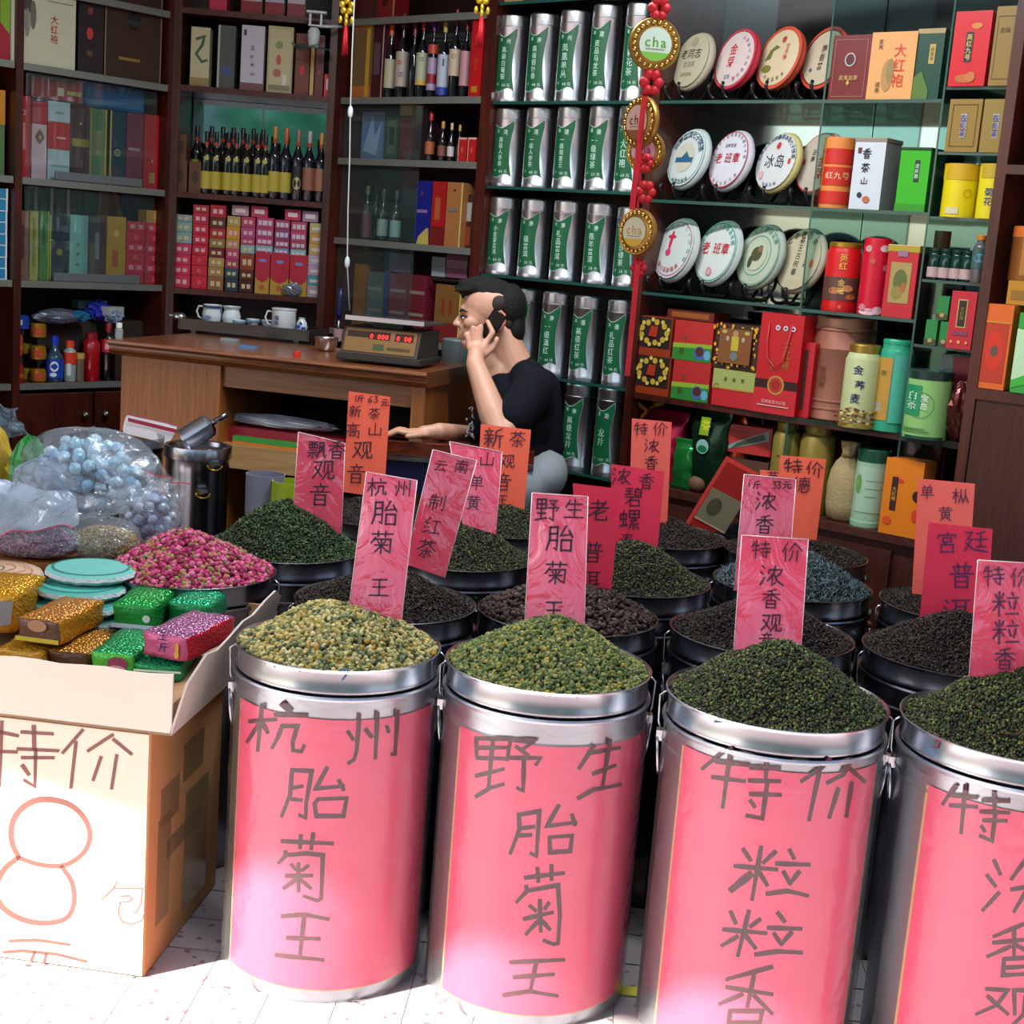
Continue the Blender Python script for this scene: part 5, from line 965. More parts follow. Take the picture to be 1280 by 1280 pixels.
cake(890, 333, 60, 84, zA[2], 'round tea cake with white face, green ring and red characters, lower row', '#c4ccc8', '#a4b0ac', [('o', 0.5, 0.5, 0.098, 0.004, '#2c8c7c'), ('h', '老', 0.28, 0.55, 0.042, '#b82c2c'), ('t', '班章', 0.64, 0.55, 0.040, '#b82c2c'), ('arc', '云南勐海古树春茶珍藏', 0.38, 2.7, 0.4, 0.018, '#4c9c94'), ('e', 0.5, 0.2, 0.014, 0.014, '#c8a0a0'), ('o', 0.5, 0.2, 0.014, 0.002, '#b05c6c')])
cake(943, 336, 56, 84, zA[2], 'round tea cake in grey green wrap with a plant in concentric rings, lower row', '#a8b4a0', '#94a094', [('o', 0.5, 0.5, 0.096, 0.003, '#3c8c74'), ('o', 0.5, 0.5, 0.066, 0.003, '#4c9478'), ('e', 0.5, 0.5, 0.05, 0.05, '#b0b8a0'), ('e', 0.5, 0.52, 0.026, 0.024, '#4c4c30'), ('e', 0.56, 0.6, 0.012, 0.012, '#7c6448'), ('e', 0.4, 0.4, 0.01, 0.02, '#3c4428'), ('arc', '七子饼茶云南', 0.40, 2.0, 0.6, 0.020, '#5c8c7c')])
cake(994, 340, 52, 84, zA[2], 'round tea cake in beige wrap with vertical black characters, lower row', '#b4ac90', '#a0a08c', [('t', '茶王古树春', 0.5, 0.55, 0.024, '#24241c', True), ('t', '云南', 0.68, 0.45, 0.013, '#4c4434', True), ('e', 0.2, 0.5, 0.008, 0.014, '#b84c34'), ('e', 0.82, 0.45, 0.008, 0.014, '#b85c3c'), ('arc', '七子饼古茶', 0.38, 2.4, 0.8, 0.022, '#3c3c30')])
# little pointed paper and pink card behind the cakes
mb = MB(); P = FA.hit(1003, 160, 0.20); mb.box(-0.045, 0.045, 0, 0.003, 0, 0.09, mat('#d8606c', 0.5), c=0.0); obj('pink_card', mb, label='torn pink price card leaning behind the middle row of cakes', cat='card', loc=tuple(FA.P(P[0], 0.2, 1.688)), rz=FA.ang)
mb = MB(); mb.box(-0.10, 0.12, 0, 0.05, 0, 0.095, mat('#16382a', 0.5)); obj('green_box', mb, label='dark green box lying behind the black charactered tea cake', cat='box', loc=tuple(FA.P(P[0]-0.03, 0.17, 1.5905)), rz=FA.ang)
# ------------------------------------------------------------------ gift boxes on the board below the cakes
ZB = [0.95]
def flowers(n=9, c='#b89a34'):
    out = [('r', 0.04, 0.2, 0.96, 0.98, '#2a1c18')]
    for i in range(n):
        a = 2*PI*i/n; out.append(('e', 0.5+0.36*math.cos(a), 0.6+0.27*math.sin(a), 0.010, 0.010, c)); out.append(('e', 0.5+0.42*math.cos(a+.3), 0.6+0.33*math.sin(a+.3), 0.007, 0.007, '#c8b45c'))
    return out+[('p', [(0.36, 0.5), (0.42, 0.76), (0.62, 0.76), (0.6, 0.48)], '#a0301c')]
zz = FA.hit(815, 444, 0.03)[1]
pbox(FA, 793, 838, 444, 486, 'dark gift box with yellow flowers and orange foot, lower one', '#8c3418', flowers(), levels=ZB, v=0.01, dep=0.14)
pbox(FA, 796, 840, 396, 441, 'dark gift box with yellow flowers and orange foot, upper one', '#8c3418', flowers(), z=zz+0.002, v=0.01, dep=0.14)
def cups(): return [('r', 0, 0, 1, 0.38, '#2a7a2c'), ('p', [(0, 0.3), (1, 0.36), (1, 0.46), (0, 0.42)], '#86a82c'), ('e', 0.7, 0.22, 0.022, 0.022, '#3c5c9c'), ('e', 0.7, 0.25, 0.016, 0.015, '#4c2420'), ('e', 0.9, 0.18, 0.013, 0.016, '#5ca0b8'), ('r', 0.18, 0.15, 0.3, 0.3, '#3c4c24'), ('h', '茶', 0.3, 0.58, 0.018, '#7c4c38')]
pbox(FA, 840, 887, 451, 503, 'red and green gift box with printed cups, lower one', '#b02828', cups(), levels=ZB, v=0.0, dep=0.14)
pbox(FA, 842, 891, 402, 451, 'red and green gift box with printed cups, upper one', '#b02828', cups(), z=FA.hit(864, 452, 0.0)[1]+0.002, v=0.0, dep=0.14)
pbox(FA, 834, 893, 389, 399, 'flat dark red box lying on top of the cup boxes', '#5c1c14', [('r', 0.1, 0.2, 0.9, 0.8, '#8c4c1c')], z=FA.hit(864, 402, 0.0)[1]+0.003, v=0.03, dep=0.1)
pbox(FA, 890, 944, 463, 512, 'green topped red gift box with brown characters', '#b8242c', [('r', 0, 0.5, 1, 1, '#9ca45c'), ('r', 0, 0.46, 1, 0.5, '#b8802c'), ('h', '春', 0.3, 0.74, 0.014, '#5c4c1c'), ('h', '高', 0.5, 0.74, 0.014, '#5c4c1c'), ('h', '茶', 0.7, 0.74, 0.014, '#5c4c1c'), ('o', 0.1, 0.52, 0.009, 0.002, '#8c4c2c')], levels=ZB, v=-0.005, dep=0.14)
def glit():
    out = []
    g = np.random.default_rng(4)
    for i in range(40):
        e = i % 4; a = g.uniform(0, 1)
        s, t = [(a, g.uniform(0.0, 0.12)), (a, g.uniform(0.88, 0.98)), (g.uniform(0.02, 0.12), a), (g.uniform(0.88, 0.97), a)][e]
        out.append(('e', s, t, g.uniform(0.002, 0.005), g.uniform(0.002, 0.007), '#d8982c'))
    return out+[('r', 0.14, 0.13, 0.86, 0.9, '#7c4a24'), ('e', 0.5, 0.8, 0.010, 0.010, '#a8845c'), ('r', 0.42, 0.42, 0.58, 0.74, '#b8a834'), ('e', 0.33, 0.68, 0.006, 0.008, '#b0a080'), ('e', 0.68, 0.68, 0.006, 0.008, '#b0a080'), ('e', 0.5, 0.3, 0.014, 0.014, '#6c7474'), ('e', 0.25, 0.83, 0.010, 0.006, '#b0a050'), ('e', 0.76, 0.83, 0.010, 0.006, '#b0a050')]
pbox(FA, 893, 949, 406, 461, 'brown gift box with glittering gold border', '#3c2418', glit(), z=FA.hit(918, 463, -0.005)[1]+0.002, v=-0.005, dep=0.13)
RB = pbox(FA, 946, 1000, 392, 518, 'tall red paper gift bag with rope handles and gold characters', '#b80f1c', [('r', 0, 0.25, 1, 0.34, '#2c0c0c'), ('r', 0, 0, 1, 0.25, '#c0222c'), ('c', 0.5, 0.29, 0.030, '#b88840'), ('c', 0.5, 0.29, 0.024, '#a01c1c'), ('o', 0.5, 0.29, 0.020, 0.002, '#b85c30'), ('t', '大红袍', 0.68, 0.60, 0.030, '#a86428', True), ('t', '礼品', 0.38, 0.50, 0.017, '#a86428', True), ('c', 0.42, 0.86, 0.008, '#d8d0d8'), ('c', 0.60, 0.86, 0.008, '#d8d0d8'), ('c', 0.78, 0.86, 0.008, '#d8d0d8'), ('c', 0.42, 0.86, 0.004, '#7c3c8c'), ('c', 0.60, 0.86, 0.004, '#3c3c6c'), ('c', 0.78, 0.86, 0.004, '#3c3c8c'), ('t', '武夷岩茶大红袍', 0.5, 0.12, 0.012, '#d8a8a8'), ('r', 0.12, 0.075, 0.86, 0.085, '#d8a8a8')], levels=ZB, v=-0.01, dep=0.10, name='gift_bag', cat='bag')
w_, h_ = RB['wh']
mb = MB(); mb.tube([(-w_*0.28, -0.004, h_*0.9), (-w_*0.29, -0.006, h_*0.7), (-w_*0.24, -0.008, h_*0.55), (-w_*0.05, -0.010, h_*0.47), (w_*0.14, -0.008, h_*0.55), (w_*0.2, -0.006, h_*0.72), (w_*0.25, -0.004, h_*0.9)], 0.0022, mat('#c83444', 0.6), 6); obj('handle', mb, RB)
# ------------------------------------------------------------------ tins and jars in the mirror backed cabinet
zJ = [zA[0], zA[1], zA[2]-0.004, zA[3]]
pbox(FA, 1038, 1086, 44, 131, 'maroon box with a silver oval emblem, top shelf of the jars', '#6c1a20', frame_rect(0.08, 0.05, 0.92, 0.93, 0.12, 0.2, '#a87c5c', 0.0012)+[('e', 0.5, 0.62, 0.018, 0.020, '#a8a0a0'), ('e', 0.5, 0.62, 0.014, 0.016, '#4c1418'), ('t', '武夷岩茶', 0.5, 0.34, 0.015, '#b89c5c'), ('p', [(0.45, 0.26), (0.5, 0.22), (0.55, 0.26), (0.5, 0.31)], '#b89c3c')], levels=zJ, v=0.01, dep=0.07, side='#5c141a')
pbox(FA, 1086, 1143, 40, 131, 'peach box with large orange red characters on the jar shelf', '#d89c60', [('t', '大红袍', 0.66, 0.50, 0.040, '#c8341c', True), ('e', 0.42, 0.35, 0.018, 0.045, '#a8804c'), ('e', 0.48, 0.42, 0.012, 0.035, '#8c7444'), ('t', '武夷', 0.22, 0.82, 0.014, '#5c4430', True), ('t', '岩茶', 0.24, 0.18, 0.016, '#5c4430', True)], levels=zJ, v=0.006, dep=0.07, side='#541218')
pbox(FA, 1143, 1177, 36, 130, 'dark green box with gold cap and gold plaque on the jar shelf', '#0c4030', [('r', 0, 0.93, 1, 1, '#a08c5c'), ('r', 0.50, 0.5, 0.72, 0.78, '#b0984c'), ('t', '碧螺春', 0.61, 0.64, 0.012, '#5c4c1c', True), ('p', [(0, 0), (0.6, 0), (0.62, 0.12), (0.3, 0.4), (0, 0.3)], '#4c6c24')], levels=zJ, v=0.01, dep=0.09)
BND = [(1, 0), (1, 0.94), (0.97, 1)]
pcan(FA, 1027, 1067, 173, 262, 'orange red banded round tin with white characters', '#d88440', [('r', 0, 0.62, 1, 0.84, '#c42c20'), ('r', 0, 0.32, 1, 0.58, '#c42c20'), ('r', 0, 0.06, 1, 0.24, '#c42c20'), ('t', '红九号', 0.5, 0.46, 0.022, '#e0c89c')], levels=zJ, prof=BND)
pbox(FA, 1065, 1104, 172, 262, 'white square tin with brush calligraphy and beige lid', '#c4ccd4', [('r', 0.12, 0.78, 0.24, 0.86, '#5c2c34'), ('h', '香', 0.42, 0.78, 0.030, '#24242c'), ('h', '茶', 0.42, 0.58, 0.028, '#24242c'), ('h', '山', 0.42, 0.40, 0.022, '#54242c'), ('e', 0.32, 0.20, 0.008, 0.008, '#24242c'), ('e', 0.55, 0.14, 0.012, 0.010, '#b8643c')], levels=zJ, v=0.012, dep=0.1, bands=[(0.94, 1.0, '#8c8474')], side='#9a9c9c', name='tea_tin', cat='tin')
pbox(FA, 1122, 1160, 184, 268, 'bright green square tin with a dark plaque', '#2fa818', [('r', 0.52, 0.46, 0.68, 0.8, '#1c2c2c'), ('t', '龙井茶', 0.6, 0.63, 0.014, '#c8d8c8', True), ('r', 0, 0, 1, 0.12, '#2c8c1c')], levels=zJ, v=0.01, dep=0.10, side='#0c6414', bands=[(0.95, 1.0, '#0c3c14')], name='tea_tin', cat='tin')
pcan(FA, 1031, 1076, 303, 387, 'red round tin with gold lid rim and tea picture', '#c4181c', [('t', '英红金毫', 0.52, 0.72, 0.022, '#d8b44c', True)][:0]+[('r', 0.02, 0.16, 0.98, 0.5, '#5c3c34'), ('e', 0.3, 0.3, 0.014, 0.010, '#b86c3c'), ('e', 0.65, 0.34, 0.016, 0.010, '#c08458'), ('e', 0.75, 0.22, 0.014, 0.008, '#b86434'), ('t', '英红', 0.48, 0.72, 0.024, '#d8b44c', True), ('t', '金毫', 0.48, 0.36, 0.022, '#e0c060', True), ('t', '茶', 0.5, 0.07, 0.010, '#d8a04c')], levels=zJ, prof=[(1, 0), (1.02, 0.03), (1, 0.1), (1, 0.9), (0.9, 0.96), (0.88, 1.0)], lid='#b8902f', lidh=0.07)
pcan(FA, 1076, 1111, 298, 392, 'tall crimson round tin with white plum blossoms', '#c41430', [('e', 0.75, 0.87, 0.014, 0.010, '#d8b8bc'), ('e', 0.2, 0.86, 0.009, 0.010, '#c8908c'), ('e', 0.38, 0.7, 0.008, 0.008, '#b85040'), ('e', 0.85, 0.62, 0.010, 0.010, '#c87080'), ('e', 0.4, 0.04, 0.025, 0.010, '#d8a8b0'), ('e', 0.7, 0.06, 0.014, 0.012, '#d8b0b8'), ('e', 0.2, 0.1, 0.009, 0.009, '#c87888')], levels=zJ, prof=BND, v=0.0)
pbox(FA, 1106, 1145, 306, 396, 'red square tin with gold lid and landscape picture', '#b8202c', [('r', 0.16, 0.2, 0.82, 0.76, '#a08c54'), ('e', 0.5, 0.5, 0.022, 0.035, '#5c6434'), ('e', 0.42, 0.34, 0.018, 0.020, '#8c7c3c'), ('e', 0.62, 0.42, 0.008, 0.014, '#a85c34'), ('r', 0.34, 0.84, 0.66, 0.92, '#8c6c8c')], levels=zJ, v=0.006, dep=0.09, side='#7c1420', bands=[(0.9, 1.0, '#a8902c')], name='tea_tin', cat='tin')
cj = pcan(FA, 1017, 1088, 396, 516, 'large copper coloured barrel jar with raised rings', '#a8705c', [('t', '普洱茶', 0.22, 0.42, 0.022, '#6c3c2c', True)], levels=zJ, metal=0.35, rough=0.35, r=0.098, v=0.03, n=36, name='copper_jar', cat='jar',
          prof=[(0.98, 0), (1.0, 0.01), (0.98, 0.10), (1.015, 0.105), (1.015, 0.12), (0.985, 0.125), (0.985, 0.17), (1.01, 0.18), (1.01, 0.195), (0.98, 0.20), (0.97, 0.68), (0.985, 0.69), (0.985, 0.70), (0.965, 0.71), (0.965, 0.86), (0.99, 0.87), (0.99, 0.89), (0.95, 0.90), (0.94, 0.985), (0.9, 1.0)])
pcan(FA, 1055, 1100, 430, 516, 'cream round tin with gold top and printed buckwheat grains', '#b8c08c', [('h', '黄', 0.42, 0.80, 0.026, '#243c6c'), ('h', '茶', 0.5, 0.60, 0.026, '#1c3c5c'), ('h', '春', 0.46, 0.42, 0.026, '#1c4c54')][:0]+[('t', '金', 0.38, 0.70, 0.030, '#1c3464'), ('t', '荞', 0.46, 0.52, 0.030, '#1c3464'), ('t', '麦', 0.38, 0.36, 0.030, '#1c3464')]+[('e', (k*0.137+0.05) % 0.92+0.04, 0.05+0.2*((k*0.618) % 1)*(1-0.3*((k % 3)/3)), 0.0045, 0.0035, ['#8c5c24', '#d8c488', '#a87c34', '#5c3c1c'][k % 4]) for k in range(70)], z=zJ[3], v=-0.06, prof=[(1, 0), (1, 0.90), (0.96, 0.93), (0.84, 1.0)], lid='#a98c3c', lidh=0.10, base='#a8902c')
pcan(FA, 1097, 1138, 424, 524, 'turquoise green round tin with orange panel', '#2a9c78', [('r', 0.0, 0.12, 0.42, 0.80, '#b88c3c'), ('e', 0.12, 0.26, 0.012, 0.012, '#8ca0a8'), ('t', 'CHINA', 0.7, 0.5, 0.016, '#a0dcc8'), ('t', '茶叶', 0.2, 0.6, 0.018, '#4c5c2c', True), ('r', 0.45, 0.1, 1.0, 0.84, '#52b49c')], z=zJ[3], v=-0.02, prof=[(1, 0), (1, 0.88), (0.95, 0.93), (0.88, 0.95), (0.88, 1.0)], lid='#1f9468', lidh=0.05)
pbox(FA, 1002, 1016, 428, 505, 'slim red box with a brown side beside the copper jar', '#b81828', [('r', 0, 0.1, 0.45, 0.9, '#3c2420')], z=zJ[3], v=0.015, dep=0.06)
pcan(FA, 1004, 1028, 390, 428, 'small grey white tin partly behind the copper jar', '#9ab0b4', [('e', 0.3, 0.7, 0.01, 0.01, '#8c7c94')], z=zJ[3], v=0.24, r=0.04, prof=[(0.8, 0), (1, 0.4), (1, 1)])
pbox(FA, 1008, 1030, 328, 384, 'dull brown box at the back beside the red tin', '#54483c', z=zJ[2], v=0.12, dep=0.1)
# ---- narrow niche
zN = [1.938, 1.760, 1.580, 1.402, 1.215, 0.95]
NT = thing('glass_rack', 'narrow glass rack of small tins at the right end', 'rack', tuple(FA.P(0, 0, 0)), FA.ang)
for z in zN[:-1]:
    mb = MB(); mb.box(1.688, 1.884, 0.0, 0.30, z-0.008, z, SHELFG, mf=GEDGE); obj('shelf', mb, NT)
mb = MB(); mb.box(1.688, 1.884, 0.30, 0.31, 0.66, 2.75, MIRROR); obj('mirror_panel', mb, NT)
mb = MB(); mb.box(1.686, 1.884, 0.0, 0.30, 0.93, 0.95, SHELFG, mf=GEDGE); obj('shelf', mb, NT)
pbox(FA, 1190, 1236, 14, 106, 'red tin with gold flowers and a black plaque, upper right', '#c80f20', [('r', 0.36, 0.32, 0.56, 0.72, '#1c1414'), ('t', '英红九号', 0.46, 0.52, 0.017, '#c8b85c', True), ('e', 0.62, 0.80, 0.016, 0.008, '#c87c2c'), ('e', 0.45, 0.10, 0.028, 0.012, '#b0602c'), ('e', 0.6, 0.12, 0.014, 0.014, '#b86c34')], levels=zN, v=-0.01, dep=0.07, side='#a80f28', bev=0.006, name='tea_tin', cat='tin')
pbox(FA, 1241, 1266, 8, 101, 'khaki gold tin beside the end post, upper right', '#8c7034', frame_rect(0.15, 0.08, 1.0, 0.88, 0.07, 0.2, '#4c3820')+[('t', '武夷', 0.55, 0.7, 0.014, '#4c3820')], levels=zN, v=-0.01, dep=0.07, bev=0.004, name='tea_tin', cat='tin')
pbox(FA, 1184, 1225, 124, 190, 'khaki rounded tin with blue white characters, left one', '#8c7030', frame_rect(0.12, 0.1, 0.88, 0.9, 0.09, 0.15, '#4c3818')+[('t', '铁观音', 0.5, 0.5, 0.022, '#b8bcc8', True), ('t', '铁观音', 0.49, 0.5, 0.019, '#3c4c84', True)], levels=zN, v=-0.004, dep=0.06, bev=0.010, name='tea_tin', cat='tin')
pbox(FA, 1227, 1256, 124, 190, 'khaki rounded tin with blue white characters, by the post', '#8c7434', [('t', '铁观音', 0.6, 0.5, 0.022, '#b8bcc8', True), ('t', '铁观音', 0.59, 0.5, 0.019, '#3c4c84', True)], levels=zN, v=-0.004, dep=0.06, bev=0.010, name='tea_tin', cat='tin')
pcan(FA, 1179, 1222, 206, 272, 'yellow round tin with a barcode and sun print', '#d8c414', [('r', 0, 0.7, 1, 1, '#c8a01c'), ('o', 0.7, 0.45, 0.012, 0.003, '#c89c10'), ('r', 0.15, 0.06, 0.5, 0.18, '#c8c49c')], levels=zN, v=-0.01, prof=BND)
pcan(FA, 1223, 1262, 206, 274, 'yellow round tin with blue characters by the post', '#d8c820', [('r', 0, 0.74, 1, 1, '#b89c2c'), ('t', '菊花', 0.35, 0.4, 0.024, '#2c4484', True)], levels=zN, v=-0.01, prof=BND)
for k, x in enumerate((1168, 1182, 1196, 1209)):
    pbottle(FA, x, 15, 310+k, 350+k*0.7, 'small dark bottle with a pink banded label, %s of four' % ['first', 'second', 'third', 'last'][k], '#10342c', '#0f3024', '#b89c9c', (0.08, 0.4), levels=zN, v=0.0, nr=0.9, neck=(0.80, 0.84), capfrac=0.9, name='small_bottle', group='four small dark bottles on the rack')
pbottle(FA, 1224, 17, 294, 354, 'small liqueur bottle with orange cap and blue green oval label', '#5c5c5c', '#c8781c', '#3c5c54', (0.3, 0.72), levels=zN, v=-0.01, nr=0.62, neck=(0.74, 0.80), name='small_bottle', extra=[('e', 0.5, 0.52, 0.014, 0.012, '#5c90b8')])
pcan(FA, 1170, 1186, 289, 312, 'small orange topped jar behind the four small bottles', '#b06c34', z=1.402, v=0.12, r=0.024)
for k, (x0, x1, a, b) in enumerate(((1156, 1171, 400, 432), (1174, 1186, 402, 434), (1171, 1186, 370, 400))):
    zz = 1.215 if k < 2 else FA.hit(1178, 401, 0)[1]+0.002
    pbox(FA, x0, x1, a, b, 'small green box with printed leaves, %s' % ['left of two lower ones', 'right of two lower ones', 'the one on top'][k], '#1c7c3c', [('r', 0, 0, 1, 0.25, '#3c4424'), ('e', 0.5, 0.2, 0.007, 0.006, '#a8905c')], z=zz, v=0.0, dep=0.05, name='small_box', cat='box', group='small green boxes on the rack')
pbox(FA, 1186, 1218, 364, 436, 'red rounded tin with a dark gold framed plaque', '#b81c30', [('r', 0.3, 0.37, 0.68, 0.86, '#b8a05c'), ('r', 0.34, 0.39, 0.64, 0.84, '#2c1c1c'), ('t', '大红袍', 0.49, 0.62, 0.012, '#8c7430', True), ('r', 0.2, 0.24, 0.8, 0.3, '#7c3c54'), ('e', 0.2, 0.12, 0.004, 0.004, '#d89c3c'), ('e', 0.5, 0.12, 0.005, 0.005, '#d89c3c'), ('e', 0.8, 0.12, 0.004, 0.004, '#d89c3c')], z=1.215, v=-0.03, dep=0.05, bev=0.007, name='tea_tin', cat='tin')
pcan(FA, 1130, 1188, 462, 558, 'pale green round tin with dark lid and white tea characters', '#8cc070', [('r', 0, 0.0, 1, 0.045, '#144c34'), ('r', 0.0, 0.34, 0.34, 0.78, '#1c8c5c'), ('o', 0.34, 0.5, 0.038, 0.002, '#5c9c54'), ('t', '白茶', 0.16, 0.56, 0.026, '#c8e4cc', True), ('t', '宝岛', 0.42, 0.54, 0.022, '#e0ece0', True), ('r', 0.03, 0.14, 0.5, 0.16, '#5c8c4c'), ('r', 0.03, 0.10, 0.6, 0.12, '#5c8c4c')], z=0.95, v=-0.075, r=0.062, lid='#16302a', lidh=0.13, name='tea_tin')
q = FA.hit(1150, 472, -0.04)
# goods behind glass, dim
pbox(FA, 1175, 1214, 445, 462, 'grey and pink box on the rack behind the pale green tin', '#8c9ca0', [('p', [(0.5, 0), (1, 0), (1, 1), (0.4, 1)], '#b0344c')], z=1.10, v=0.10, dep=0.1)
pbox(FA, 1172, 1214, 462, 558, 'dark storage carton behind the foil bag', '#241c1c', z=0.95, v=0.10, dep=0.1)
crumple('foil_bag', 'shiny reddish foil bag beside the pale green tin', 'bag', None, '#6c3430', sc=(0.040, 0.035, 0.085), ctr=tuple(FA.P(FA.hit(1193, 520, 0.0)[0]+0.005, 0.02, 0.951)), seed=21, metal=0.6, rough=0.2, rz=FA.ang, amp=0.35)
# ---- right end cabinet
pbox(FA, 1226, 1262, 380, 484, 'orange gift box with a red hexagonal panel, right edge', '#d86424', [('r', 0.10, 0.08, 0.90, 0.78, '#b8341c'), ('e', 0.5, 0.45, 0.026, 0.055, '#d0301c'), ('e', 0.5, 0.45, 0.011, 0.016, '#5c4c3c'), ('r', 0, 0.78, 1, 0.8, '#c8882c')], z=1.116, v=-0.045, dep=0.09, side='#d87828')
pbox(FA, 1268, 1310, 392, 494, 'green and white gift box with leaf print at the right edge', '#2c9c3c', [('p', [(0, 0.15), (1, 0.3), (1, 0.75), (0, 0.8)], '#b8dcb0'), ('p', [(0, 0.15), (1, 0.35), (1, 0.2), (0, 0.05)], '#3cac3c')], z=1.116, v=-0.055, dep=0.09)
for k, (a, b) in enumerate(((355, 384), (284, 352))):
    pass
pbox(FA, 1258, 1310, 352, 391, 'gold octagonal tin standing on the gift boxes, right edge', '#b8842c', [('r', 0.1, 0.2, 0.9, 0.6, '#8c6424')], z=FA.hit(1270, 384, -0.02)[1]+0.006, v=-0.02, dep=0.09, metal=0.4, name='tea_tin', cat='tin')
pcan(FA, 1262, 1312, 284, 352, 'brown gold round jar with orange lid, right edge', '#8c5424', [('r', 0.3, 0.1, 1, 0.85, '#a87430')], z=FA.hit(1270, 352, -0.02)[1]+0.003, v=-0.02, r=0.05, lid='#c8682c', lidh=0.2, metal=0.3, name='jar', cat='jar')
crumple('patterned_red_bag', 'red patterned plastic bag hanging at the top right edge', 'bag', None, '#8c3440', sc=(0.10, 0.05, 0.22), ctr=tuple(FA.P(2.02, 0.02, 1.7255)), seed=23, metal=0.1, rough=0.4, rz=FA.ang, amp=0.2)
# ------------------------------------------------------------------ goods on the low board
ZW = [0.6505]
def pouch(label, col, w, t, h, ctr, rz, seed, lean=0.0, name='foil_pouch'):
    g = np.random.default_rng(seed); mb = MB(); n, m = 30, 18; vs = []; ph = g.uniform(0, 6, 5)
    for j in range(m+1):
        z = j/m; bul = max(0.03, math.sin(PI*min(1, 0.12+z*0.88))**0.6) if z < 0.88 else 0.03; ww = w*(1-0.12*math.sin(PI*z)-0.25*max(0, z-0.8))
        for i in range(n):
            a = 2*PI*i/n; c_, s_ = math.cos(a), math.sin(a); x = ww*math.copysign(abs(c_)**0.7, c_); wr = 1+0.10*math.sin(9*x/w+ph[0]+6*z)*(1-abs(2*z-1))+g.uniform(-1, 1)*0.05
            vs.append((x+0.003*math.sin(20*z+ph[1])+lean*z*h, t*math.copysign(abs(s_)**0.8, s_)*bul*wr, h*z))
    mb.add(vs, [(j*n+i, j*n+(i+1) % n, (j+1)*n+(i+1) % n, (j+1)*n+i) for j in range(m) for i in range(n)]+[tuple(range(n-1, -1, -1)), tuple(range(m*n, m*n+n))], mat(col, 0.24, 0.5, 0.25, 18, bump=0.3, bscale=30), True)
    return obj(name, mb, label=label, cat='pouch', loc=ctr, rz=rz)
pouch('magenta foil gift pouch tied with a gold ribbon', '#b01440', 0.105, 0.05, 0.25, ctr=tuple(FA.P(FA.hit(820, 550, 0.05)[0], 0.09, 0.6505)), rz=FA.ang, seed=31)
q = FA.hit(806, 512, 0.02)
kb = thing('gold_ribbon', 'gold ribbon bow tied on the magenta foil pouch', 'ribbon', tuple(FA.P(q[0], 0.035, q[1]-0.005)), FA.ang)
for k, (dx, dz) in enumerate(((-0.06, 0.03), (0.07, 0.035), (-0.03, -0.05), (0.015, -0.06))):
    mb = MB(); mb.add([(0, 0, 0.006), (dx*0.5, -0.015, dz*0.6+0.012), (dx, -0.004, dz+0.004), (dx, -0.002, dz-0.006), (dx*0.5, -0.012, dz*0.6-0.004), (0, 0, -0.006)], [(0, 1, 4, 5), (1, 2, 3, 4)], GOLD); obj('ribbon_loop', mb, kb)
GP = pouch('dark green foil pouch with a green white round logo', '#12331f', 0.078, 0.04, 0.29, ctr=tuple(FA.P(FA.hit(876, 560, 0.0)[0], 0.055, 0.6505)), rz=FA.ang, seed=35)
mb = MB(); 
decals(mb, [('e', 0.5, 0.58, 0.024, 0.024, '#8cb8b0'), ('e', 0.5, 0.55, 0.018, 0.012, '#1c6c3c'), ('p', [(0.38, 0.72), (0.62, 0.72), (0.66, 0.94), (0.42, 0.94)], '#8cae1c'), ('h', '茶', 0.55, 0.84, 0.034, '#dce040')], lambda s, t: ((s-0.5)*0.15, -0.047, t*0.27), 0.15, 0.27)
obj('printed_logo', mb, GP)
pouch('green patterned foil pouch between the magenta and dark green ones', '#1f7a34', 0.045, 0.028, 0.17, ctr=tuple(FA.P(FA.hit(848, 585, 0.0)[0]+0.0, 0.035, 0.6505)), rz=FA.ang, seed=37)
pouch('orange red foil pouch leaning by the khaki jars', '#c8501c', 0.05, 0.028, 0.27, ctr=tuple(FA.P(FA.hit(905, 570, 0.0)[0], 0.10, 0.6505)), rz=FA.ang, seed=39, lean=-0.15)
pbox(FA, 896, 962, 532, 575, 'red carton with a grey tea picture lying in the pile', '#b4302c', [('p', [(0.12, 0.0), (0.95, 0.55), (0.95, 0.95), (0.3, 0.3)], '#7c9488'), ('p', [(0.3, 0.12), (0.9, 0.6), (0.85, 0.8), (0.4, 0.35)], '#3c4c3c'), ('r', 0.35, 0.75, 0.6, 0.8, '#7c3c34')], z=0.80, v=0.06, dep=0.09, yaw=0.15)
pbox(FA, 900, 958, 574, 640, 'brown carton supporting the red tea carton', '#5c3c30', z=0.6505, v=0.07, dep=0.09)
# tilted scoop-like paper carton standing in the dark barrel
def jar(x0, x1, yt, yb, label, seed):
    return pcan(FA, x0, x1, yt, yb, label, '#94843c', [('p', [(0.45, 0.52), (0.75, 0.52), (0.6, 0.4)], '#a8a47c'), ('r', 0.2, 0.6, 0.42, 0.62, '#4c4420')], z=0.6505, v=0.02, rough=0.3, metal=0.25, prof=[(0.95, 0), (1, 0.03), (1, 0.80), (0.93, 0.87), (0.72, 0.90), (0.72, 0.92), (0.80, 0.925), (0.80, 0.985), (0.7, 1.0)], name='khaki_jar', cat='jar', group='khaki glazed jars on the low board')
jar(964, 1000, 526, 620, 'khaki jar with narrow shoulder, left of the pair', 0); jar(998, 1042, 530, 628, 'khaki jar with a small triangle mark, right of the pair', 1)
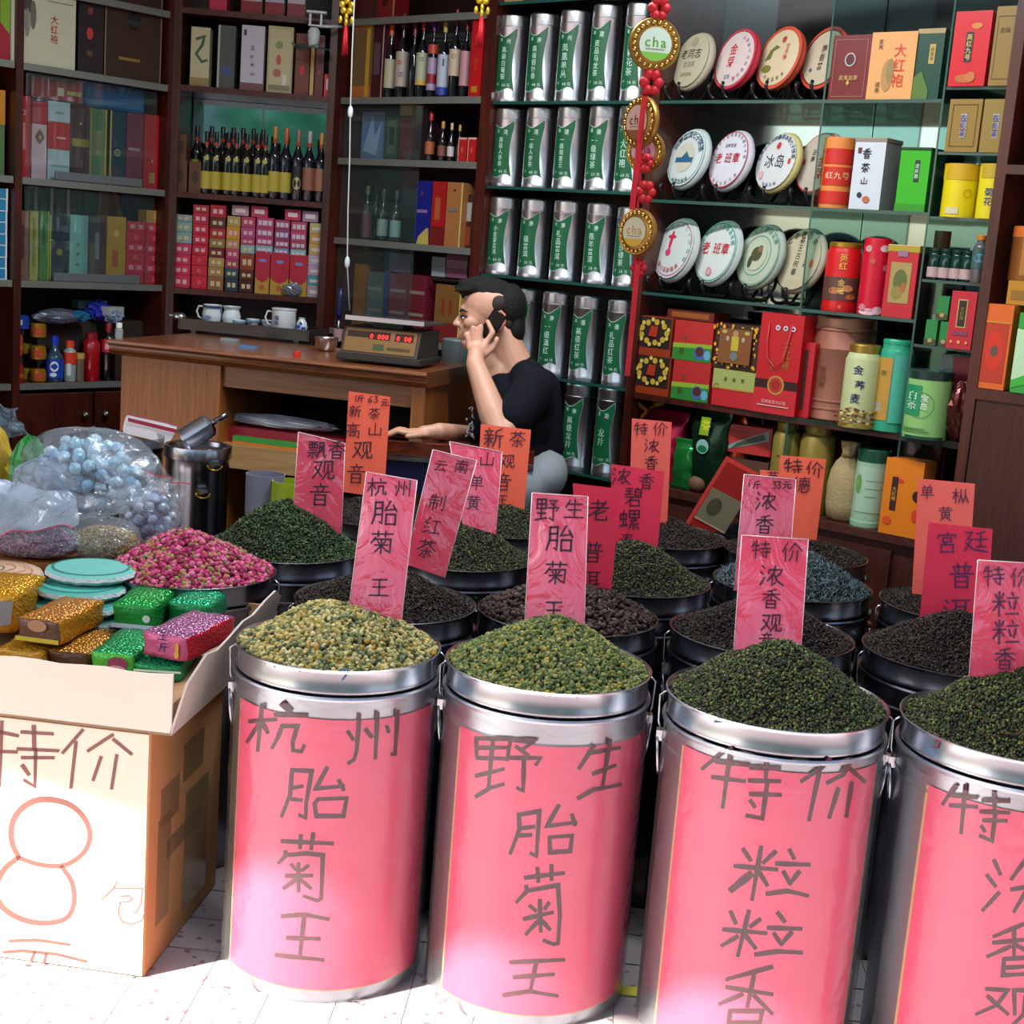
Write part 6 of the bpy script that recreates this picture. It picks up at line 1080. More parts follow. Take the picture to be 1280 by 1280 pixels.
# linen bag
t = thing('linen_bag', 'beige linen bag tied at the neck between jars and green capped tin', 'bag', tuple(FA.P(FA.hit(1052, 590, 0.02)[0], 0.055, 0.6505)), FA.ang)
mb = MB(); LIN = mat('#a89468', 0.9, 0, 0.15, 90, bump=0.3, bscale=150)
n = 28; prof = [(0.035, 0), (0.052, 0.008), (0.056, 0.05), (0.055, 0.11), (0.050, 0.15), (0.036, 0.18), (0.024, 0.195), (0.020, 0.205), (0.026, 0.225), (0.030, 0.245), (0.022, 0.24)]
vs = []
for r_, z_ in prof:
    for i in range(n):
        a = 2*PI*i/n; k = 1+(0.10 if z_ > 0.16 else 0.03)*math.sin(7*a+z_*20)+0.03*math.sin(3*a+z_*31)
        vs.append((r_*k*math.cos(a)*1.0, r_*k*math.sin(a)*0.8, z_))
mb.add(vs, [(j*n+i, j*n+(i+1) % n, (j+1)*n+(i+1) % n, (j+1)*n+i) for j in range(len(prof)-1) for i in range(n)], LIN, True); obj('bag_body', mb, t)
mb = MB(); mb.lathe([(0.0215, 0.196), (0.0235, 0.200), (0.0235, 0.205), (0.021, 0.209)], mat('#7c6438', 0.8), 18); obj('drawstring', mb, t)
pcan(FA, 1069, 1108, 560, 650, 'pale green round tin with dark green cap and base', '#9cc0a0', [('r', 0.1, 0.2, 0.9, 0.78, '#a8c8ac'), ('e', 0.15, 0.55, 0.008, 0.03, '#6c9c4c'), ('r', 0.35, 0.6, 0.85, 0.61, '#7ca084'), ('r', 0.35, 0.5, 0.85, 0.51, '#7ca084'), ('r', 0.35, 0.4, 0.7, 0.41, '#7ca084')], z=0.6505, v=-0.01, r=0.048, prof=[(1, 0), (1.03, 0.02), (1.03, 0.09), (1, 0.095), (1, 1)], lid='#14503c', lidh=0.16, base='#14503c')
OT = pbox(FA, 1103, 1152, 574, 660, 'orange rounded tin with a dark brown plaque and red prints', '#e07c18', [('r', 0.22, 0.32, 0.38, 0.76, '#3c1c14'), ('t', '大红袍', 0.30, 0.54, 0.014, '#c89c54', True), ('e', 0.45, 0.72, 0.008, 0.006, '#d83c1c'), ('e', 0.2, 0.18, 0.014, 0.012, '#d8501c'), ('c', 0.92, 0.55, 0.017, '#3c1814'), ('e', 0.9, 0.3, 0.010, 0.018, '#d83c1c')], z=0.6505, v=-0.018, dep=0.09, bev=0.012, name='tea_tin', cat='tin', side='#d87418')
crumple('cloth_bag', 'crumpled pale cloth bag behind the linen bag', 'bag', None, '#8c8078', sc=(0.07, 0.05, 0.06), ctr=tuple(FA.P(FA.hit(1092, 560, 0.2)[0], 0.2, 0.6505)), seed=41, metal=0, rough=0.8, rz=FA.ang, amp=0.3)
pbox(FA, 1006, 1040, 500, 535, 'red carton behind the khaki jars', '#b0202c', z=0.6505, v=0.16, dep=0.1)
mb = MB(); mb.sphere((0, 0, 0.028), 0.028, mat('#6c4430', 0.7), 12, 8, (1.2, 0.9, 1)); obj('walnut', mb, label='brown walnut like lump on the cupboard edge behind a sign', cat='nut', loc=tuple(FA.P(FA.hit(862, 640, 0.0)[0], 0.03, 0.6505)), rz=FA.ang)
# ------------------------------------------------------------------ gold knots, medallions, cable, clip fan
GLD = mat('#c8a42c', 0.3, 0.8, 0.2, 30); TAS = mat('#c01424', 0.55, 0, 0.15, 60)
def knot(px, py, Y, label, s=1.0, tas=60):
    p = ony(px, py, Y); t = thing('festive_knot', label, 'ornament', tuple(p), 0.0, 'gold knots with red tassels')
    mb = MB(); mb.tube([(0, 0, 0.08*s), (0, 0, 2.80-p[2])], 0.0018, TAS, 5, ); obj('cord', mb, t)
    mb = MB()
    for k in range(5):
        a = PI/2+2*PI*k/5; mb.sphere((0.020*s*math.cos(a), 0, 0.03*s+0.020*s*math.sin(a)), 0.014*s, GLD, 8, 6, (1, 0.5, 1))
    obj('flower_knot', mb, t)
    mb = MB()
    for k, (dx, dz) in enumerate(((-0.022, -0.02), (0.022, -0.02), (0, -0.03), (0, -0.01))): mb.sphere((dx*s, 0, dz*s), 0.012*s, GLD, 8, 6, (0.7, 0.4, 1.3))
    obj('lower_knot', mb, t)
    mb = MB(); g_ = np.random.default_rng(5)
    for k in range(26):
        a = g_.uniform(0, 2*PI); r = g_.uniform(0, 0.012)*s; mb.tube([(r*0.4*math.cos(a), r*0.4*math.sin(a), -0.045*s), (r*math.cos(a), r*math.sin(a), -0.045*s-0.11*s*g_.uniform(0.85, 1))], 0.0022*s, TAS, 4)
    obj('tassel', mb, t, kind='stuff')
knot(433, 18, 4.9, 'gold flower knot with red tassel beside the white cable', 0.85); knot(603, 6, 4.75, 'gold flower knot with red tassel at the top between the wine and tins', 0.85)
def medal(px, py, Y, Rpx, yaw, c1, c2, label, txt='cha', tc='#4ca02c'):
    p = ony(px, py, Y); R = Rpx*Y*0.99/FPX
    t = thing('medallion', label, 'ornament', tuple(p), yaw, 'round beaded medallions on red cord')
    tf = Matrix.Rotation(PI/2, 4, 'X')
    mb = MB(); mb.lathe([(0.001, -0.012), (R*0.85, -0.012), (R*0.98, -0.006), (R, 0), (R*0.96, 0.006), (R*0.80, 0.004), (R*0.62, 0.010), (0.001, 0.010)], mat('#a8803c', 0.35, 0.6, 0.2, 40), 32, tf=tf, sharp=60); obj('disc', mb, t)
    mb = MB(); n = 22
    for k in range(n):
        a = 2*PI*k/n; mb.sphere((R*0.80*math.cos(a), -0.008, R*0.80*math.sin(a)), R*0.085, mat('#e0b860', 0.2, 0.9), 7, 5, (1, 0.7, 1))
    obj('bead_ring', mb, t, kind='stuff')
    mb = MB(); r = R*0.62; fm = lambda s, q: ((s-0.5)*2*r, -0.0125, (q-0.5)*2*r)
    pts = [(0.5+0.5*math.cos(a), 0.5+0.5*math.sin(a)) for a in [PI+0.5+(PI-1.0)*i/12 for i in range(13)]]
    decals(mb, [('c', 0.5, 0.5, r, c1), ('p', pts, c2), ('t', txt, 0.5, 0.58, r*0.85, tc), ('r', 0.2, 0.34, 0.8, 0.36, '#6c6c4c')], fm, 2*r, 2*r); obj('centre_label', mb, t)
    return t
MY = 3.35
medal(818, 56, MY, 32, 0.12, '#c8e0d0', '#7cc04c', 'round beaded medallion with green printed centre, topmost on the cord')
medal(801, 153, MY, 32, -0.95, '#d8b8a8', '#8c5c34', 'beaded medallion turned sideways, second on the cord', tc='#6c2c2c')
medal(807, 190, MY+0.03, 26, -0.55, '#d8a8c0', '#b02c3c', 'beaded medallion with pink centre below the second', tc='#7c2c7c')
medal(797, 290, MY, 29, -0.75, '#d8d8b8', '#d8b42c', 'beaded medallion with yellow centre, lowest on the cord', tc='#b8a02c')
rs = thing('festive_string', 'red cord with knots and ribbons hanging before the tea tins', 'cord', tuple(ony(822, 5, MY)), 0)
def rel(px, py, dy=0.0): 
    p = ony(px, py, MY+dy)-ony(822, 5, MY); return (float(p[0]), float(p[1]), float(p[2]))
mb = MB(); mb.tube([(0, 0, 2.8-float(ony(822, 5, MY)[2])), rel(820, 26), rel(816, 88), rel(803, 120), rel(800, 230), rel(797, 262), rel(795, 318), rel(790, 360)], 0.003, TAS, 6); obj('cord_line', mb, rs)
def blob(px, py, s, nm='cord_knot'):
    mb = MB(); c = rel(px, py)
    for k in range(6):
        a = 2*PI*k/6; mb.sphere((c[0]+0.011*s*math.cos(a), c[1], c[2]+0.014*s*math.sin(a)), 0.009*s, TAS, 8, 6)
    obj(nm, mb, rs)
blob(824, 10, 1.3); blob(814, 103, 1.4); blob(807, 240, 1.2); blob(806, 204, 1.0); blob(798, 335, 1.0)
for (a, b, w_) in (((806, 120), (790, 262), 0.013), ((797, 330), (784, 470), 0.012)):
    mb = MB(); A, B_ = Vector(rel(a[0], a[1], -0.03)), Vector(rel(b[0], b[1], -0.03)); mb.add([A+Vector((-w_/2, 0, 0)), A+Vector((w_/2, 0, 0)), B_+Vector((w_/2, 0, 0)), B_+Vector((-w_/2, 0, 0)), A+Vector((-w_/2, .002, 0)), A+Vector((w_/2, .002, 0)), B_+Vector((w_/2, .002, 0)), B_+Vector((-w_/2, .002, 0))], [(0, 3, 2, 1), (4, 5, 6, 7), (0, 1, 5, 4), (3, 7, 6, 2)], TAS); obj('ribbon', mb, rs)
# white flex with inline switches down to the scale
cb = thing('power_cable', 'thin white power cable with two inline switches above the scale', 'cable', tuple(ony(443, -30, 4.85)), 0)
base = ony(443, -30, 4.85)
def rc(px, py, Y=4.85): p = ony(px, py, Y)-base; return (float(p[0]), float(p[1]), float(p[2]))
mb = MB(); mb.tube([(0, 0, 2.8-base[2]), rc(442, 20), rc(440, 70), rc(438, 135), rc(437, 200), rc(435, 260), rc(434, 330), rc(437, 388)], 0.0022, mat('#b8beb8', 0.5), 6); obj('flex', mb, cb)
for (px, py) in ((438, 140), (434, 328)):
    c = rc(px, py); mb = MB(); mb.sphere(c, 0.012, mat('#c8ccd0', 0.4), 10, 8, (0.75, 0.6, 1.7)); obj('inline_switch', mb, cb)
# clip fan on the corner post
fp = FD.P(FD.hit(392, 50, -0.10)[0], -0.10, FD.hit(392, 50, -0.10)[1])
fn = thing('clip_fan', 'white clip on fan with teal blades by the corner post', 'fan', tuple(fp), FD.ang)
CW = mat('#b8c4c4', 0.4)
mb = MB(); mb.lathe([(0.001, -0.03), (0.018, -0.028), (0.022, 0.0), (0.024, 0.03), (0.016, 0.045), (0.001, 0.047)], CW, 16); obj('motor', mb, fn)
mb = MB(); mb.box(-0.022, 0.04, -0.012, 0.012, 0.05, 0.056, CW); mb.box(-0.03, 0.045, -0.02, 0.02, 0.098, 0.106, CW); mb.box(-0.02, -0.012, -0.01, 0.01, 0.056, 0.098, CW); mb.box(0.022, 0.03, -0.01, 0.01, 0.056, 0.098, CW); obj('clip', mb, fn, kind='stuff')
mb = MB(); mb.tube([(0.02, 0, 0.052), (0.08, 0.03, 0.06), (0.11, 0.095, 0.07)], 0.006, CW, 8); obj('arm', mb, fn)
for k in range(3):
    a0 = 2*PI*k/3+0.2; vs = []
    for i in range(7):
        a = a0+0.9*i/6; vs += [(0.015*math.cos(a), 0.015*math.sin(a), -0.03+0.01*i/6), (0.085*math.cos(a), 0.085*math.sin(a), -0.036+0.020*i/6)]
    mb = MB(); mb.add(vs, [(2*i, 2*i+1, 2*i+3, 2*i+2) for i in range(6)], film('teal_blade', (0.25, 0.55, 0.58), 0.5, 0.2, '#3c8c90')); obj('blade', mb, fn)
# ------------------------------------------------------------------ steel barrels, heaps of tea, paper wraps and price cards
RZ = 0.628; BR = 0.20
STEEL_SHADED = mat('#7e8088', 0.25, 1.0, 0.1, 9)  # rear barrels: the dark they reflect is put into the steel colour
def barrel(px, py, label, Rb=BR, rear=False, handles=True, wrap=None, zt=RZ, ring_h=0.042, rot=0.0, film_=False, R_px=None, cxy=None):
    if cxy is None: c = onz(px, py, zt); cx, cy = float(c[0]), float(c[1])
    else: cx, cy = cxy
    t = thing('steel_barrel', label, 'barrel', (cx, cy, 0), rot, 'steel barrels of loose tea')
    ti = 0.0
    zb = zt-ring_h-0.010
    mb = MB(); r = Rb*0.985
    mb.lathe([(0.001, FZ+0.006), (r*0.985, FZ+0.006), (r*0.99, FZ+0.001), (r, FZ+0.008), (r, zb-0.055), (r*1.012, zb-0.052), (r*1.012, zb-0.046), (r, zb-0.043), (r, zb-0.008), (r*1.02, zb-0.006), (r*1.028, zb-0.001), (r*1.02, zb+0.003), (r*0.99, zb+0.002), (r*0.985, zb-0.03)], STEEL_SHADED if rear else STEEL2, 48, sharp=30)
    obj('barrel_body', mb, t)
    mb = MB(); q = Rb*0.995
    mb.lathe([(q*0.93, zt-ring_h-0.012), (q*0.955, zt-ring_h-0.010), (q*0.985, zt-ring_h-0.002), (q*0.985, zt-ring_h+0.004), (q*0.975, zt-ring_h+0.008), (q*0.975, zt-0.006), (q, zt-0.004), (q*1.004, zt), (q*0.99, zt+0.001), (q*0.965, zt-0.004), (q*0.955, zt-ring_h)], STEEL_SHADED if rear else STEEL, 56, sharp=30)
    obj('top_ring', mb, t)
    if handles:
        for s in (-1, 1):
            mb = MB(); x = s*(r+0.006)
            pts = [(x+s*0.004*math.sin(a), 0.022*math.cos(a), zb-0.085+0.038*math.sin(a)-0.0) for a in [2*PI*i/16 for i in range(17)]]
            mb.tube(pts, 0.0028, STEEL, 6)
            h = obj('ring_handle', mb, t)
            mb = MB(); mb.box(x-0.006, x+0.006, -0.010, 0.010, zb-0.056, zb-0.036, STEEL); obj('bracket', mb, h)
            mb = MB(); mb.tube([(s*(q*0.99), 0.0, zt-0.012), (s*(q+0.010), 0, zt-ring_h*0.5), (s*(r+0.010), 0, zb-0.02), (s*(r+0.004), 0, zb-0.04)], 0.0022, STEEL, 6); obj('wire_clasp', mb, t)
    t['c'] = (cx, cy); return t, cx, cy
def grain_shape(kind):
    if kind == 'bud':   # little round bud: octahedron-like, 12 faces
        v = []; f = []
        for j, (z, r) in enumerate(((-0.45, 0.28), (0, 0.5), (0.42, 0.3))):
            for i in range(6): a = PI/3*i+0.3*j; v.append((r*math.cos(a), r*math.sin(a), z))
        v += [(0, 0, -0.6), (0, 0, 0.6)]
        for j in range(2):
            for i in range(6): f.append((j*6+i, j*6+(i+1) % 6, (j+1)*6+(i+1) % 6)); f.append((j*6+i, (j+1)*6+(i+1) % 6, (j+1)*6+i))
        for i in range(6): f.append((18, (i+1) % 6, i)); f.append((19, 12+i, 12+(i+1) % 6))
        return np.array(v), np.array(f)
    if kind == 'curl':  # rolled oolong grain
        v = [(0.5, 0, 0), (0, 0.35, 0.05), (-0.5, 0.1, 0.1), (0, -0.35, 0), (0.05, 0, 0.38), (-0.05, 0, -0.33)]
        f = [(0, 1, 4), (1, 2, 4), (2, 3, 4), (3, 0, 4), (1, 0, 5), (2, 1, 5), (3, 2, 5), (0, 3, 5)]
        return np.array(v), np.array(f)
    if kind == 'needle':
        v = [(1.0, 0, 0.05), (0.2, 0.13, 0.0), (-0.9, 0.05, 0.12), (0.1, -0.13, 0.03), (0.0, 0, 0.16)]
        f = [(0, 1, 4), (1, 2, 4), (2, 3, 4), (3, 0, 4), (1, 0, 3), (2, 1, 3)]
        return np.array(v), np.array(f)
    v = [(0.6, 0.1, 0.0), (0, 0.3, 0.12), (-0.6, -0.05, -0.05), (0.05, -0.25, 0.1), (0.0, 0.0, -0.14)]
    f = [(0, 1, 3), (1, 2, 3), (1, 0, 4), (2, 1, 4), (3, 2, 4), (0, 3, 4)]
    return np.array(v), np.array(f)
def scatter_mesh(name, P, sizes, kind, m, smooth=False):
    V, F = grain_shape(kind); n = len(P)
    ax = rng.normal(size=(n, 4)); ax /= np.linalg.norm(ax, axis=1)[:, None]
    w, x, y, z = ax.T
    R = np.stack([1-2*(y*y+z*z), 2*(x*y-z*w), 2*(x*z+y*w), 2*(x*y+z*w), 1-2*(x*x+z*z), 2*(y*z-x*w), 2*(x*z-y*w), 2*(y*z+x*w), 1-2*(x*x+y*y)], 1).reshape(n, 3, 3)
    W = np.einsum('nij,vj->nvi', R, V)*np.asarray(sizes)[:, None, None]+P[:, None, :]
    FF = (F[None]+(np.arange(n)*len(V))[:, None, None]).reshape(-1, 3)
    me = bpy.data.meshes.new(name); W = W.reshape(-1, 3)
    me.vertices.add(len(W)); me.vertices.foreach_set('co', W.astype(np.float32).ravel())
    me.loops.add(FF.size); me.loops.foreach_set('vertex_index', FF.astype(np.int32).ravel())
    me.polygons.add(len(FF)); me.polygons.foreach_set('loop_start', (np.arange(len(FF))*3).astype(np.int32)); me.polygons.foreach_set('loop_total', np.full(len(FF), 3, np.int32))
    me.update(calc_edges=True)
    if smooth: me.polygons.foreach_set('use_smooth', np.ones(len(FF), bool))
    me.materials.append(m); return me
def heap(cx, cy, h, label, name, kind, m, size, n, Rh=None, zt=RZ, off=(0, 0), pw=1.5, base='#1c1a14', cat='tea', edge=-0.004, cut=None, smooth=False):
    """mound filling a barrel: a closed core under thousands of separate grains"""
    R = Rh or BR*0.955
    def hz(x, y):
        r = np.hypot(x, y)/R; r = np.clip(r, 0, 1)
        d = np.hypot(x-off[0], y-off[1])/R
        z = h*np.clip(1-np.minimum(1, d)**pw, 0, 1)*(1-r**6)
        z = z+0.006*np.sin(x*31+cx*9)*np.sin(y*27+cy*7)*(1-r**4)
        return z+edge
    t = thing(name, label, cat, (cx, cy, zt), 0, None, 'stuff')
    mb = MB(); nr, na = 10, 36; vs = []
    for j in range(nr+1):
        for i in range(na):
            a = 2*PI*i/na; rr = R*j/nr; x, y = rr*math.cos(a), rr*math.sin(a); vs.append((x, y, float(hz(np.array(x), np.array(y)))-size*0.5))
    mb.add(vs, [(j*na+i, (j+1)*na+i, (j+1)*na+(i+1) % na, j*na+(i+1) % na) for j in range(nr) for i in range(na)], mat(base, 0.9), True)
    o1 = obj('core', mb, t)
    o1['kind'] = 'stuff'
    a = rng.uniform(0, 2*PI, n); rr = R*np.sqrt(rng.uniform(0, 1, n))*0.995
    x = rr*np.cos(a); y = rr*np.sin(a); z = hz(x, y)+rng.uniform(-0.45, 0.45, n)*size
    me = scatter_mesh('grains', np.stack([x, y, z], 1), size*rng.uniform(0.7, 1.25, n), kind, m, smooth)
    obj('grains', me, t, kind='stuff')
    return hz
CHRY = islands('dried_chrysanthemum_buds', [('#b9b07a', 4), ('#9c9858', 4), ('#d4c07c', 3), ('#78825a', 4), ('#b08a38', 2), ('#4f5a3c', 3), ('#d8cc98', 1)], 0.75)
CHRY2 = islands('wild_chrysanthemum_buds', [('#86864a', 4), ('#6c7a44', 5), ('#9c9a60', 3), ('#586a40', 4), ('#b49a3c', 1), ('#465a38', 3)], 0.75)
OOL = islands('rolled_oolong', [('#34402c', 5), ('#46562c', 4), ('#5f7034', 2), ('#2c2a26', 4), ('#5c4c2c', 2), ('#808a44', 1)], 0.6)
OOL2 = islands('green_tea_leaves', [('#34362a', 5), ('#48482e', 3), ('#5a5c34', 2), ('#282824', 4), ('#6a7238', 1)], 0.7)
BLK = islands('black_tea_leaves', [('#2c211f', 6), ('#3c2c27', 4), ('#50382c', 2), ('#201a19', 4), ('#4c4a40', 1)], 0.65)
PUR = islands('cooked_puer_lumps', [('#3c2c28', 5), ('#4c3a34', 3), ('#2a201e', 4), ('#644c40', 1)], 0.75)
ROSE = islands('rose_buds', [('#a02858', 4), ('#c8487c', 4), ('#7c1c40', 3), ('#b07c5c', 2), ('#8a8448', 2), ('#d07898', 2)], 0.7)
NEED = islands('silver_grey_needles', [('#3c4a4c', 5), ('#52686c', 4), ('#6c8488', 2), ('#232c2e', 3)], 0.55)
GT = islands('green_heap_leaves', [('#30442a', 5), ('#48603a', 4), ('#283424', 4), ('#64784a', 2), ('#544e34', 1)], 0.7)
B = {}
B['c1'] = barrel(424, 802, 'steel barrel wrapped in red paper reading hangzhou, leftmost in the front row', rot=0.12)
B['c2'] = barrel(686, 828, 'steel barrel wrapped in red paper, second in the front row', rot=0.0)
B['c3'] = barrel(971, 870, 'steel barrel wrapped in red paper, third in the front row', rot=-0.1, Rb=0.206)
B['c4'] = barrel(1276, 906, 'steel barrel wrapped in red paper, cut by the right edge', rot=-0.15, Rb=0.215)
heap(*B['c1'][1:], 0.075, 'heap of yellow green chrysanthemum buds filling the leftmost front barrel', 'chrysanthemum_heap', 'bud', CHRY, 0.0095, 5200, base='#4a4428', smooth=True, pw=1.6)
heap(*B['c2'][1:], 0.090, 'heap of small green chrysanthemum buds filling the second front barrel', 'chrysanthemum_heap', 'bud', CHRY2, 0.0080, 6500, base='#38381f', smooth=True, pw=1.5)
heap(*B['c3'][1:], 0.105, 'heap of dark green rolled tea filling the third front barrel', 'tea_heap', 'curl', OOL, 0.0085, 11000, base='#1c2014', pw=1.4, Rh=0.197)
heap(*B['c4'][1:], 0.115, 'heap of dark green rolled tea filling the barrel at the right edge', 'tea_heap', 'curl', OOL, 0.0085, 11000, base='#1c2014', pw=1.4, Rh=0.205)
REAR = [
 ('rose', (236, 710), 0.085, 'steel barrel of rose buds behind the cardboard tray', 'heap of pink dried rose buds', 'bud', ROSE, 0.0125, 3600, '#5c2838', 'rose_heap', 0.0, (0, 0)),
 ('green', (357, 682), 0.120, 'steel barrel of green tea behind the rose buds', 'tall heap of green tea leaves beside the rose buds', 'leaf', GT, 0.0095, 9000, '#1c2418', 'tea_heap', 0.1, (0, 0)),
 ('s2', (462, 640), 0.045, 'steel barrel under the orange card priced 63, mostly hidden', 'dark tea heap at the foot of the orange card priced 63', 'leaf', BLK, 0.009, 2500, '#181210', 'tea_heap', 0, (0, 0)),
 ('blk', (482, 750), 0.07, 'steel barrel of black tea behind the leftmost front barrel', 'black tea heap behind the leftmost front barrel', 'leaf', BLK, 0.009, 8500, '#181210', 'tea_heap', 0.2, (0, 0)),
 ('ool2', (572, 692), 0.075, 'steel barrel of dark tea behind the black tea, right of the leaning card', 'dark green tea heap right of the leaning pink card', 'leaf', OOL2, 0.009, 7500, '#1c1a14', 'tea_heap', 0.1, (0.0, 0)),
 ('s6', (628, 655), 0.06, 'steel barrel under the orange new tea card in front of the man', 'dark tea heap under the orange card in front of the man', 'leaf', OOL2, 0.009, 5000, '#1c1a14', 'tea_heap', 0, (0, 0)),
 ('rais', (710, 765), 0.06, 'steel barrel of brown tea lumps behind the second front barrel', 'heap of dark brown tea lumps behind the second front barrel', 'curl', PUR, 0.020, 2600, '#181210', 'tea_heap', 0, (0.0, 0)),
 ('bil', (787, 722), 0.095, 'steel barrel of spring tea behind the brown tea lumps', 'dark green heap at the foot of the spring tea card', 'leaf', OOL2, 0.009, 8000, '#1c1c14', 'tea_heap', 0.15, (0, 0)),
 ('bb', (822, 668), 0.05, 'steel barrel of black tea near the foil pouches', 'black tea heap near the foil pouches', 'leaf', BLK, 0.009, 5000, '#141010', 'tea_heap', 0.1, (0, 0)),
 ('c3b', (952, 790), 0.075, 'steel barrel of brown tea behind the third front barrel', 'brown black tea heap behind the third front barrel', 'leaf', BLK, 0.009, 8500, '#181210', 'tea_heap', 0.0, (0, 0)),
 ('grey', (990, 728), 0.085, 'steel barrel of grey needle tea behind the pink cards', 'heap of grey green needle shaped tea', 'needle', NEED, 0.013, 5500, '#20282a', 'tea_heap', 0.0, (0, 0)),
 ('gb', (994, 690), 0.045, 'steel barrel of dark tea beside the low cupboard', 'dark tea heap beside the low cupboard', 'leaf', BLK, 0.009, 5000, '#181210', 'tea_heap', 0.0, (0, 0)),
 ('r1', (1203, 757), 0.04, 'steel barrel of dark tea behind the palace card', 'dark tea heap behind the palace card', 'leaf', BLK, 0.009, 5000, '#181210', 'tea_heap', 0.0, (0, 0)),
 ('r2', (1196, 815), 0.09, 'steel barrel of black tea behind the right edge barrel', 'black tea heap behind the right edge barrel', 'leaf', BLK, 0.009, 8500, '#181210', 'tea_heap', 0.0, (0, 0))]
for k, c, h, bl, hl, kd, m_, sz, n, bs, nm, rot, off in REAR:
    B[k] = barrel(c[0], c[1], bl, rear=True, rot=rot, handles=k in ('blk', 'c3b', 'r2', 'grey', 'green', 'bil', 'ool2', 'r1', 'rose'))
    heap(*B[k][1:], h, hl, nm, kd, m_, sz, n, base=bs, off=off, pw=1.35, smooth=(kd == 'bud'))
# ---- red paper wraps on the front barrels, with hand lettering laid on the paper
def paper_mat(col, gloss, name):
    if name in _mc: return _mc[name]
    m, nt, b, out = new_mat(name)
    tc = nt.nodes.new('ShaderNodeTexCoord'); n = nt.nodes.new('ShaderNodeTexNoise'); n.inputs['Scale'].default_value = 14; n.inputs['Detail'].default_value = 5
    nt.links.new(tc.outputs['Object'], n.inputs['Vector'])
    mx = nt.nodes.new('ShaderNodeMix'); mx.data_type = 'RGBA'; c = lin(col)
    mx.inputs[6].default_value = (c[0]*0.94, c[1]*0.9, c[2]*0.9, 1); mx.inputs[7].default_value = (min(1, c[0]*1.05), c[1]*1.1, c[2]*1.1, 1)
    nt.links.new(n.outputs['Fac'], mx.inputs[0]); nt.links.new(mx.outputs[2], b.inputs['Base Color'])
    b.inputs['Roughness'].default_value = 0.6
    if gloss:
        b.inputs['Coat Weight'].default_value = gloss; b.inputs['Coat Roughness'].default_value = 0.10; b.inputs['Coat IOR'].default_value = 1.5 if gloss < 0.9 else 2.0
        n2 = nt.nodes.new('ShaderNodeTexNoise'); n2.inputs['Scale'].default_value = 9; n2.inputs['Detail'].default_value = 4; n2.inputs['Distortion'].default_value = 1.5
        nt.links.new(tc.outputs['Object'], n2.inputs['Vector'])
        bp = nt.nodes.new('ShaderNodeBump'); bp.inputs['Strength'].default_value = 0.35 if gloss < 0.9 else 0.55; bp.inputs['Distance'].default_value = 0.02
        nt.links.new(n2.outputs['Fac'], bp.inputs['Height']); nt.links.new(bp.outputs[0], b.inputs['Coat Normal'])
    _mc[name] = m; return m
WRAP = paper_mat('#f04a72', 0.35, 'red_wrap_paper'); MARG = mat('#d8b070', 0.6)
WFILM = film('wrap_film', (0.97, 0.985, 0.985), 0.045, 0.08, '#f0ece4', 0.35, 14)
def cylpatch(cx, cy, R, a0, a1, z0, z1, m, n=24, nz=8, wob=0.0, sk0=0.0, sk1=0.0):
    mb = MB(); vs = []
    for j in range(nz+1):
        for i in range(n+1):
            t = j/nz; a = a0+(a1-a0)*i/n
            zz0 = z0+wob*0.4*math.sin(i*1.3); zz1 = z1+wob*math.sin(i*0.9+1)+sk1*(i/n-0.5)
            r = R+wob*0.10*math.sin(i*2.1+j*1.7)
            vs.append((r*math.sin(a), -r*math.cos(a), zz0+(zz1-zz0)*t))
    mb.add(vs, [(j*(n+1)+i, j*(n+1)+i+1, (j+1)*(n+1)+i+1, (j+1)*(n+1)+i) for j in range(nz) for i in range(n)], m, True)
    return mb
def wrap(key, xl, xr, ztop, zbot, org, sc, groups, w, Rb=None, sk=0.0):
    t, cx, cy = B[key]; R = (Rb or BR)*0.985
    def ang(px, py=1050):
        p = oncyl(px, py, cx, cy, R+0.003); return math.atan2(p[0]-cx, -(p[1]-cy))
    a0, a1 = ang(xl), ang(xr); rz = t.rotation_euler[2]
    h = thing('wrap', None, None, (0, 0, 0)); bpy.data.objects.remove(h)
    def ch(name, mb, parent=None):
        o = obj(name, mb, parent or t); 
        if parent is None: o.rotation_euler = (0, 0, -rz)
        return o
    ch('paper_margin', cylpatch(cx, cy, R+0.0022, a0-0.03, a1+0.035, zbot-0.003, ztop-0.002, MARG, sk1=sk))
    pw_ = ch('red_paper', cylpatch(cx, cy, R+0.0034, a0, a1, zbot, ztop, WRAP, sk1=sk))
    ch('plastic_film', cylpatch(cx, cy, R+0.0062, a0-0.30, a1+0.30, FZ+0.004, ztop+0.022, WFILM, n=40, nz=12, wob=0.006, sk1=sk))
    mb = MB()
    def mp(x, y):
        p = oncyl(x, y, cx, cy, R+0.0040); return (p[0]-cx, p[1]-cy, p[2])
    for (ox, oy), strokes in groups:
        for s in strokes:
            ww = w
            if isinstance(s[0], (int, float)): ww = w*s[0]; s = s[1:]
            ribbon(mb, [(ox+x/sc, oy+y/sc) for x, y in s], ww, mp, INK, step=6)
    o = obj('hand_lettering', mb, pw_, kind='stuff')
S = 4.2667
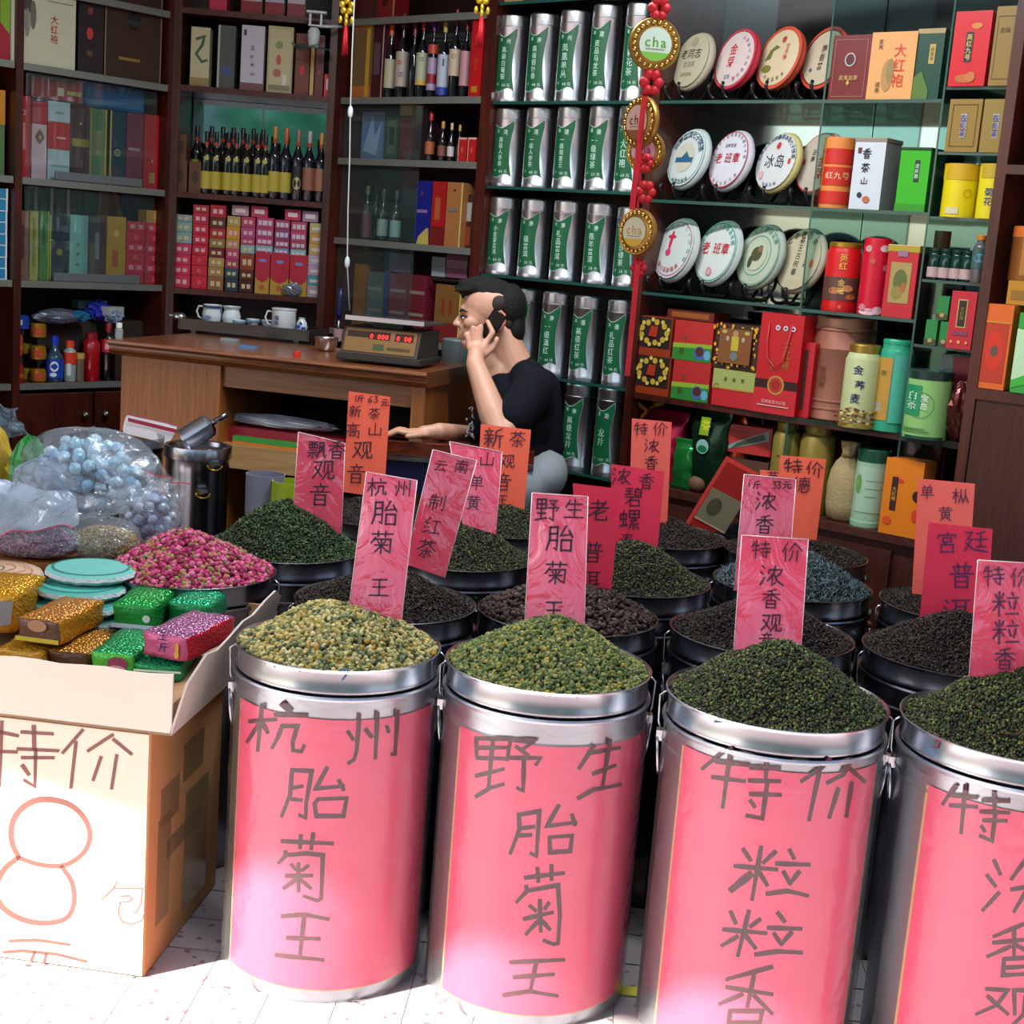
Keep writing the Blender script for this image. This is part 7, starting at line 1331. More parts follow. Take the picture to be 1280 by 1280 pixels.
wrap('c1', 294, 529, 0.537, 0.0, 0, S, [((270, 740), [
 [(245,600),(222,845)], [(178,690),(320,680)], [(240,690),(165,798)], [(250,700),(275,750)], [1.6,(355,598),(390,632)], [(315,655),(480,660)], [(352,715),(330,775),(300,830)], [(352,715),(435,715),(408,800),(410,845),(455,850),(470,820)],
 [(705,745),(730,785)], [(765,658),(750,850),(735,895),(708,912)], [1.2,(800,735),(828,770)], [(862,645),(850,885)], [(912,718),(920,745)], [(970,635),(955,865),(938,865)],
 [(405,950),(395,1080),(350,1195)], [(405,950),(510,955),(480,1130),(478,1205),(445,1190)], [(410,1045),(460,1035)], [(405,1105),(455,1110)], [(592,938),(530,1050),(680,1035)], [(655,1005),(680,1055)], [(545,1105),(525,1130),(535,1195),(680,1195),(697,1100),(545,1105)]]),
 ((270, 980), [
 [(352,305),(622,318)], [(452,275),(448,340)], [(518,265),(508,345)], [(370,360),(372,380),(335,420)], [(372,380),(480,370),(570,380),(560,610),(540,622),(470,598)], [(402,430),(425,455)], [(490,435),(460,460)], [(375,490),(510,488)], [(440,425),(440,570)], [(425,510),(362,555)], [(450,510),(505,555)],
 [(352,705),(470,695),(598,720)], [(380,820),(550,825)], [(320,912),(570,938)], [(470,700),(448,905)]])], 6.0)
wrap('c2', 566, 800, 0.530, 0.0, 0, S, [((540, 740), [
 [(235,780),(238,875)], [(235,780),(420,785),(400,895)], [(240,830),(410,830)], [(240,885),(400,890)], [(325,785),(300,1055)], [(235,980),(380,945)], [(235,1090),(310,1045),(380,1025)], [(440,790),(555,790),(480,840)], [(450,825),(510,870)], [(420,885),(578,885),(555,920)], [(490,890),(485,1060),(455,1045)],
 [(865,820),(785,940)], [(835,860),(1000,830)], [(860,970),(975,925)], [(780,1100),(860,1055),(1005,1028)], [(950,790),(908,1045)]]),
 ((530, 980), [
 [(505,160),(510,240),(460,370)], [(505,165),(615,145),(600,385),(570,370)], [(530,235),(585,228)], [(505,275),(570,272)], [(718,115),(655,225),(810,205)], [(790,165),(805,218)], [(670,285),(672,365),(780,358),(790,275),(670,285)],
 [(540,500),(745,475)], [(605,450),(610,520)], [(680,435),(680,510)], [(545,545),(550,570),(495,628)], [(550,570),(715,540),(725,700),(715,850),(690,855),(640,835)], [(565,650),(595,675)], [(665,635),(645,665)], [(535,720),(685,685)], [(618,620),(622,785)], [(610,730),(545,800)], [(630,730),(670,775)],
 [(462,950),(745,938)], [(480,1030),(690,1015)], [(425,1125),(560,1105),(710,1130)], [(600,945),(565,1110)]])], 6.0)
wrap('c3', 843, 1083, 0.556, 0.0, 0, 3.369, [((800, 900), [
 [(360,125),(262,205)], [(320,175),(455,190)], [(305,240),(440,258)], [(382,120),(348,368)], [(465,200),(588,205)], [(532,170),(530,255)], [(460,255),(588,258)], [(465,312),(590,316)], [(535,270),(515,415),(450,402)], [(465,340),(482,365)],
 [(800,165),(760,205),(680,258)], [(758,205),(712,420)], [(890,170),(855,230),(790,265)], [(885,205),(945,258)], [(835,290),(797,410)], [(892,265),(870,405)],
 [(435,545),(465,590)], [(570,555),(520,600)], [(400,615),(575,630)], [(510,535),(472,755)], [1.7,(465,650),(385,715)], [(505,645),(535,695)], [(630,548),(648,582)], [(575,605),(712,610)], [(605,640),(630,685)], [(670,640),(630,690)], [(535,732),(620,720),(705,740)],
 [(382,808),(402,855)], [(505,840),(465,870)], [(352,882),(530,898)], [(458,805),(412,992)], [(410,912),(345,950)], [(440,900),(485,960)], [(580,812),(608,848)], [(540,875),(678,880)], [(565,900),(595,945)], [(638,895),(595,945)], [(487,988),(580,975),(680,980)],
 [(555,1040),(365,1092)], [(365,1125),(555,1155)], [(480,1075),(452,1205)], [(430,1155),(335,1195)], [(480,1160),(555,1235)], [(380,1225),(365,1340)], [(380,1225),(515,1225),(490,1345)], [(385,1275),(500,1272)], [(370,1335),(490,1335)]])], 6.4, Rb=0.206)
wrap('c4', 1152, 1400, 0.540, 0.0, 0, 3.2, [((1080, 880), [
 [(365,325),(315,400)], [(345,365),(450,375)], [(345,405),(450,412)], [(405,325),(388,515)], [(475,385),(580,390)], [(520,350),(522,430)], [(468,430),(580,435)], [(478,465),(568,468)], [(525,440),(512,548),(465,528)], [(470,490),(482,508)],
 [(720,340),(650,430)], [(700,390),(690,560)], [(800,345),(740,430)], [(800,350),(870,440)], [(770,440),(740,560)], [(820,440),(815,570)],
 [(520,625),(545,680)], [(492,685),(525,728)], [(540,755),(475,825)], [(645,625),(590,700)], [(590,742),(720,720)], [(660,730),(600,830)], [(650,760),(660,850),(700,830)], [(690,760),(760,850)],
 [(640,880),(520,930)], [(518,955),(680,940)], [(585,970),(495,1010)], [(600,900),(600,1005)], [(610,965),(690,1010)], [(560,1020),(555,1085),(660,1080)], [(560,1020),(665,1015),(660,1085)], [(565,1055),(655,1050)],
 [(490,1140),(575,1145),(530,1205),(450,1240)], [(495,1170),(575,1240)], [(600,1145),(603,1240)], [(600,1145),(690,1145),(690,1240)], [(645,1170),(640,1240),(590,1290)]])], 6.0, Rb=0.215)
# felt-pen numerals on the top rings
def ringnum(key, strokes, ox, oy, sc, col, w):
    t, cx, cy = B[key]; R = (0.206 if key == 'c3' else 0.215 if key == 'c4' else BR)*0.995*0.985
    mb = MB()
    def mp(x, y):
        p = oncyl(x, y, cx, cy, R+0.0006); return (p[0]-cx, p[1]-cy, p[2])
    for s in strokes: ribbon(mb, [(ox+x/sc, oy+y/sc) for x, y in s], w, mp, mat(col, 0.6), step=5)
    o = obj('pen_numeral', mb, t); o.rotation_euler = (0, 0, -t.rotation_euler[2])
ringnum('c1', [[(668, 412), (705, 412), (700, 440), (675, 470)]], 270, 740, S, '#3c6c94', 2.0)
ringnum('c3', [[(290, 925), (310, 920), (315, 940), (290, 970), (330, 970)]], 820, 660, 4, '#3c3c44', 1.8)
ringnum('c4', [[(275, 125), (298, 125), (285, 148), (298, 150), (290, 175), (268, 172)]], 1080, 880, 3.2, '#8c2c34', 1.8)
# ------------------------------------------------------------------ price cards standing in the heaps
PGL = paper_mat('#ec3a60', 1.0, 'pink_card_in_plastic'); PPK = paper_mat('#ea2c50', 0.15, 'crimson_card'); POR = paper_mat('#ff6a4c', 0.1, 'orange_card'); POP = paper_mat('#ff6c60', 0.2, 'salmon_card')
CUR = {}
def card(TL, TR, BR_, BL, key, label, m, text, ink='#3c1630', dY=0.0, tilt=0.04, edge=False, w=None):
    _, cx, cy = B[key]; Y0 = cy+dY
    P = [ony(*TL, Y0+tilt), ony(*TR, Y0+tilt), ony(*BR_, Y0), ony(*BL, Y0)]
    # make planar: keep three corners
    P[1] = P[0]+(P[2]-P[3])*(np.linalg.norm(P[1]-P[0])/np.linalg.norm(P[2]-P[3]))*0.5+(P[1]-P[0])*0.5
    c = (P[2]+P[3])/2; n_ = np.cross(P[1]-P[0], P[3]-P[0]); n_ /= np.linalg.norm(n_)
    if n_@(EYE-c) < 0: n_ = -n_
    L = [p-c for p in P]; bk = [p-n_*0.0012 for p in L]
    mb = MB(); nx, nz = 6, 10; vs = []
    for j in range(nz+1):
        for i in range(nx+1):
            s, t = i/nx, j/nz
            top = L[0]*(1-s)+L[1]*s; bot = L[3]*(1-s)+L[2]*s; p = top*(1-t)+bot*t
            bow = 0.003*math.sin(PI*t)*math.sin(PI*s*0.9+0.2)
            vs.append(tuple(p+n_*bow))
    fr = [(j*(nx+1)+i, (j+1)*(nx+1)+i, (j+1)*(nx+1)+i+1, j*(nx+1)+i+1) for j in range(nz) for i in range(nx)]
    mb.add(vs, fr, m, True); mb.add([tuple(np.array(v)-n_*0.0012) for v in vs], [f[::-1] for f in fr], m, True)
    o = obj('price_card', mb, label=label, cat='sign', group='handwritten price cards', loc=tuple(c))
    if edge:
        e = MB()
        for a, b in ((0, 1), (1, 2), (3, 0)): e.tube([L[a]+n_*0.001, L[b]+n_*0.001], 0.0009, mat('#f2d8dc', 0.2, coat=1.0), 5)
        obj('plastic_edge', e, o)
    d = MB(); I = mat(ink, 0.55)
    def mp(x, y):
        p = onplane(x, y, c+n_*0.0042, n_)-c; return (p[0], p[1], p[2])
    for ch, x, y, s, *r in text:
        hwrite(d, ch, x, y, s, mp, I, w=w or max(1.5, s*0.085), lean=r[0] if r else 0.06, aspect=r[1] if len(r) > 1 else 1.0)
    obj('hand_lettering', d, o, kind='stuff')
    return o
card((373,540),(433,547),(427,668),(366,645), 'green', 'pink price card for floating fragrance tea standing in the green heap', PGL, [('飘',396,562,23),('香',421,562,23),('观',404,587,28),('音',400,618,28)], edge=True, dY=-0.02, tilt=0.03)
card((436,489),(488,496),(480,622),(429,615), 's2', 'orange price card reading 63 yuan, tallest behind the pink ones', POR, [('1',445,498,8),('斤',451,498,9),('6',463,499,9),('3',470,499,9),('元',481,503,10),('新',444,514,15),('茶',468,517,15),('高',441,538,19),('山',469,537,18),('观',453,562,25),('音',445,592,24)], ink='#5c1c2c', tilt=0.02)
card((458,590),(522,597),(502,775),(436,760), 'c1', 'glossy pink price card standing in the yellow green chrysanthemum heap', PGL, [('杭',471,609,24),('州',503,610,22),('胎',481,641,32),('菊',477,678,30),('菊',476,700,10) if 0 else ('王',474,734,26)], edge=True, dY=0.02, tilt=0.09)
card((541,562),(597,571),(556,722),(506,705), 'blk', 'glossy pink card for southern red tea leaning right in the black heap', PGL, [('云',551,582,16,0.25),('南',577,583,17,0.25),('制',547,628,21,0.25),('红',540,658,22,0.25),('茶',533,686,24,0.25)], edge=True, dY=0.05, tilt=0.06)
card((562,552),(629,558),(620,668),(578,655), 'ool2', 'glossy pink card with a mountain character, half behind the leaning card', PGL, [('山',609,574,19,0.1),('单',596,603,19,0.1),('黄',592,628,18,0.1)], edge=True, dY=0.02, tilt=0.07)
card((601,530),(664,536),(655,640),(596,632), 's6', 'orange new tea card standing in front of the man', POR, [('新',617,547,25),('茶',647,549,21),('观',634,576,19),('音',629,602,22),('王',628,625,15)], ink='#54203c', tilt=0.02)
card((665,616),(735,621),(730,795),(655,790), 'c2', 'glossy pink price card standing in the small green chrysanthemum heap', PGL, [('野',684,637,30),('生',718,636,26),('胎',700,673,34),('菊',695,716,30),('王',692,763,28)], edge=True, dY=0.02, tilt=0.09)
card((716,604),(776,608),(763,752),(722,745), 'rais', 'crimson old puer card standing in the brown tea lumps', PPK, [('老',748,638,28),('普',741,690,26),('洱',738,724,24)], dY=0.06, tilt=0.03)
card((764,580),(831,587),(821,696),(764,686), 'bil', 'crimson price card for fragrant spring tea behind the old puer card', PPK, [('浓',777,595,24),('香',808,601,20),('碧',792,621,24),('螺',787,649,26),('春',784,676,20)], dY=0.03, tilt=0.03)
card((790,523),(840,525),(834,655),(786,648), 'bb', 'salmon special price card near the foil pouches', POP, [('特',801,536,18),('价',825,536,18),('浓',815,557,19),('香',814,578,18)], ink='#4c1c34', dY=-0.02, tilt=0.0)
card((927,669),(1010,677),(1001,815),(917,812), 'c3', 'glossy pink special price card in the third front barrel', PGL, [('特',951,687,25),('价',990,690,26),('浓',965,719,30),('香',964,748,25),('观',964,778,26),('音',958,800,20)], edge=True, dY=0.03, tilt=0.10)
card((930,593),(995,599),(984,745),(917,738), 'c3b', 'glossy pink card priced 33 yuan above the special price card', PGL, [('1',937,604,9),('斤',946,606,10),('3',968,606,10),('3',974,606,10),('元',984,606,11),('浓',958,626,26),('香',956,655,24)], edge=True, dY=0.06, tilt=0.07)
card((950,587),(1018,593),(1008,712),(944,705), 'grey', 'orange card behind the pink card priced 33 yuan', POR, [('英',966,597,16),('德',1002,606,22)], ink='#4a2038', dY=0.02, tilt=0.03)
card((975,569),(1033,572),(1020,680),(968,674), 'gb', 'deep orange special price card, rearmost by the khaki jars', POR, [('特',991,584,24),('价',1018,587,22)], ink='#3c1c28', dY=-0.02, tilt=0.02)
card((1148,598),(1219,603),(1209,750),(1140,742), 'r1', 'salmon card for yellow single bush tea beside the orange tin', POP, [('单',1159,615,18,0.02),('枞',1201,620,20,0.02),('黄',1182,642,18,0.02)], ink='#5c2c50', dY=0.0, tilt=0.04)
card((1161,653),(1241,660),(1232,800),(1148,790), 'r2', 'pink palace puer card standing in the black heap', PPK, [('宫',1184,678,26,0.02),('廷',1220,677,30,0.02),('普',1202,719,32,0.02),('洱',1196,763,34,0.02)], ink='#5c2458', dY=0.06, tilt=0.04)
card((1222,700),(1296,704),(1288,850),(1211,845), 'c4', 'pink card at the right edge standing in the right front heap', PGL, [('特',1242,720,28,0.02),('价',1276,722,26,0.02),('粒',1257,755,33,0.02),('粒',1257,790,33,0.02),('香',1256,823,28,0.02)], ink='#5c2c4c', edge=True, dY=0.0, tilt=0.05)
# ------------------------------------------------------------------ cardboard boxes at the left front
CARD = mat('#c9905c', 0.85, 0, 0.12, 9); CARDIN = mat('#b8906a', 0.9, 0, 0.1, 9); SHEET = mat('#e6dfc8', 0.7, 0, 0.05, 5)
WHITEB = mat('#e8dccb', 0.75, 0, 0.06, 6); TAPE = film('packing_tape', (0.97, 0.93, 0.86), 0.25, 0.2, '#e0c090')
cor = onz(180, 1222, FZ); zt_ = float(ony(200, 917, cor[1])[2])
lf = onz(0, 893, zt_); fr_ = ony(200, 917, cor[1]); d1 = (lf-fr_)[:2]; d1 /= np.linalg.norm(d1)
bangle = math.atan2(-d1[1], -d1[0])          # box local x runs along the front towards the right
BW, BD = 0.56, 0.42
box = thing('cardboard_box', 'big cardboard box with white front reading 8 yuan, under the tray', 'box', (cor[0], cor[1], FZ), bangle)
Hb = zt_-FZ
mb = MB(); mb.box(-BW, 0, 0, BD, 0, Hb, CARD); obj('box_body', mb, box, bevel=0.004)
mb = MB(); mb.box(-BW+0.002, -0.004, -0.0015, -0.0002, 0.003, Hb-0.004, SHEET); sh = obj('front_sheet', mb, box)
mb = MB()
for (y0, y1, z0, z1) in ((0.06, 0.16, 0.28, 0.36), (0.18, 0.30, 0.33, 0.41), (0.05, 0.12, 0.08, 0.30), (0.20, 0.34, 0.04, 0.30), (0.10, 0.30, 0.20, 0.24)): mb.box(0.0002, 0.0012, y0, y1, z0, z1, TAPE)
obj('packing_tape', mb, box, kind='stuff')
mb = MB(); nb = np.array([math.sin(bangle), -math.cos(bangle), 0]); pc = cor+nb*0.0022
Rm = Matrix.Rotation(-bangle, 3, 'Z'); MARK = mat('#8c5a52', 0.7, 0, 0.15, 30)
def mpb(x, y):
    p = onplane(x, y, pc, nb)-np.array([cor[0], cor[1], FZ]); q = Rm@Vector(p); return tuple(q)
def grp(org, strokes, w):
    for s in strokes:
        ww = w
        if isinstance(s[0], (int, float)): ww = w*s[0]; s = s[1:]
        ribbon(mb, [(org[0]+x/S, org[1]+y/S) for x, y in s], ww, mpb, MARK)
grp((0, 860), [[(-60,290),(0,235),(95,255)], [(-70,335),(88,342)], [(10,180),(2,350),(-5,520)], [(115,235),(280,245)], [1.3,(180,205),(182,320)], [(95,325),(310,335)], [(118,372),(285,372)], [(190,330),(185,525),(130,492)], [1.2,(120,415),(152,460)],
 [(440,225),(335,345)], [(405,290),(378,530)], [(600,250),(470,335)], [(605,275),(700,352)], [(538,370),(497,490)], [(622,360),(595,535)]], 5.2)
grp((0, 860), [chaikin(q) for q in [[(100,905),(60,830),(55,740),(90,660),(170,600),(260,590),(370,615),(445,680),(485,770),(465,860),(400,920),(330,952),(210,945),(100,905)], [(90,910),(20,960),(-30,1060),(-10,1150),(60,1210),(160,1250),(280,1255),(370,1225),(400,1130),(385,1030),(330,955)]]], 7.2)
grp((0, 860), [[(625,1030),(600,1075),(542,1128)], [(612,1067),(760,1067),(750,1150),(725,1200),(700,1192)], [(640,1110),(690,1108),(705,1125),(685,1140),(640,1143)], [(640,1143),(630,1200),(650,1245),(700,1260),(755,1240),(772,1190)]], 1.7)
grp((0, 1080), [[(50,410),(200,405),(370,430)], [(20,470),(120,462),(300,480),(460,520)], [(185,470),(165,515)], [(245,480),(235,525)]], 4.2)
obj('hand_lettering', mb, sh, kind='stuff')
# tray box on top, its rim cut ragged on the right side
tc0 = ony(214, 918, cor[1]-0.012); zt0 = Hb+FZ+0.001
tr = thing('cardboard_tray', 'shallow pale cardboard tray full of vacuum packed tea bricks', 'box', (float(tc0[0]), cor[1]-0.012, zt0), bangle)
TH = float(ony(218, 845, cor[1]-0.012)[2])-zt0; TW, TD, t_ = 0.62, 0.56, 0.005
mb = MB(); mb.box(-TW, 0, 0, TD, 0, 0.005, CARDIN); obj('tray_floor', mb, tr)
mb = MB(); n = 14; vs = []
for i in range(n+1):
    x = -TW+TW*i/n; h = TH*(1.0+0.02*math.sin(i*1.9)); vs += [(x, 0, 0.0), (x, 0.0, h), (x, t_, 0.0), (x, t_, h)]
fs = []
for i in range(n):
    a, b = 4*i, 4*(i+1); fs += [(a, b, b+1, a+1), (b+2, a+2, a+3, b+3), (a+1, b+1, b+3, a+3), (a, a+2, b+2, b)]
mb.add(vs, fs, WHITEB); obj('front_wall', mb, tr)
def swall(name, x, lean, hs, m):
    mb = MB(); n = len(hs)-1; vs = []
    for i, h in enumerate(hs):
        y = TD*i/n; vs += [(x, y, 0), (x+lean*h, y, h), (x-t_, y, 0), (x-t_+lean*h, y, h)]
    fs = []
    for i in range(n):
        a, b = 4*i, 4*(i+1); fs += [(a, b, b+1, a+1), (b+2, a+2, a+3, b+3), (a+1, b+1, b+3, a+3)]
    fs += [(0, 1, 3, 2), (4*n, 4*n+2, 4*n+3, 4*n+1)]
    mb.add(vs, fs, m); obj(name, mb, tr)
swall('side_wall', 0, 0.28, [TH*0.9, TH*1.22, TH*1.12, TH*1.2, TH*1.32, TH*1.28, TH*1.4, TH*1.45, TH*1.2], mat('#c6bab0', 0.85, 0, 0.2, 12))
swall('side_wall', -TW+t_, 0, [TH]*4, CARDIN)
mb = MB(); mb.box(-TW, 0, TD-t_, TD, 0, TH, CARDIN); obj('back_wall', mb, tr)
zin = zt0+0.055
mb = MB(); mb.box(-TW+0.008, -0.008, 0.008, TD-0.008, 0.006, 0.054, CARDIN); obj('inner_carton', mb, tr)
def foil(col, name):
    if name in _mc: return _mc[name]
    m, nt, b, out = new_mat(name); tc = nt.nodes.new('ShaderNodeTexCoord'); v = nt.nodes.new('ShaderNodeTexVoronoi'); v.inputs['Scale'].default_value = 150
    nt.links.new(tc.outputs['Object'], v.inputs['Vector']); bp = nt.nodes.new('ShaderNodeBump'); bp.inputs['Strength'].default_value = 0.9; bp.inputs['Distance'].default_value = 0.004
    nt.links.new(v.outputs['Distance'], bp.inputs['Height']); nt.links.new(bp.outputs[0], b.inputs['Normal'])
    b.inputs['Base Color'].default_value = lin(col); b.inputs['Metallic'].default_value = 0.55; b.inputs['Roughness'].default_value = 0.28
    _mc[name] = m; return m
def brick(FLp, FRp, BRp, z0, h, label, top, front, prints=(), strip=None, side=None):
    a, b, c = (onz(p[0], p[1], z0) for p in (FLp, FRp, BRp))
    w = float(np.linalg.norm((b-a)[:2])); ang = math.atan2(b[1]-a[1], b[0]-a[0])
    l = float((c-b)@np.array([-math.sin(ang), math.cos(ang), 0])); l = max(0.06, min(0.2, l))
    o = thing('tea_brick', label, 'tea pack', (float(a[0]), float(a[1]), z0+0.0005), ang, 'vacuum packed tea bricks in the tray')
    mb = MB(); F = foil(top, 'foil_'+top.lstrip('#')); G = mat(front, 0.35, 0.2, 0.15, 40, bump=0.4, bscale=80); SD = foil(side, 'foil_'+side.lstrip('#')) if side else F
    nx, ny, nz = 8, 8, 5; g_ = np.random.default_rng(int(FLp[0]*7+FLp[1]) % 1000)
    def pt(u, v, k):
        bx = 0.06*math.sin(PI*u)*math.sin(PI*v)
        return (w*u+0.002*math.sin(9*v+k*5), l*v+0.002*math.sin(7*u+k*3), h*k+(0.004*math.sin(PI*u)*math.sin(PI*v) if k > 0.99 else 0)+g_.uniform(-1, 1)*0.0012*(k > 0.2))
    grid = {}
    vs = []
    def V(i, j, k):
        key = (i, j, k)
        if key not in grid:
            u, v, q = i/nx, j/ny, k/nz
            p = pt(u, v, q)
            r = 0.12   # soften the edges
            e = (min(i, nx-i) == 0)+(min(j, ny-j) == 0)+(k == nz)
            p = list(p)
            if e >= 2:
                p[0] += (0.5-u)*w*0.05; p[1] += (0.5-v)*l*0.04; p[2] -= h*0.07*(k == nz)
            grid[key] = len(vs); vs.append(tuple(p))
        return grid[key]
    ft, ff, fsd = [], [], []
    for i in range(nx):
        for j in range(ny): ft.append((V(i, j, nz), V(i+1, j, nz), V(i+1, j+1, nz), V(i, j+1, nz))); ft.append((V(i, j+1, 0), V(i+1, j+1, 0), V(i+1, j, 0), V(i, j, 0)))
        for k in range(nz): ff.append((V(i, 0, k), V(i+1, 0, k), V(i+1, 0, k+1), V(i, 0, k+1))); fsd.append((V(i+1, ny, k), V(i, ny, k), V(i, ny, k+1), V(i+1, ny, k+1)))
    for j in range(ny):
        for k in range(nz): fsd.append((V(nx, j, k), V(nx, j+1, k), V(nx, j+1, k+1), V(nx, j, k+1))); fsd.append((V(0, j+1, k), V(0, j, k), V(0, j, k+1), V(0, j+1, k+1)))
    mb.v = vs
    for fl, m_ in ((ft, F), (ff, G), (fsd, SD)):
        k = mb.mi(m_)
        for f in fl: mb.f.append(f); mb.m.append(k); mb.s.append(True)
    obj('foil_pack', mb, o)
    if prints:
        d = MB(); decals(d, prints, lambda s, t: (s*w, -0.003, t*h), w, h); obj('printed_front', d, o)
    if strip:
        d = MB(); d.box(0.0, w, -0.005, -0.002, h*0.02, h*0.2, mat(strip, 0.4)); obj('seam_strip', d, o)
    return o
z1, z2 = zin+0.001, zin+0.047
brick((-6, 832), (54, 838), (64, 806), z1, 0.036, 'flat gold foil tea brick at the left front of the tray', '#c8941c', '#b88a2c', strip='#c8b46a')
brick((57, 834), (112, 839), (146, 806), z1, 0.036, 'brown and gold tea brick with a yellow seam under the big orange one', '#b07828', '#4c3420', strip='#c4b040')
brick((112, 842), (168, 847), (192, 808), z1, 0.046, 'bright green tea brick with a purple rose picture', '#2a9c5c', '#4cb83c', [('e', 0.62, 0.55, 0.020, 0.014, '#8c3c5c'), ('e', 0.6, 0.3, 0.018, 0.008, '#d8a0b0'), ('r', 0.05, 0.2, 0.3, 0.24, '#b8e0a0')])
brick((167, 849), (226, 853), (262, 820), z1, 0.032, 'small green tea brick with a white stripe at the tray corner', '#1c9c64', '#148c4c', [('r', 0, 0.55, 1, 0.68, '#dcecdc')])
brick((208, 780), (264, 785), (288, 760), z2, 0.050, 'teal green foil tea brick at the back right of the tray', '#1c9c6c', '#148c4c')
brick((20, 801), (74, 808), (130, 776), z2, 0.050, 'large orange gold foil tea brick with a brown end', '#c88434', '#6c4c3c', [('e', 0.5, 0.72, 0.020, 0.012, '#b88c6c'), ('r', 0, 0.06, 1, 0.24, '#c8b83c')], side='#d08c20')
brick((139, 784), (194, 789), (214, 764), z2, 0.054, 'green foil tea brick with a white strip behind the pink one', '#1c9a44', '#1c943c', [('r', 0, 0.02, 1, 0.2, '#dce4f0'), ('e', 0.8, 0.45, 0.008, 0.008, '#dceedc')])
brick((176, 818), (233, 828), (270, 792), z2-0.004, 0.050, 'pink foil tea brick with blue brush characters and a red end', '#a86c94', '#d0608c', [('h', '王', 0.48, 0.92, 0.020, '#2c2c6c'), ('h', '斤', 0.5, 0.45, 0.020, '#2c2c6c'), ('e', 0.8, 0.5, 0.004, 0.012, '#d8b040'), ('e', 0.8, 0.25, 0.005, 0.008, '#d8b040')], side='#c81c34')
brick((-60, 786), (18, 792), (48, 752), z2-0.01, 0.080, 'gold foil tea pack with a grey label at the left edge of the tray', '#d89c1c', '#c89020', [('p', [(0.75, 0.15), (0.95, 0.25), (0.98, 0.85), (0.7, 0.8)], '#8c8c90')])
# flat wrapped tea cakes stacked behind the bricks
def flatcake(px, py, z0, R, label, face, rim, seed, art=False):
    c = onz(px, py, z0+0.02); t = thing('wrapped_tea_cake', label, 'tea cake', (float(c[0]), float(c[1]), z0), 0.3*seed, 'wrapped tea cakes lying by the tray')
    mb = MB(); n = 40; prof = [(0.001, 0.0), (0.6, 0.001), (0.9, 0.004), (1.0, 0.012), (0.97, 0.020), (0.85, 0.025), (0.5, 0.0265), (0.001, 0.027)]; vs = []
    for k, (r_, z_) in enumerate(prof):
        for i in range(n):
            a = 2*PI*i/n; w_ = 1+(0.012*math.sin(13*a+seed)+0.008*math.sin(23*a))*(k in (2, 3, 4)); vs.append((R*r_*w_*math.cos(a), R*r_*w_*math.sin(a), z_+0.0012*math.sin(17*a+seed)*(k in (2, 3, 4))))
    mR, mF = mat(rim, 0.75, 0, 0.06, 40, bump=0.5, bscale=120), mat(face, 0.7, 0, 0.1, 20)
    for k in range(len(prof)-1): mb.add([vs[k*n+i] for i in range(n)]+[vs[(k+1)*n+i] for i in range(n)], [(i, (i+1) % n, (i+1) % n+n, i+n) for i in range(n)], mR if k < 4 else mF, True)
    obj('paper_wrap', mb, t)
    if art:
        mb = MB()
        for r_, w_, c_ in ((0.78, 0.02, '#c86a3c'), (0.6, 0.03, '#d8a080'), (0.42, 0.025, '#b85c4c'), (0.25, 0.05, '#7c7c4c')):
            n = 30; vs = []
            for i in range(n):
                a = 2*PI*i/n; q = 1+0.12*math.sin(3*a+r_*9); vs += [((r_-w_)*R*q*math.cos(a), (r_-w_)*R*q*math.sin(a), 0.0276), (r_*R*q*math.cos(a), r_*R*q*math.sin(a), 0.0276)]
            mb.add(vs, [(2*i, 2*i+1, (2*i+3) % (2*n), (2*i+2) % (2*n)) for i in range(n)], mat(c_, 0.6))
        obj('printed_rings', mb, t, kind='stuff')
    else:
        mb = MB(); n = 30; vs = []
        for i in range(n):
            a = 2*PI*i/n; vs += [(0.80*R*math.cos(a), 0.80*R*math.sin(a), 0.0262), (0.86*R*math.cos(a), 0.86*R*math.sin(a), 0.0254)]
        mb.add(vs, [(2*i, 2*i+1, (2*i+3) % (2*n), (2*i+2) % (2*n)) for i in range(n)], mat('#2c7c70', 0.6)); obj('printed_ring', mb, t)
    return t
# low bench carrying cakes and bags
bt = thing('low_bench', 'rough wooden bench behind the tray, covered by bags', 'bench', (0, 0, 0), 0)
bz = 0.625
mb = MB(); mb.box(-1.60, -0.925, 3.17, 3.78, bz-0.03, bz, MIDWOOD); obj('bench_top', mb, bt)
for (x, y) in ((-1.55, 3.21), (-0.97, 3.21), (-1.55, 3.73), (-0.97, 3.73)):
    mb = MB(); mb.box(x-0.025, x+0.025, y-0.025, y+0.025, FZ, bz-0.03, MIDWOOD); obj('leg', mb, bt)
for k, (px, py, lb) in enumerate(((104, 768, 'lowest of four stacked white and teal wrapped tea cakes'), (100, 752, 'second lowest of four stacked white and teal wrapped tea cakes'), (101, 732, 'third white and teal wrapped tea cake of the stack'), (114, 711, 'topmost white and teal wrapped tea cake of the stack'))):
    flatcake(px, py, zin+0.018+0.0275*k, 0.098, lb, ['#3f9c94', '#3fa098', '#46a89c', '#68b4ac'][k], '#d4dfe0', k)
flatcake(-8, 714, 0.602, 0.105, 'wrapped tea cake with orange ring print at the left edge', '#c8a890', '#d0d4d8', 5, art=True)
flatcake(-8, 732, 0.574, 0.105, 'plain wrapped tea cake under the orange ringed one', '#c0c8cc', '#c4ccd4', 6)
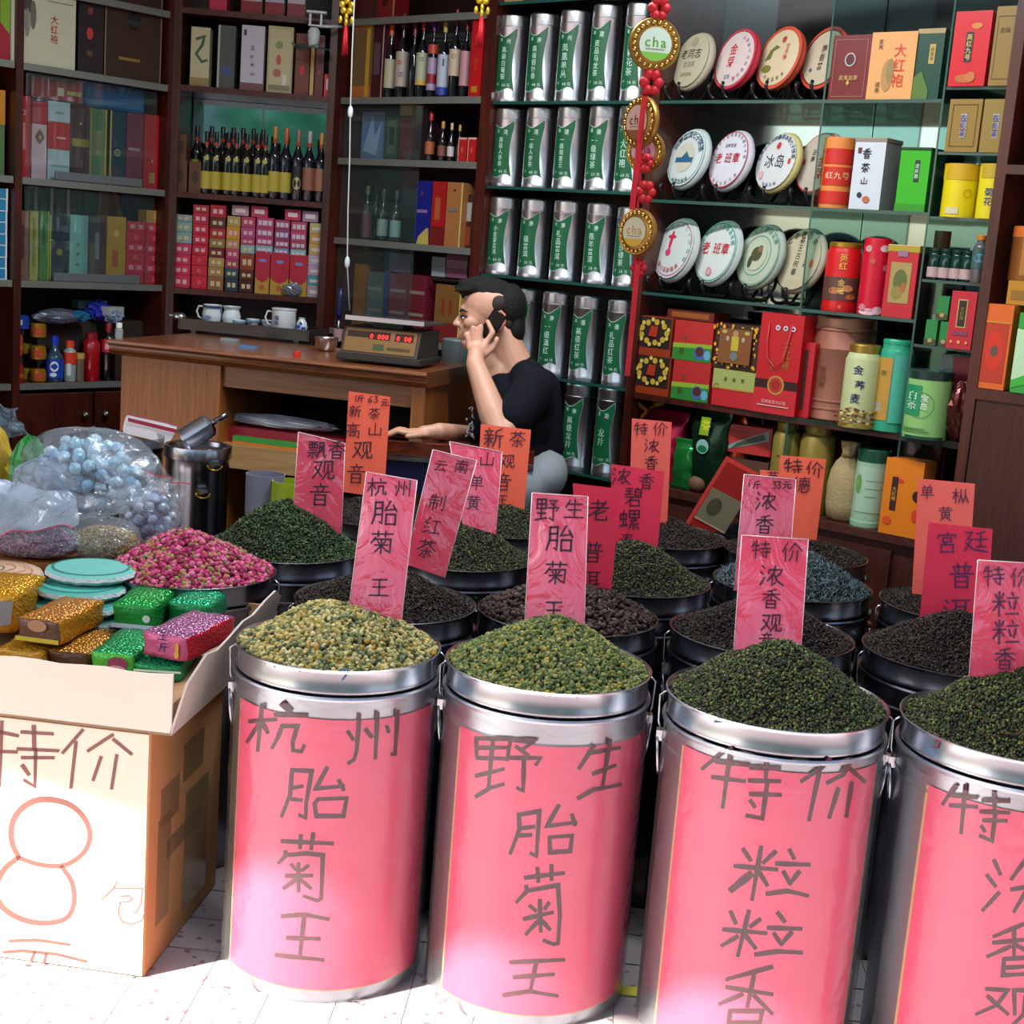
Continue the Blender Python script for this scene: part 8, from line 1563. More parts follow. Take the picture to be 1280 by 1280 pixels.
# ------------------------------------------------------------------ clear bags
BAGF = film('clear_bag_film', (0.93, 0.96, 1.0), 0.14, 0.12, '#e4f0fc', 1.0, 16)
BAGW = film('cloudy_bag_film', (0.88, 0.93, 0.98), 0.42, 0.16, '#bccfe0', 1.0, 12)
def bagshell(label, px, py, Y, rx, ry, rz_, seed, fl=BAGF, cat='bag', name='plastic_bag', z0=None, amp=0.22, grp=None):
    c = ony(px, py, Y); zc = float(c[2])-rz_ if z0 is None else z0
    t = thing(name, label, cat, (float(c[0]), Y, zc), 0, grp)
    g = np.random.default_rng(seed); nu, nv = 36, 22; ph = g.uniform(0, 6, 14); vs = []
    for j in range(nv+1):
        th = PI*j/nv
        for i in range(nu):
            a = 2*PI*i/nu
            k = 1+amp*(0.3*math.sin(2*a+ph[0]+2*th)+0.22*math.sin(5*a+ph[1])*math.sin(3*th+ph[2])+0.16*math.sin(11*a+ph[3]-5*th)+0.12*math.sin(7*th+4*a+ph[4]))
            q = abs(math.sin(th))**0.7
            if 0 < j < nv: k += g.uniform(-1, 1)*0.035+0.05*abs(math.sin(6*a+ph[6]+4*th))
            vs.append((rx*k*q*math.cos(a), ry*k*q*math.sin(a), max(0.0005, rz_*(1+math.cos(th)*(1+0.12*amp*math.sin(4*a+ph[5]))+(g.uniform(-1, 1)*0.03 if 0 < j < nv else 0)))))
    mb = MB(); mb.add(vs, [(j*nu+i, (j+1)*nu+i, (j+1)*nu+(i+1) % nu, j*nu+(i+1) % nu) for j in range(nv) for i in range(nu)], fl, False)
    obj('bag_film', mb, t)
    return t
def balls(t, rx, ry, rz_, R, cols, seed, n):
    """foil wrapped tea balls in the bag, each one a part sharing one of a few meshes"""
    g = np.random.default_rng(seed); ms = []
    for k, c in enumerate(cols):
        mb = MB(); nu, nv = 10, 7; vs = []
        for j in range(nv+1):
            th = PI*j/nv
            for i in range(nu):
                a = 2*PI*i/nu; q = 1+0.07*g.uniform(-1, 1); vs.append((R*q*math.sin(th)*math.cos(a), R*q*math.sin(th)*math.sin(a), R*q*math.cos(th)*0.85))
        mb.add(vs, [(j*nu+i, (j+1)*nu+i, (j+1)*nu+(i+1) % nu, j*nu+(i+1) % nu) for j in range(nv) for i in range(nu)], mat(c, 0.35, 0.15, 0.2, 90), False); ms.append(mb.mesh('wrapped_ball'))
    pts = []; tries = 0
    while len(pts) < n and tries < 60000:
        tries += 1
        p = np.array([g.uniform(-1, 1), g.uniform(-1, 1), g.uniform(-1, 1)])
        if np.linalg.norm(p) > 1 or p[1] > 0.35: continue
        P = p*np.array([rx-R, ry-R, rz_-R])+np.array([0, 0, rz_])
        if P[2] < R: continue
        if all(np.linalg.norm(P-q) > 1.72*R for q in pts): pts.append(P)
    for P in pts:
        o = bpy.data.objects.new('wrapped_ball', ms[g.integers(0, len(ms))]); COL.objects.link(o); o.parent = t; o.location = tuple(P); o.rotation_euler = tuple(g.uniform(0, 6, 3))
b1 = bagshell('clear bag of pale blue foil wrapped tea balls, largest bag', 112, 555, 3.50, 0.148, 0.115, 0.112, 51, z0=bz+0.041); balls(b1, 0.138, 0.105, 0.108, 0.0165, ['#8cc4dc', '#a4d4e4', '#7cb0cc', '#bcdce8'], 5, 230)
b2 = bagshell('clear bag of whitish wrapped tea balls behind the rose buds', 190, 618, 3.42, 0.068, 0.055, 0.070, 52, z0=bz+0.004); balls(b2, 0.066, 0.053, 0.068, 0.0130, ['#a8b4c8', '#c0c8d4', '#94a4b8'], 6, 80)
b2b = bagshell('cloudy bag of pale balls at the left of the blue bag', 60, 590, 3.44, 0.085, 0.06, 0.075, 53, fl=BAGW, z0=bz+0.041); balls(b2b, 0.080, 0.055, 0.07, 0.0135, ['#b4c0c8', '#a4b4bc'], 7, 60)
mb = MB(); mb.box(-1.40, -0.95, 3.36, 3.66, bz+0.0005, bz+0.04, mat('#3a3430', 0.9)); obj('storage_carton', mb, label='dark carton supporting the bag of blue balls', cat='box')
b3 = bagshell('clear bag of golden seeds in front of the bag of blue balls', 132, 645, 3.24, 0.082, 0.055, 0.050, 54, z0=bz+0.001, amp=0.12)
def fill(t, rx, ry, rz_, size, kind, m, n, seed):
    g = np.random.default_rng(seed); P = g.normal(size=(n, 3)); P /= np.linalg.norm(P, axis=1)[:, None]; P *= g.uniform(0.9, 1, n)[:, None]
    P = P*np.array([rx, ry, rz_])+np.array([0, 0, rz_]); P[:, 2] = np.maximum(P[:, 2], size*0.5)
    obj('contents', scatter_mesh('contents', P, size*g.uniform(0.7, 1.2, n), kind, m), t, kind='stuff')
    mb = MB(); mb.sphere((0, 0, rz_), 1, mat('#5c4c24' if seed == 1 else '#4c2434', 0.9), 20, 12, (rx*0.93, ry*0.93, rz_*0.93)); o = obj('inner_mass', mb, t); o['kind'] = 'stuff'
fill(b3, 0.079, 0.052, 0.040, 0.006, 'leaf', islands('golden_seeds', [('#d8ac38', 4), ('#b08a2c', 3), ('#e8c860', 2), ('#8c6c28', 2)], 0.6), 3500, 1)
b4 = bagshell('clear bag of purple dried petals at the left edge', 40, 655, 3.22, 0.115, 0.06, 0.042, 55, z0=bz+0.001, amp=0.12)
fill(b4, 0.110, 0.056, 0.036, 0.012, 'leaf', islands('purple_petals', [('#a44c7c', 4), ('#bc6488', 3), ('#7c3c68', 2), ('#d08c9c', 1), ('#64446c', 1)], 0.7), 1800, 2)
def sheet(name, label, quad, Ys, fl, seed, amp=0.012, n=14, cat='plastic sheet', edge=None):
    """loose piece of clear film hanging between four photo corners, each at its own distance"""
    P = [ony(q[0], q[1], Y) for q, Y in zip(quad, Ys)]; c = sum(P)/4; g = np.random.default_rng(seed); ph = g.uniform(0, 6, 8); vs = []
    for j in range(n+1):
        for i in range(n+1):
            s, t = i/n, j/n; p = P[0]*(1-s)*(1-t)+P[1]*s*(1-t)+P[2]*s*t+P[3]*(1-s)*t-c
            k = amp*(math.sin(7*s+3*t+ph[0])+0.7*math.sin(11*t-4*s+ph[1])+0.5*math.sin(17*s+9*t+ph[2])); k2 = amp*0.5*math.sin(13*s+8*t+ph[3])
            e = 0.010*math.sin(9*s+ph[4])*(j in (0, n))+0.0
            vs.append((p[0]+e, p[1]-k, p[2]+k2))
    mb = MB(); mb.add(vs, [(j*(n+1)+i, (j+1)*(n+1)+i, (j+1)*(n+1)+i+1, j*(n+1)+i+1) for j in range(n) for i in range(n)], fl, True)
    o = obj(name, mb, label=label, cat=cat, loc=tuple(c))
    if edge:
        m2 = MB(); A = [vs[i] for i in range(n+1)] if edge == 'top' else [vs[n*(n+1)+i] for i in range(n+1)]
        m2.tube([(a[0], a[1]-0.002, a[2]) for a in A], 0.0012, mat('#c8384c', 0.4), 5); obj('zip_line', m2, o)
    return o
sheet('bag_flap', 'loose clear film over the blue balls, folding down to the right', [(100, 549), (172, 556), (226, 604), (150, 640)], [3.40, 3.42, 3.38, 3.30], BAGF, 61)
sheet('bag_flap', 'clear zip bag flap with a thin red line beside the steel can', [(185, 590), (236, 606), (222, 636), (176, 620)], [3.36, 3.36, 3.34, 3.34], BAGF, 62, amp=0.006, edge='top')
sheet('bag_flap', 'cloudy plastic film lying over the purple petals', [(-10, 600), (92, 616), (100, 655), (-10, 668)], [3.30, 3.30, 3.16, 3.16], BAGW, 63, amp=0.010, edge='bottom')
sheet('bag_flap', 'crinkled film above the golden seeds', [(88, 618), (160, 612), (164, 644), (92, 648)], [3.30, 3.30, 3.22, 3.22], BAGF, 64, amp=0.009)
sheet('bag_flap', 'grey blue plastic sheet hanging at the left edge', [(-20, 498), (20, 512), (36, 545), (-20, 548)], [3.9, 3.9, 3.85, 3.85], film('grey_film', (0.6, 0.7, 0.75), 0.5, 0.15, '#6c8494', 0.8, 14), 65, amp=0.010)
crumple('pale_bag', 'pale bluish cloth like bag at the left edge', 'bag', None, '#a8b4cc', sc=(0.06, 0.05, 0.05), ctr=(float(ony(0, 600, 3.6)[0]), 3.6, bz+0.001), seed=71, metal=0, rough=0.5, amp=0.2)
crumple('green_pouch', 'small bright green pouch between the bags at the left', 'pouch', None, '#1c8c34', sc=(0.05, 0.03, 0.10), ctr=(float(ony(40, 570, 3.72)[0]), 3.70, bz+0.001), seed=72, metal=0.1, amp=0.3)
crumple('yellow_pouch', 'yellow pouch at the left edge behind the pale bag', 'pouch', None, '#c8a83c', sc=(0.05, 0.03, 0.11), ctr=(float(ony(-8, 560, 3.75)[0]), 3.74, bz+0.001), seed=73, metal=0.1, amp=0.3)
# ------------------------------------------------------------------ steel can with scoop, pot of eggs
def pxr(px, Y): return px*Y*0.99/FPX
YC = 4.15; cc = ony(248, 556, YC); rc_ = pxr(42, YC); zc_ = float(cc[2])
sc_ = thing('steel_can', 'tall lidded steel can with ring handles and a scoop on top', 'can', (float(cc[0]), YC, FZ), 0.3)
hz_ = zc_-FZ
mb = MB(); mb.lathe([(0.001, 0.002), (rc_*0.93, 0), (rc_*0.93, hz_-0.075), (rc_*0.95, hz_-0.07), (rc_*0.95, hz_-0.03)], mat('#8c8e98', 0.22, 1.0, 0.08, 6), 40); obj('can_body', mb, sc_)
mb = MB(); mb.lathe([(rc_*0.97, hz_-0.036), (rc_*1.02, hz_-0.034), (rc_*1.02, hz_-0.004), (rc_, hz_), (rc_*0.9, hz_-0.002), (rc_*0.86, hz_-0.014), (0.001, hz_-0.018)], mat('#a4a6ae', 0.22, 1.0, 0.05, 6), 40); obj('lid', mb, sc_)
for (dx, dz, a) in ((0.5, -0.045, 0.35), (0.15, -0.125, 0.0)):
    mb = MB(); x = rc_*0.98*math.sin(a+0.1); y = -rc_*1.02*math.cos(a+0.1)
    mb.tube([(x+0.020*math.cos(q), y-0.004, hz_+dz+0.014*math.sin(q)) for q in [PI+PI*i/10 for i in range(11)]], 0.0025, GOLD, 6); mb.box(x-0.014, x+0.014, y-0.006, y+0.004, hz_+dz, hz_+dz+0.012, STEEL); obj('latch', mb, sc_)
sp = thing('tea_scoop', 'round steel tea scoop lying on the steel can', 'scoop', (float(cc[0])-0.012, YC-0.01, zc_+0.0005), 0.2)
tf = Matrix.Translation((0.01, 0, 0.036))@Matrix.Rotation(0.95, 4, 'Y')@Matrix.Rotation(0, 4, 'Z')
mb = MB(); mb.lathe([(0.001, 0.052), (0.022, 0.050), (0.034, 0.040), (0.036, 0.02), (0.036, -0.045), (0.0345, -0.045), (0.0345, 0.02), (0.030, 0.038), (0.001, 0.048)], STEEL2, 24, a0=PI*0.05, a1=PI*1.45, tf=tf); obj('scoop_bowl', mb, sp)
mb = MB(); mb.tube([tf@Vector((0, 0, 0.052)), tf@Vector((0, 0, 0.10))], 0.008, DKSTEEL, 10); obj('handle', mb, sp)
YP = 4.35; cc = ony(163, 556, YP); rp = pxr(43, YP); zp = float(cc[2])
pt_ = thing('steel_pot', 'wide steel pot holding two white eggs behind the bags', 'pot', (float(cc[0]), YP, FZ), 0)
hp = zp-FZ
mb = MB(); mb.lathe([(0.001, 0.0), (rp*0.85, 0.0), (rp*0.95, 0.05), (rp*0.95, hp-0.02), (rp, hp), (rp*0.97, hp+0.002), (rp*0.93, hp-0.03), (rp*0.90, hp-0.06), (0.001, hp-0.065)], DKSTEEL, 36); obj('pot_body', mb, pt_)
mb = MB(); mb.lathe([(rp*0.97, hp), (rp*0.99, hp+0.03), (rp*0.985, hp+0.03), (rp*0.965, hp)], film('bowl_film', (0.8, 0.82, 0.84), 0.2, 0.05, '#8c9098'), 36); obj('clear_rim', mb, pt_)
for k, (px, py) in enumerate(((170, 556), (187, 558))):
    e = ony(px, py, YP-0.035); mb = MB(); mb.sphere((0, 0, 0), 0.021, mat('#c4b4ac', 0.6), 12, 9, (1.1, 0.95, 0.9)); obj('egg', mb, label=['left white egg in the steel pot', 'right white egg in the steel pot'][k], cat='egg', loc=(float(e[0]), YP-0.035, zp-0.044))
bgp = sheet('paper_bag', 'white paper bag with a red band leaning behind the steel pot', [(158, 517), (224, 532), (210, 556), (152, 540)], [4.45, 4.45, 4.42, 4.42], mat('#c8c0c4', 0.5), 81, amp=0.002, n=4, cat='bag', edge='top')
mb = MB(); 
c0 = (np.array(ony(160, 520, 4.44))+np.array(ony(222, 535, 4.44)))/2
A = ony(160, 522, 4.43)-np.array(bgp.location); B_ = ony(222, 537, 4.43)-np.array(bgp.location); mb.add([tuple(A), tuple(B_), tuple(B_-np.array([0, 0, 0.012])), tuple(A-np.array([0, 0, 0.012]))], [(3, 2, 1, 0)], mat('#b03048', 0.5)); obj('red_band', mb, bgp)
# ------------------------------------------------------------------ wooden counter
p0_ = onz(534, 466, 1.0); p1_ = onz(135, 424, 1.0); angC = math.atan2(p0_[1]-p1_[1], p0_[0]-p1_[0])
FC = Frame(float(p0_[0]), float(p0_[1]), angC); CWd = float(np.linalg.norm((p0_-p1_)[:2]))
ct = thing('wooden_counter', 'varnished wooden counter with moulded top, scale and tea tray on it', 'counter', (float(p0_[0]), float(p0_[1]), 0), angC)
prof = [(0.0, 1.0), (-0.004, 0.997), (-0.006, 0.990), (-0.002, 0.984), (0.006, 0.980), (0.008, 0.972), (0.004, 0.966), (0.012, 0.958), (0.022, 0.950), (0.55, 0.950), (0.55, 1.0)]
mb = MB(); TOPM = wood('counter_top', '#6a3a1e', '#8c5228', 3, (0.4, 6, 6), 0.3, 0.5)
vs = [(x, y, z) for x in (-CWd, 0.0) for y, z in prof]; n = len(prof)
mb.add(vs, [(i, (i+1) % n, n+(i+1) % n, n+i) for i in range(n)]+[tuple(range(n-1, -1, -1)), tuple(range(n, 2*n))], TOPM); obj('counter_top', mb, ct)
uL0 = FC.hit(150, 520, 0.03)[0]; uL1 = FC.hit(274, 520, 0.03)[0]; uR0 = FC.hit(514, 500, 0.03)[0]
mb = MB(); mb.box(uL0, uL1, 0.03, 0.52, FZ, 0.95, MIDWOOD); obj('pedestal', mb, ct, bevel=0.002)
zap = FC.hit(400, 497, 0.04)[1]
mb = MB(); mb.box(uL1, uR0, 0.045, 0.065, zap, 0.95, OAKH); obj('apron', mb, ct)
mb = MB(); mb.box(uR0, -0.012, 0.03, 0.52, FZ, 0.95, MIDWOOD); obj('side_panel', mb, ct, bevel=0.002)
zs = FC.hit(350, 562, 0.06)[1]; zs2 = FC.hit(350, 592, 0.06)[1]
mb = MB(); mb.box(uL1, FC.hit(440, 575, 0.05)[0], 0.05, 0.40, zs2, zs, wood('light_oak', '#a8814c', '#bf9a62', 3, (0.3, 6, 6), 0.5)); obj('drawer_box', mb, ct)
mb = MB(); mb.box(uL1, uR0, 0.50, 0.515, FZ, 0.95, mat('#1c100c', 0.8)); obj('back_panel', mb, ct)
for (x0, x1, y0, y1, c, lb, v) in ((285, 430, 541, 562, '#b0243c', 'flat crimson packet on the drawer box of the counter', 0.10), (290, 428, 553, 563, '#3c9c3c', 'flat green and orange packet on the drawer box', 0.065)):
    pbox(FC, x0, x1, y0, y1, lb, c, [('r', 0, 0, 1, 0.35, '#d8782c')] if c == '#3c9c3c' else [], z=zs+0.0005, v=v, dep=0.03 if v < 0.1 else 0.12, name='packet', cat='packet')
crumple('plastic_roll', 'clear crumpled plastic bags lying on the crimson packet', 'bag', None, '#b4bcc8', sc=(0.20, 0.05, 0.022), ctr=tuple(FC.P(FC.hit(352, 540, 0.16)[0], 0.16, FC.hit(352, 541, 0.10)[1]+0.004)), seed=91, metal=0.1, rough=0.2, rz=FC.ang, amp=0.25)
q = ony(330, 640, 4.05)
mb = MB(); zq = float(ony(330, 592, 4.05)[2]); mb.lathe([(0.001, 0), (0.045, 0), (0.056, zq-FZ), (0.053, zq-FZ), (0.042, 0.01)], mat('#7c7f90', 0.5), 24); obj('grey_bucket', mb, label='grey violet plastic bucket under the counter drawer box', cat='bucket', loc=(float(q[0]), 4.05, FZ))
q = ony(362, 605, 4.0); zq = float(ony(362, 601, 4.0)[2]); mb = MB(); mb.lathe([(0.001, 0), (0.040, 0), (0.05, 0.02), (0.05, zq-FZ), (0.047, zq-FZ), (0.045, 0.03)], mat('#9cb41c', 0.4), 24); obj('green_pot', mb, label='yellow green pot rim behind the green tea heap', cat='pot', loc=(float(q[0]), 4.0, FZ))
# things on the counter
def onc(px, py): p = onz(px, py, 1.0); return (float(p[0]), float(p[1]))
PORC = mat('#cdd6da', 0.15, 0, 0.03, 5, coat=0.5); BLU = mat('#2c4484', 0.3)
def atz(px, py, Y): return float(ony(px, py, Y)[2])
tx_, ty_ = onc(308, 424)
tz = 1.0005
ty_ += 0.12; kpx = ty_*0.985/FPX
tray = thing('tea_tray', 'long dark wooden tea tray with porcelain on the counter', 'tray', (tx_, ty_, tz), FC.ang+0.02)
TR_ = wood('tray_wood', '#1c120e', '#2e1d15', 4, (1, 4, 4), 0.3, 0.4)
hw = 88*kpx; mb = MB(); mb.box(-hw, hw, -0.08, 0.08, 0.028, 0.034, TR_); obj('tray_board', mb, tray)
for (a, b, c_, d_) in ((-hw, hw, -0.085, -0.078), (-hw, hw, 0.078, 0.085), (-hw-0.004, -hw+0.004, -0.085, 0.085), (hw-0.004, hw+0.004, -0.085, 0.085)):
    mb = MB(); mb.box(a, b, c_, d_, 0.010, 0.050, TR_); obj('tray_edge', mb, tray)
for sx in (-0.8, 0.8):
    mb = MB(); mb.box(hw*sx-0.01, hw*sx+0.01, -0.07, 0.07, 0, 0.028, TR_); obj('foot', mb, tray)
zt1 = tz+0.0345
def onTray(px): 
    p = onplane(px, 410, (tx_, ty_, 0), np.array([-math.sin(FC.ang), math.cos(FC.ang), 0])); return (float(p[0]), float(p[1]))
def pot(px, w_, h_, prof, label, name, cat, handle=None, lip=False, dec=None, dy=0.0, lid=False):
    x, y = onTray(px); y += dy; r = w_/2*kpx; h = h_*kpx
    t = thing(name, label, cat, (x, y, zt1), 0)
    mb = MB(); P = [(0.001, 0)]+[(a*r, b*h) for a, b in prof]+[(prof[-1][0]*r*0.92, prof[-1][1]*h)]+[(a*r*0.92, max(0.004, b*h)) for a, b in prof[::-1][1:]]+[(0.001, 0.004)]
    mb.lathe(P, PORC, 28, sharp=50); obj('body', mb, t)
    if handle:
        mb = MB(); s = handle; mb.tube([(s*(r*0.85), 0, h*0.85), (s*(r*1.35), 0, h*0.88), (s*(r*1.55), 0, h*0.6), (s*(r*1.35), 0, h*0.3), (s*(r*0.9), 0, h*0.2)], 0.0035, PORC, 8); obj('handle', mb, t)
    if dec:
        mb = MB(); decals(mb, dec, dmap_cyl(r*0.985, h), 2*r, h, True); obj('blue_print', mb, t)
    if lid:
        mb = MB(); mb.lathe([(r*1.06, h), (r*1.06, h*1.03), (r*0.9, h*1.06), (0.001, h*1.07)], PORC, 24); obj('lid', mb, t)
    return t
pot(265, 26, 24, [(0.75, 0), (0.98, 0.25), (1, 0.55), (0.88, 0.85), (0.95, 1.0)], 'white pitcher with a dark blue rim on the tea tray', 'pitcher', 'pitcher', handle=-1, dec=[('r', 0.05, 0.84, 0.95, 0.95, '#1c3064'), ('e', 0.4, 0.35, 0.012, 0.006, '#6c84a8')])
pot(289, 23, 24, [(0.75, 0), (1.0, 0.25), (1, 0.5), (0.8, 0.82), (1.05, 1.0)], 'plain white cream jug beside the blue rimmed pitcher', 'cream_jug', 'jug')
pot(302, 17, 9, [(0.5, 0), (0.8, 0.4), (1, 1)], 'small white cup with blue line, left one on the tray', 'tea_cup', 'cup', dec=[('r', 0, 0.7, 1, 0.85, '#6c8cb0')], dy=-0.05)
pot(314, 18, 10, [(0.5, 0), (0.8, 0.4), (1, 1)], 'small white cup with blue line behind the left one', 'tea_cup', 'cup', dec=[('r', 0, 0.7, 1, 0.85, '#6c8cb0')], dy=0.03)
pot(335, 18, 11, [(0.5, 0), (0.8, 0.4), (1, 1)], 'small blue rimmed cup beside the tall mug', 'tea_cup', 'cup', dec=[('r', 0, 0.75, 1, 0.88, '#5c7ca8')])
pot(356, 30, 27, [(0.92, 0), (1, 0.05), (1, 1.0)], 'tall white lidded mug with a handle and blue characters', 'lidded_mug', 'mug', handle=-1, lid=True, dec=[('t', '福寿', 0.28, 0.5, 0.018, '#3c4484', True)], dy=-0.03)
pot(377, 15, 18, [(0.7, 0), (1, 0.35), (0.8, 0.7), (0.5, 0.9), (0.6, 1.0)], 'small blue and white porcelain bottle at the tray end', 'porcelain_bottle', 'bottle', dec=[('e', 0.3, 0.4, 0.008, 0.006, '#2c4c9c'), ('e', 0.7, 0.3, 0.008, 0.006, '#2c4c9c'), ('e', 0.5, 0.65, 0.006, 0.006, '#3c5ca8')])
x, y = onTray(226); mb = MB(); mb.sphere((0, 0, 0.016), 0.022, STEEL, 14, 8, (1.2, 0.9, 0.7)); mb.tube([(-0.02, 0, 0.016), (-0.05, 0.01, 0.022)], 0.004, STEEL, 6); obj('steel_strainer', mb, label='shiny steel tea strainer at the left end of the tray', cat='strainer', loc=(x-0.0, y-0.03, zt1))
x, y = onc(406, 440); mb = MB(); r = 14*kpx
mb.lathe([(0.001, 0), (r*0.5, 0.0), (r*0.9, 0.018), (r, 0.046), (r*1.06, 0.048), (r*0.96, 0.044), (r*0.8, 0.02), (0.001, 0.006)], STEEL, 28); obj('steel_bowl', mb, label='small shiny steel bowl beside the scale', cat='bowl', loc=(x, y+0.03, 1.0005))
x, y = onc(418, 428); kn = thing('sharpening_rod', 'sharpening rod with dark blue handle standing in a pink cup', 'tool', (x, y+0.08, 1.0005))
kz = (y+0.08)*0.985/FPX
mb = MB(); mb.tube([(0, 0, 0.01), (0.002, 0, 0.085)], 0.0035, STEEL, 8); obj('rod', mb, kn)
mb = MB(); mb.tube([(0.002, 0, 0.083), (0.002, 0, 0.10), (0.003, 0, 0.165), (0.004, 0, 0.20)], 0.011, mat('#14204c', 0.35), 10, rs=[0.007, 0.011, 0.012, 0.008]); obj('handle', mb, kn)
mb = MB(); mb.lathe([(0.001, 0), (0.017, 0), (0.02, 0.045), (0.018, 0.045), (0.015, 0.004), (0.001, 0.004)], mat('#b88c90', 0.4), 18); obj('pink_cup', mb, label='small pink cup holding the sharpening rod', cat='cup', loc=(x, y+0.08, 1.0001))
x, y = onc(368, 447); mb = MB(); mb.lathe([(0.001, 0), (0.012, 0), (0.012, 0.016), (0.001, 0.018)], mat('#d83020', 0.4), 16); obj('red_disc', mb, label='small red bottle cap on the counter edge', cat='cap', loc=(x, y+0.05, 1.0003))
x, y = onc(308, 436); mb = MB(); mb.box(-0.03, 0.03, -0.012, 0.012, 0, 0.008, mat('#5c84b4', 0.4)); obj('lighter', mb, label='small blue and pink lighter before the tea tray', cat='lighter', loc=(x, y+0.03, 1.0003), rz=FC.ang)
x, y = onc(285, 428); mb = MB(); mb.box(-0.035, 0.025, -0.012, 0.012, 0, 0.010, mat('#8c9ca0', 0.4)); obj('grey_packet', mb, label='small grey green packet before the tea tray', cat='packet', loc=(x, y+0.05, 1.0003), rz=FC.ang)
q = FL.P(-0.10, -0.10, 0); x, y = onc(160, 412); mb = MB(); mb.lathe([(0.001, 0), (0.013, 0), (0.014, 0.03), (0.008, 0.036)], film('phial_film', (0.8, 0.85, 0.85), 0.3, 0.05), 16); o = obj('glass_phial', mb, label='tiny clear bottle with white cap at the counter left end', cat='bottle', loc=(x+0.08, y-0.40, 1.0003))
mb = MB(); mb.lathe([(0.010, 0.036), (0.010, 0.052), (0.001, 0.053)], WHITE, 14); obj('cap', mb, o)
# electronic scale
sx0, sy0 = onc(470, 458); sy0 += 0.03; ks = sy0*0.985/FPX
scl = thing('shop_scale', 'electronic shop scale with steel pan and red digits', 'scale', (sx0, sy0, 1.0005), FC.ang+0.03)
W2 = 52*ks; BRN = mat('#3c2f28', 0.45)
mb = MB(); tf = None
mb.box(-W2-0.012, W2+0.012, 0.0, 0.22, 0.008, 0.03, mat('#2c2622', 0.5)); obj('base', mb, scl, bevel=0.004)
mb = MB(); vs = [(-W2, 0.0, 0.03), (W2, 0.0, 0.03), (W2, 0.035, 0.115), (-W2, 0.035, 0.115), (-W2, 0.22, 0.03), (W2, 0.22, 0.03), (W2, 0.22, 0.115), (-W2, 0.22, 0.115)]
mb.add(vs, [(0, 1, 2, 3), (5, 4, 7, 6), (1, 5, 6, 2), (4, 0, 3, 7), (3, 2, 6, 7)], BRN); bd = obj('housing', mb, scl, bevel=0.003)
mb = MB(); w_ = 2*W2; h_ = 0.092
fm = lambda s, t: ((s-0.5)*w_, 0.035*t-0.0012, 0.03+0.085*t+0.0004)
decals(mb, [('r', 0.04, 0.10, 0.96, 0.94, '#7c5c34'), ('r', 0.06, 0.62, 0.38, 0.84, '#2c1c14'), ('r', 0.34, 0.58, 0.62, 0.86, '#3c0c0c'), ('r', 0.68, 0.58, 0.92, 0.86, '#3c0c0c'), ('r', 0.42, 0.2, 0.56, 0.42, '#3c4c2c'), ('r', 0.60, 0.24, 0.9, 0.34, '#4c3c24')], fm, w_, h_); obj('display_panel', mb, scl)
mb = MB(); fe = lambda x, y: (x-w_/2, 0.035*(y/h_)-0.0050, 0.03+0.085*(y/h_)+0.0004)
pwrite(mb, '0.000', 0.48*w_, 0.70*h_, 0.022, fe, mat('#ff3028', 0.5, emit=2.2)); pwrite(mb, '0.00', 0.80*w_, 0.70*h_, 0.022, fe, mat('#ff3028', 0.5, emit=2.2)); obj('red_digits', mb, scl, kind='stuff')
mb = MB(); mb.box(-W2*0.95, W2*1.1, 0.02, 0.25, 0.134, 0.140, STEEL); mb.box(-W2*0.95, W2*1.1, 0.016, 0.020, 0.134, 0.150, STEEL); obj('steel_pan', mb, scl, bevel=0.001)
mb = MB(); mb.box(-0.05, 0.05, 0.08, 0.18, 0.115, 0.134, BLACK); obj('pan_support', mb, scl)
x, y = onc(552, 446); mb = MB(); mb.lathe([(0.001, 0), (0.05, 0), (0.055, 0.03), (0.055, 0.075), (0.05, 0.08), (0.001, 0.08)], mat('#6c7a7c', 0.4, 0.3), 26); obj('grey_tin', mb, label='low grey round tin at the counter end beside the man', cat='tin', loc=(float(FC.P(-0.06, 0.45, 0)[0]), float(FC.P(-0.06, 0.45, 0)[1]), 1.0005))
# ------------------------------------------------------------------ low lacquered table, stool and the man on the phone
YT = 4.345; a_ = ony(478, 562, YT); b_ = ony(672, 585, YT); zt2 = 0.70
lt = thing('lacquered_table', 'low dark red lacquered table with a steel edge before the man', 'table', (0, 0, 0), 0)
LQ = wood('lacquer', '#4a1c10', '#6c2e1c', 4, (0.5, 5, 5), 0.2, 0.8)
x0, x1 = float(ony(466, 570, YT)[0]), float(ony(668, 570, YT)[0])
zt2 = float(ony(560, 553, YT+0.05)[2])
mb = MB(); mb.box(x0, x1, YT, YT+0.10, zt2-0.045, zt2, LQ); obj('table_top', mb, lt, bevel=0.003)
mb = MB(); mb.box(x0, x1, YT-0.012, YT, zt2-0.058, zt2-0.046, STEEL); obj('steel_edge', mb, lt)
mb = MB(); mb.box(x0+0.01, x1-0.01, YT, YT+0.095, zt2-0.16, zt2-0.058, mat('#14143c', 0.4)); obj('blue_apron', mb, lt)
for (x, y) in ((x0+0.03, YT+0.03), (x1-0.03, YT+0.03), (x0+0.03, YT+0.08), (x1-0.03, YT+0.08)):
    mb = MB(); mb.box(x-0.012, x+0.012, y-0.012, y+0.012, FZ, zt2-0.16, BLACK); obj('leg', mb, lt)
D0 = 4.56
def Q(px, py, dd=0.0): return Vector(tuple(float(v) for v in atd(px, py, D0+dd)))
man = thing('person', 'man in a black T-shirt holding a phone to his ear', 'person', tuple(Q(655, 575)), 0)
ML = man.location.copy()
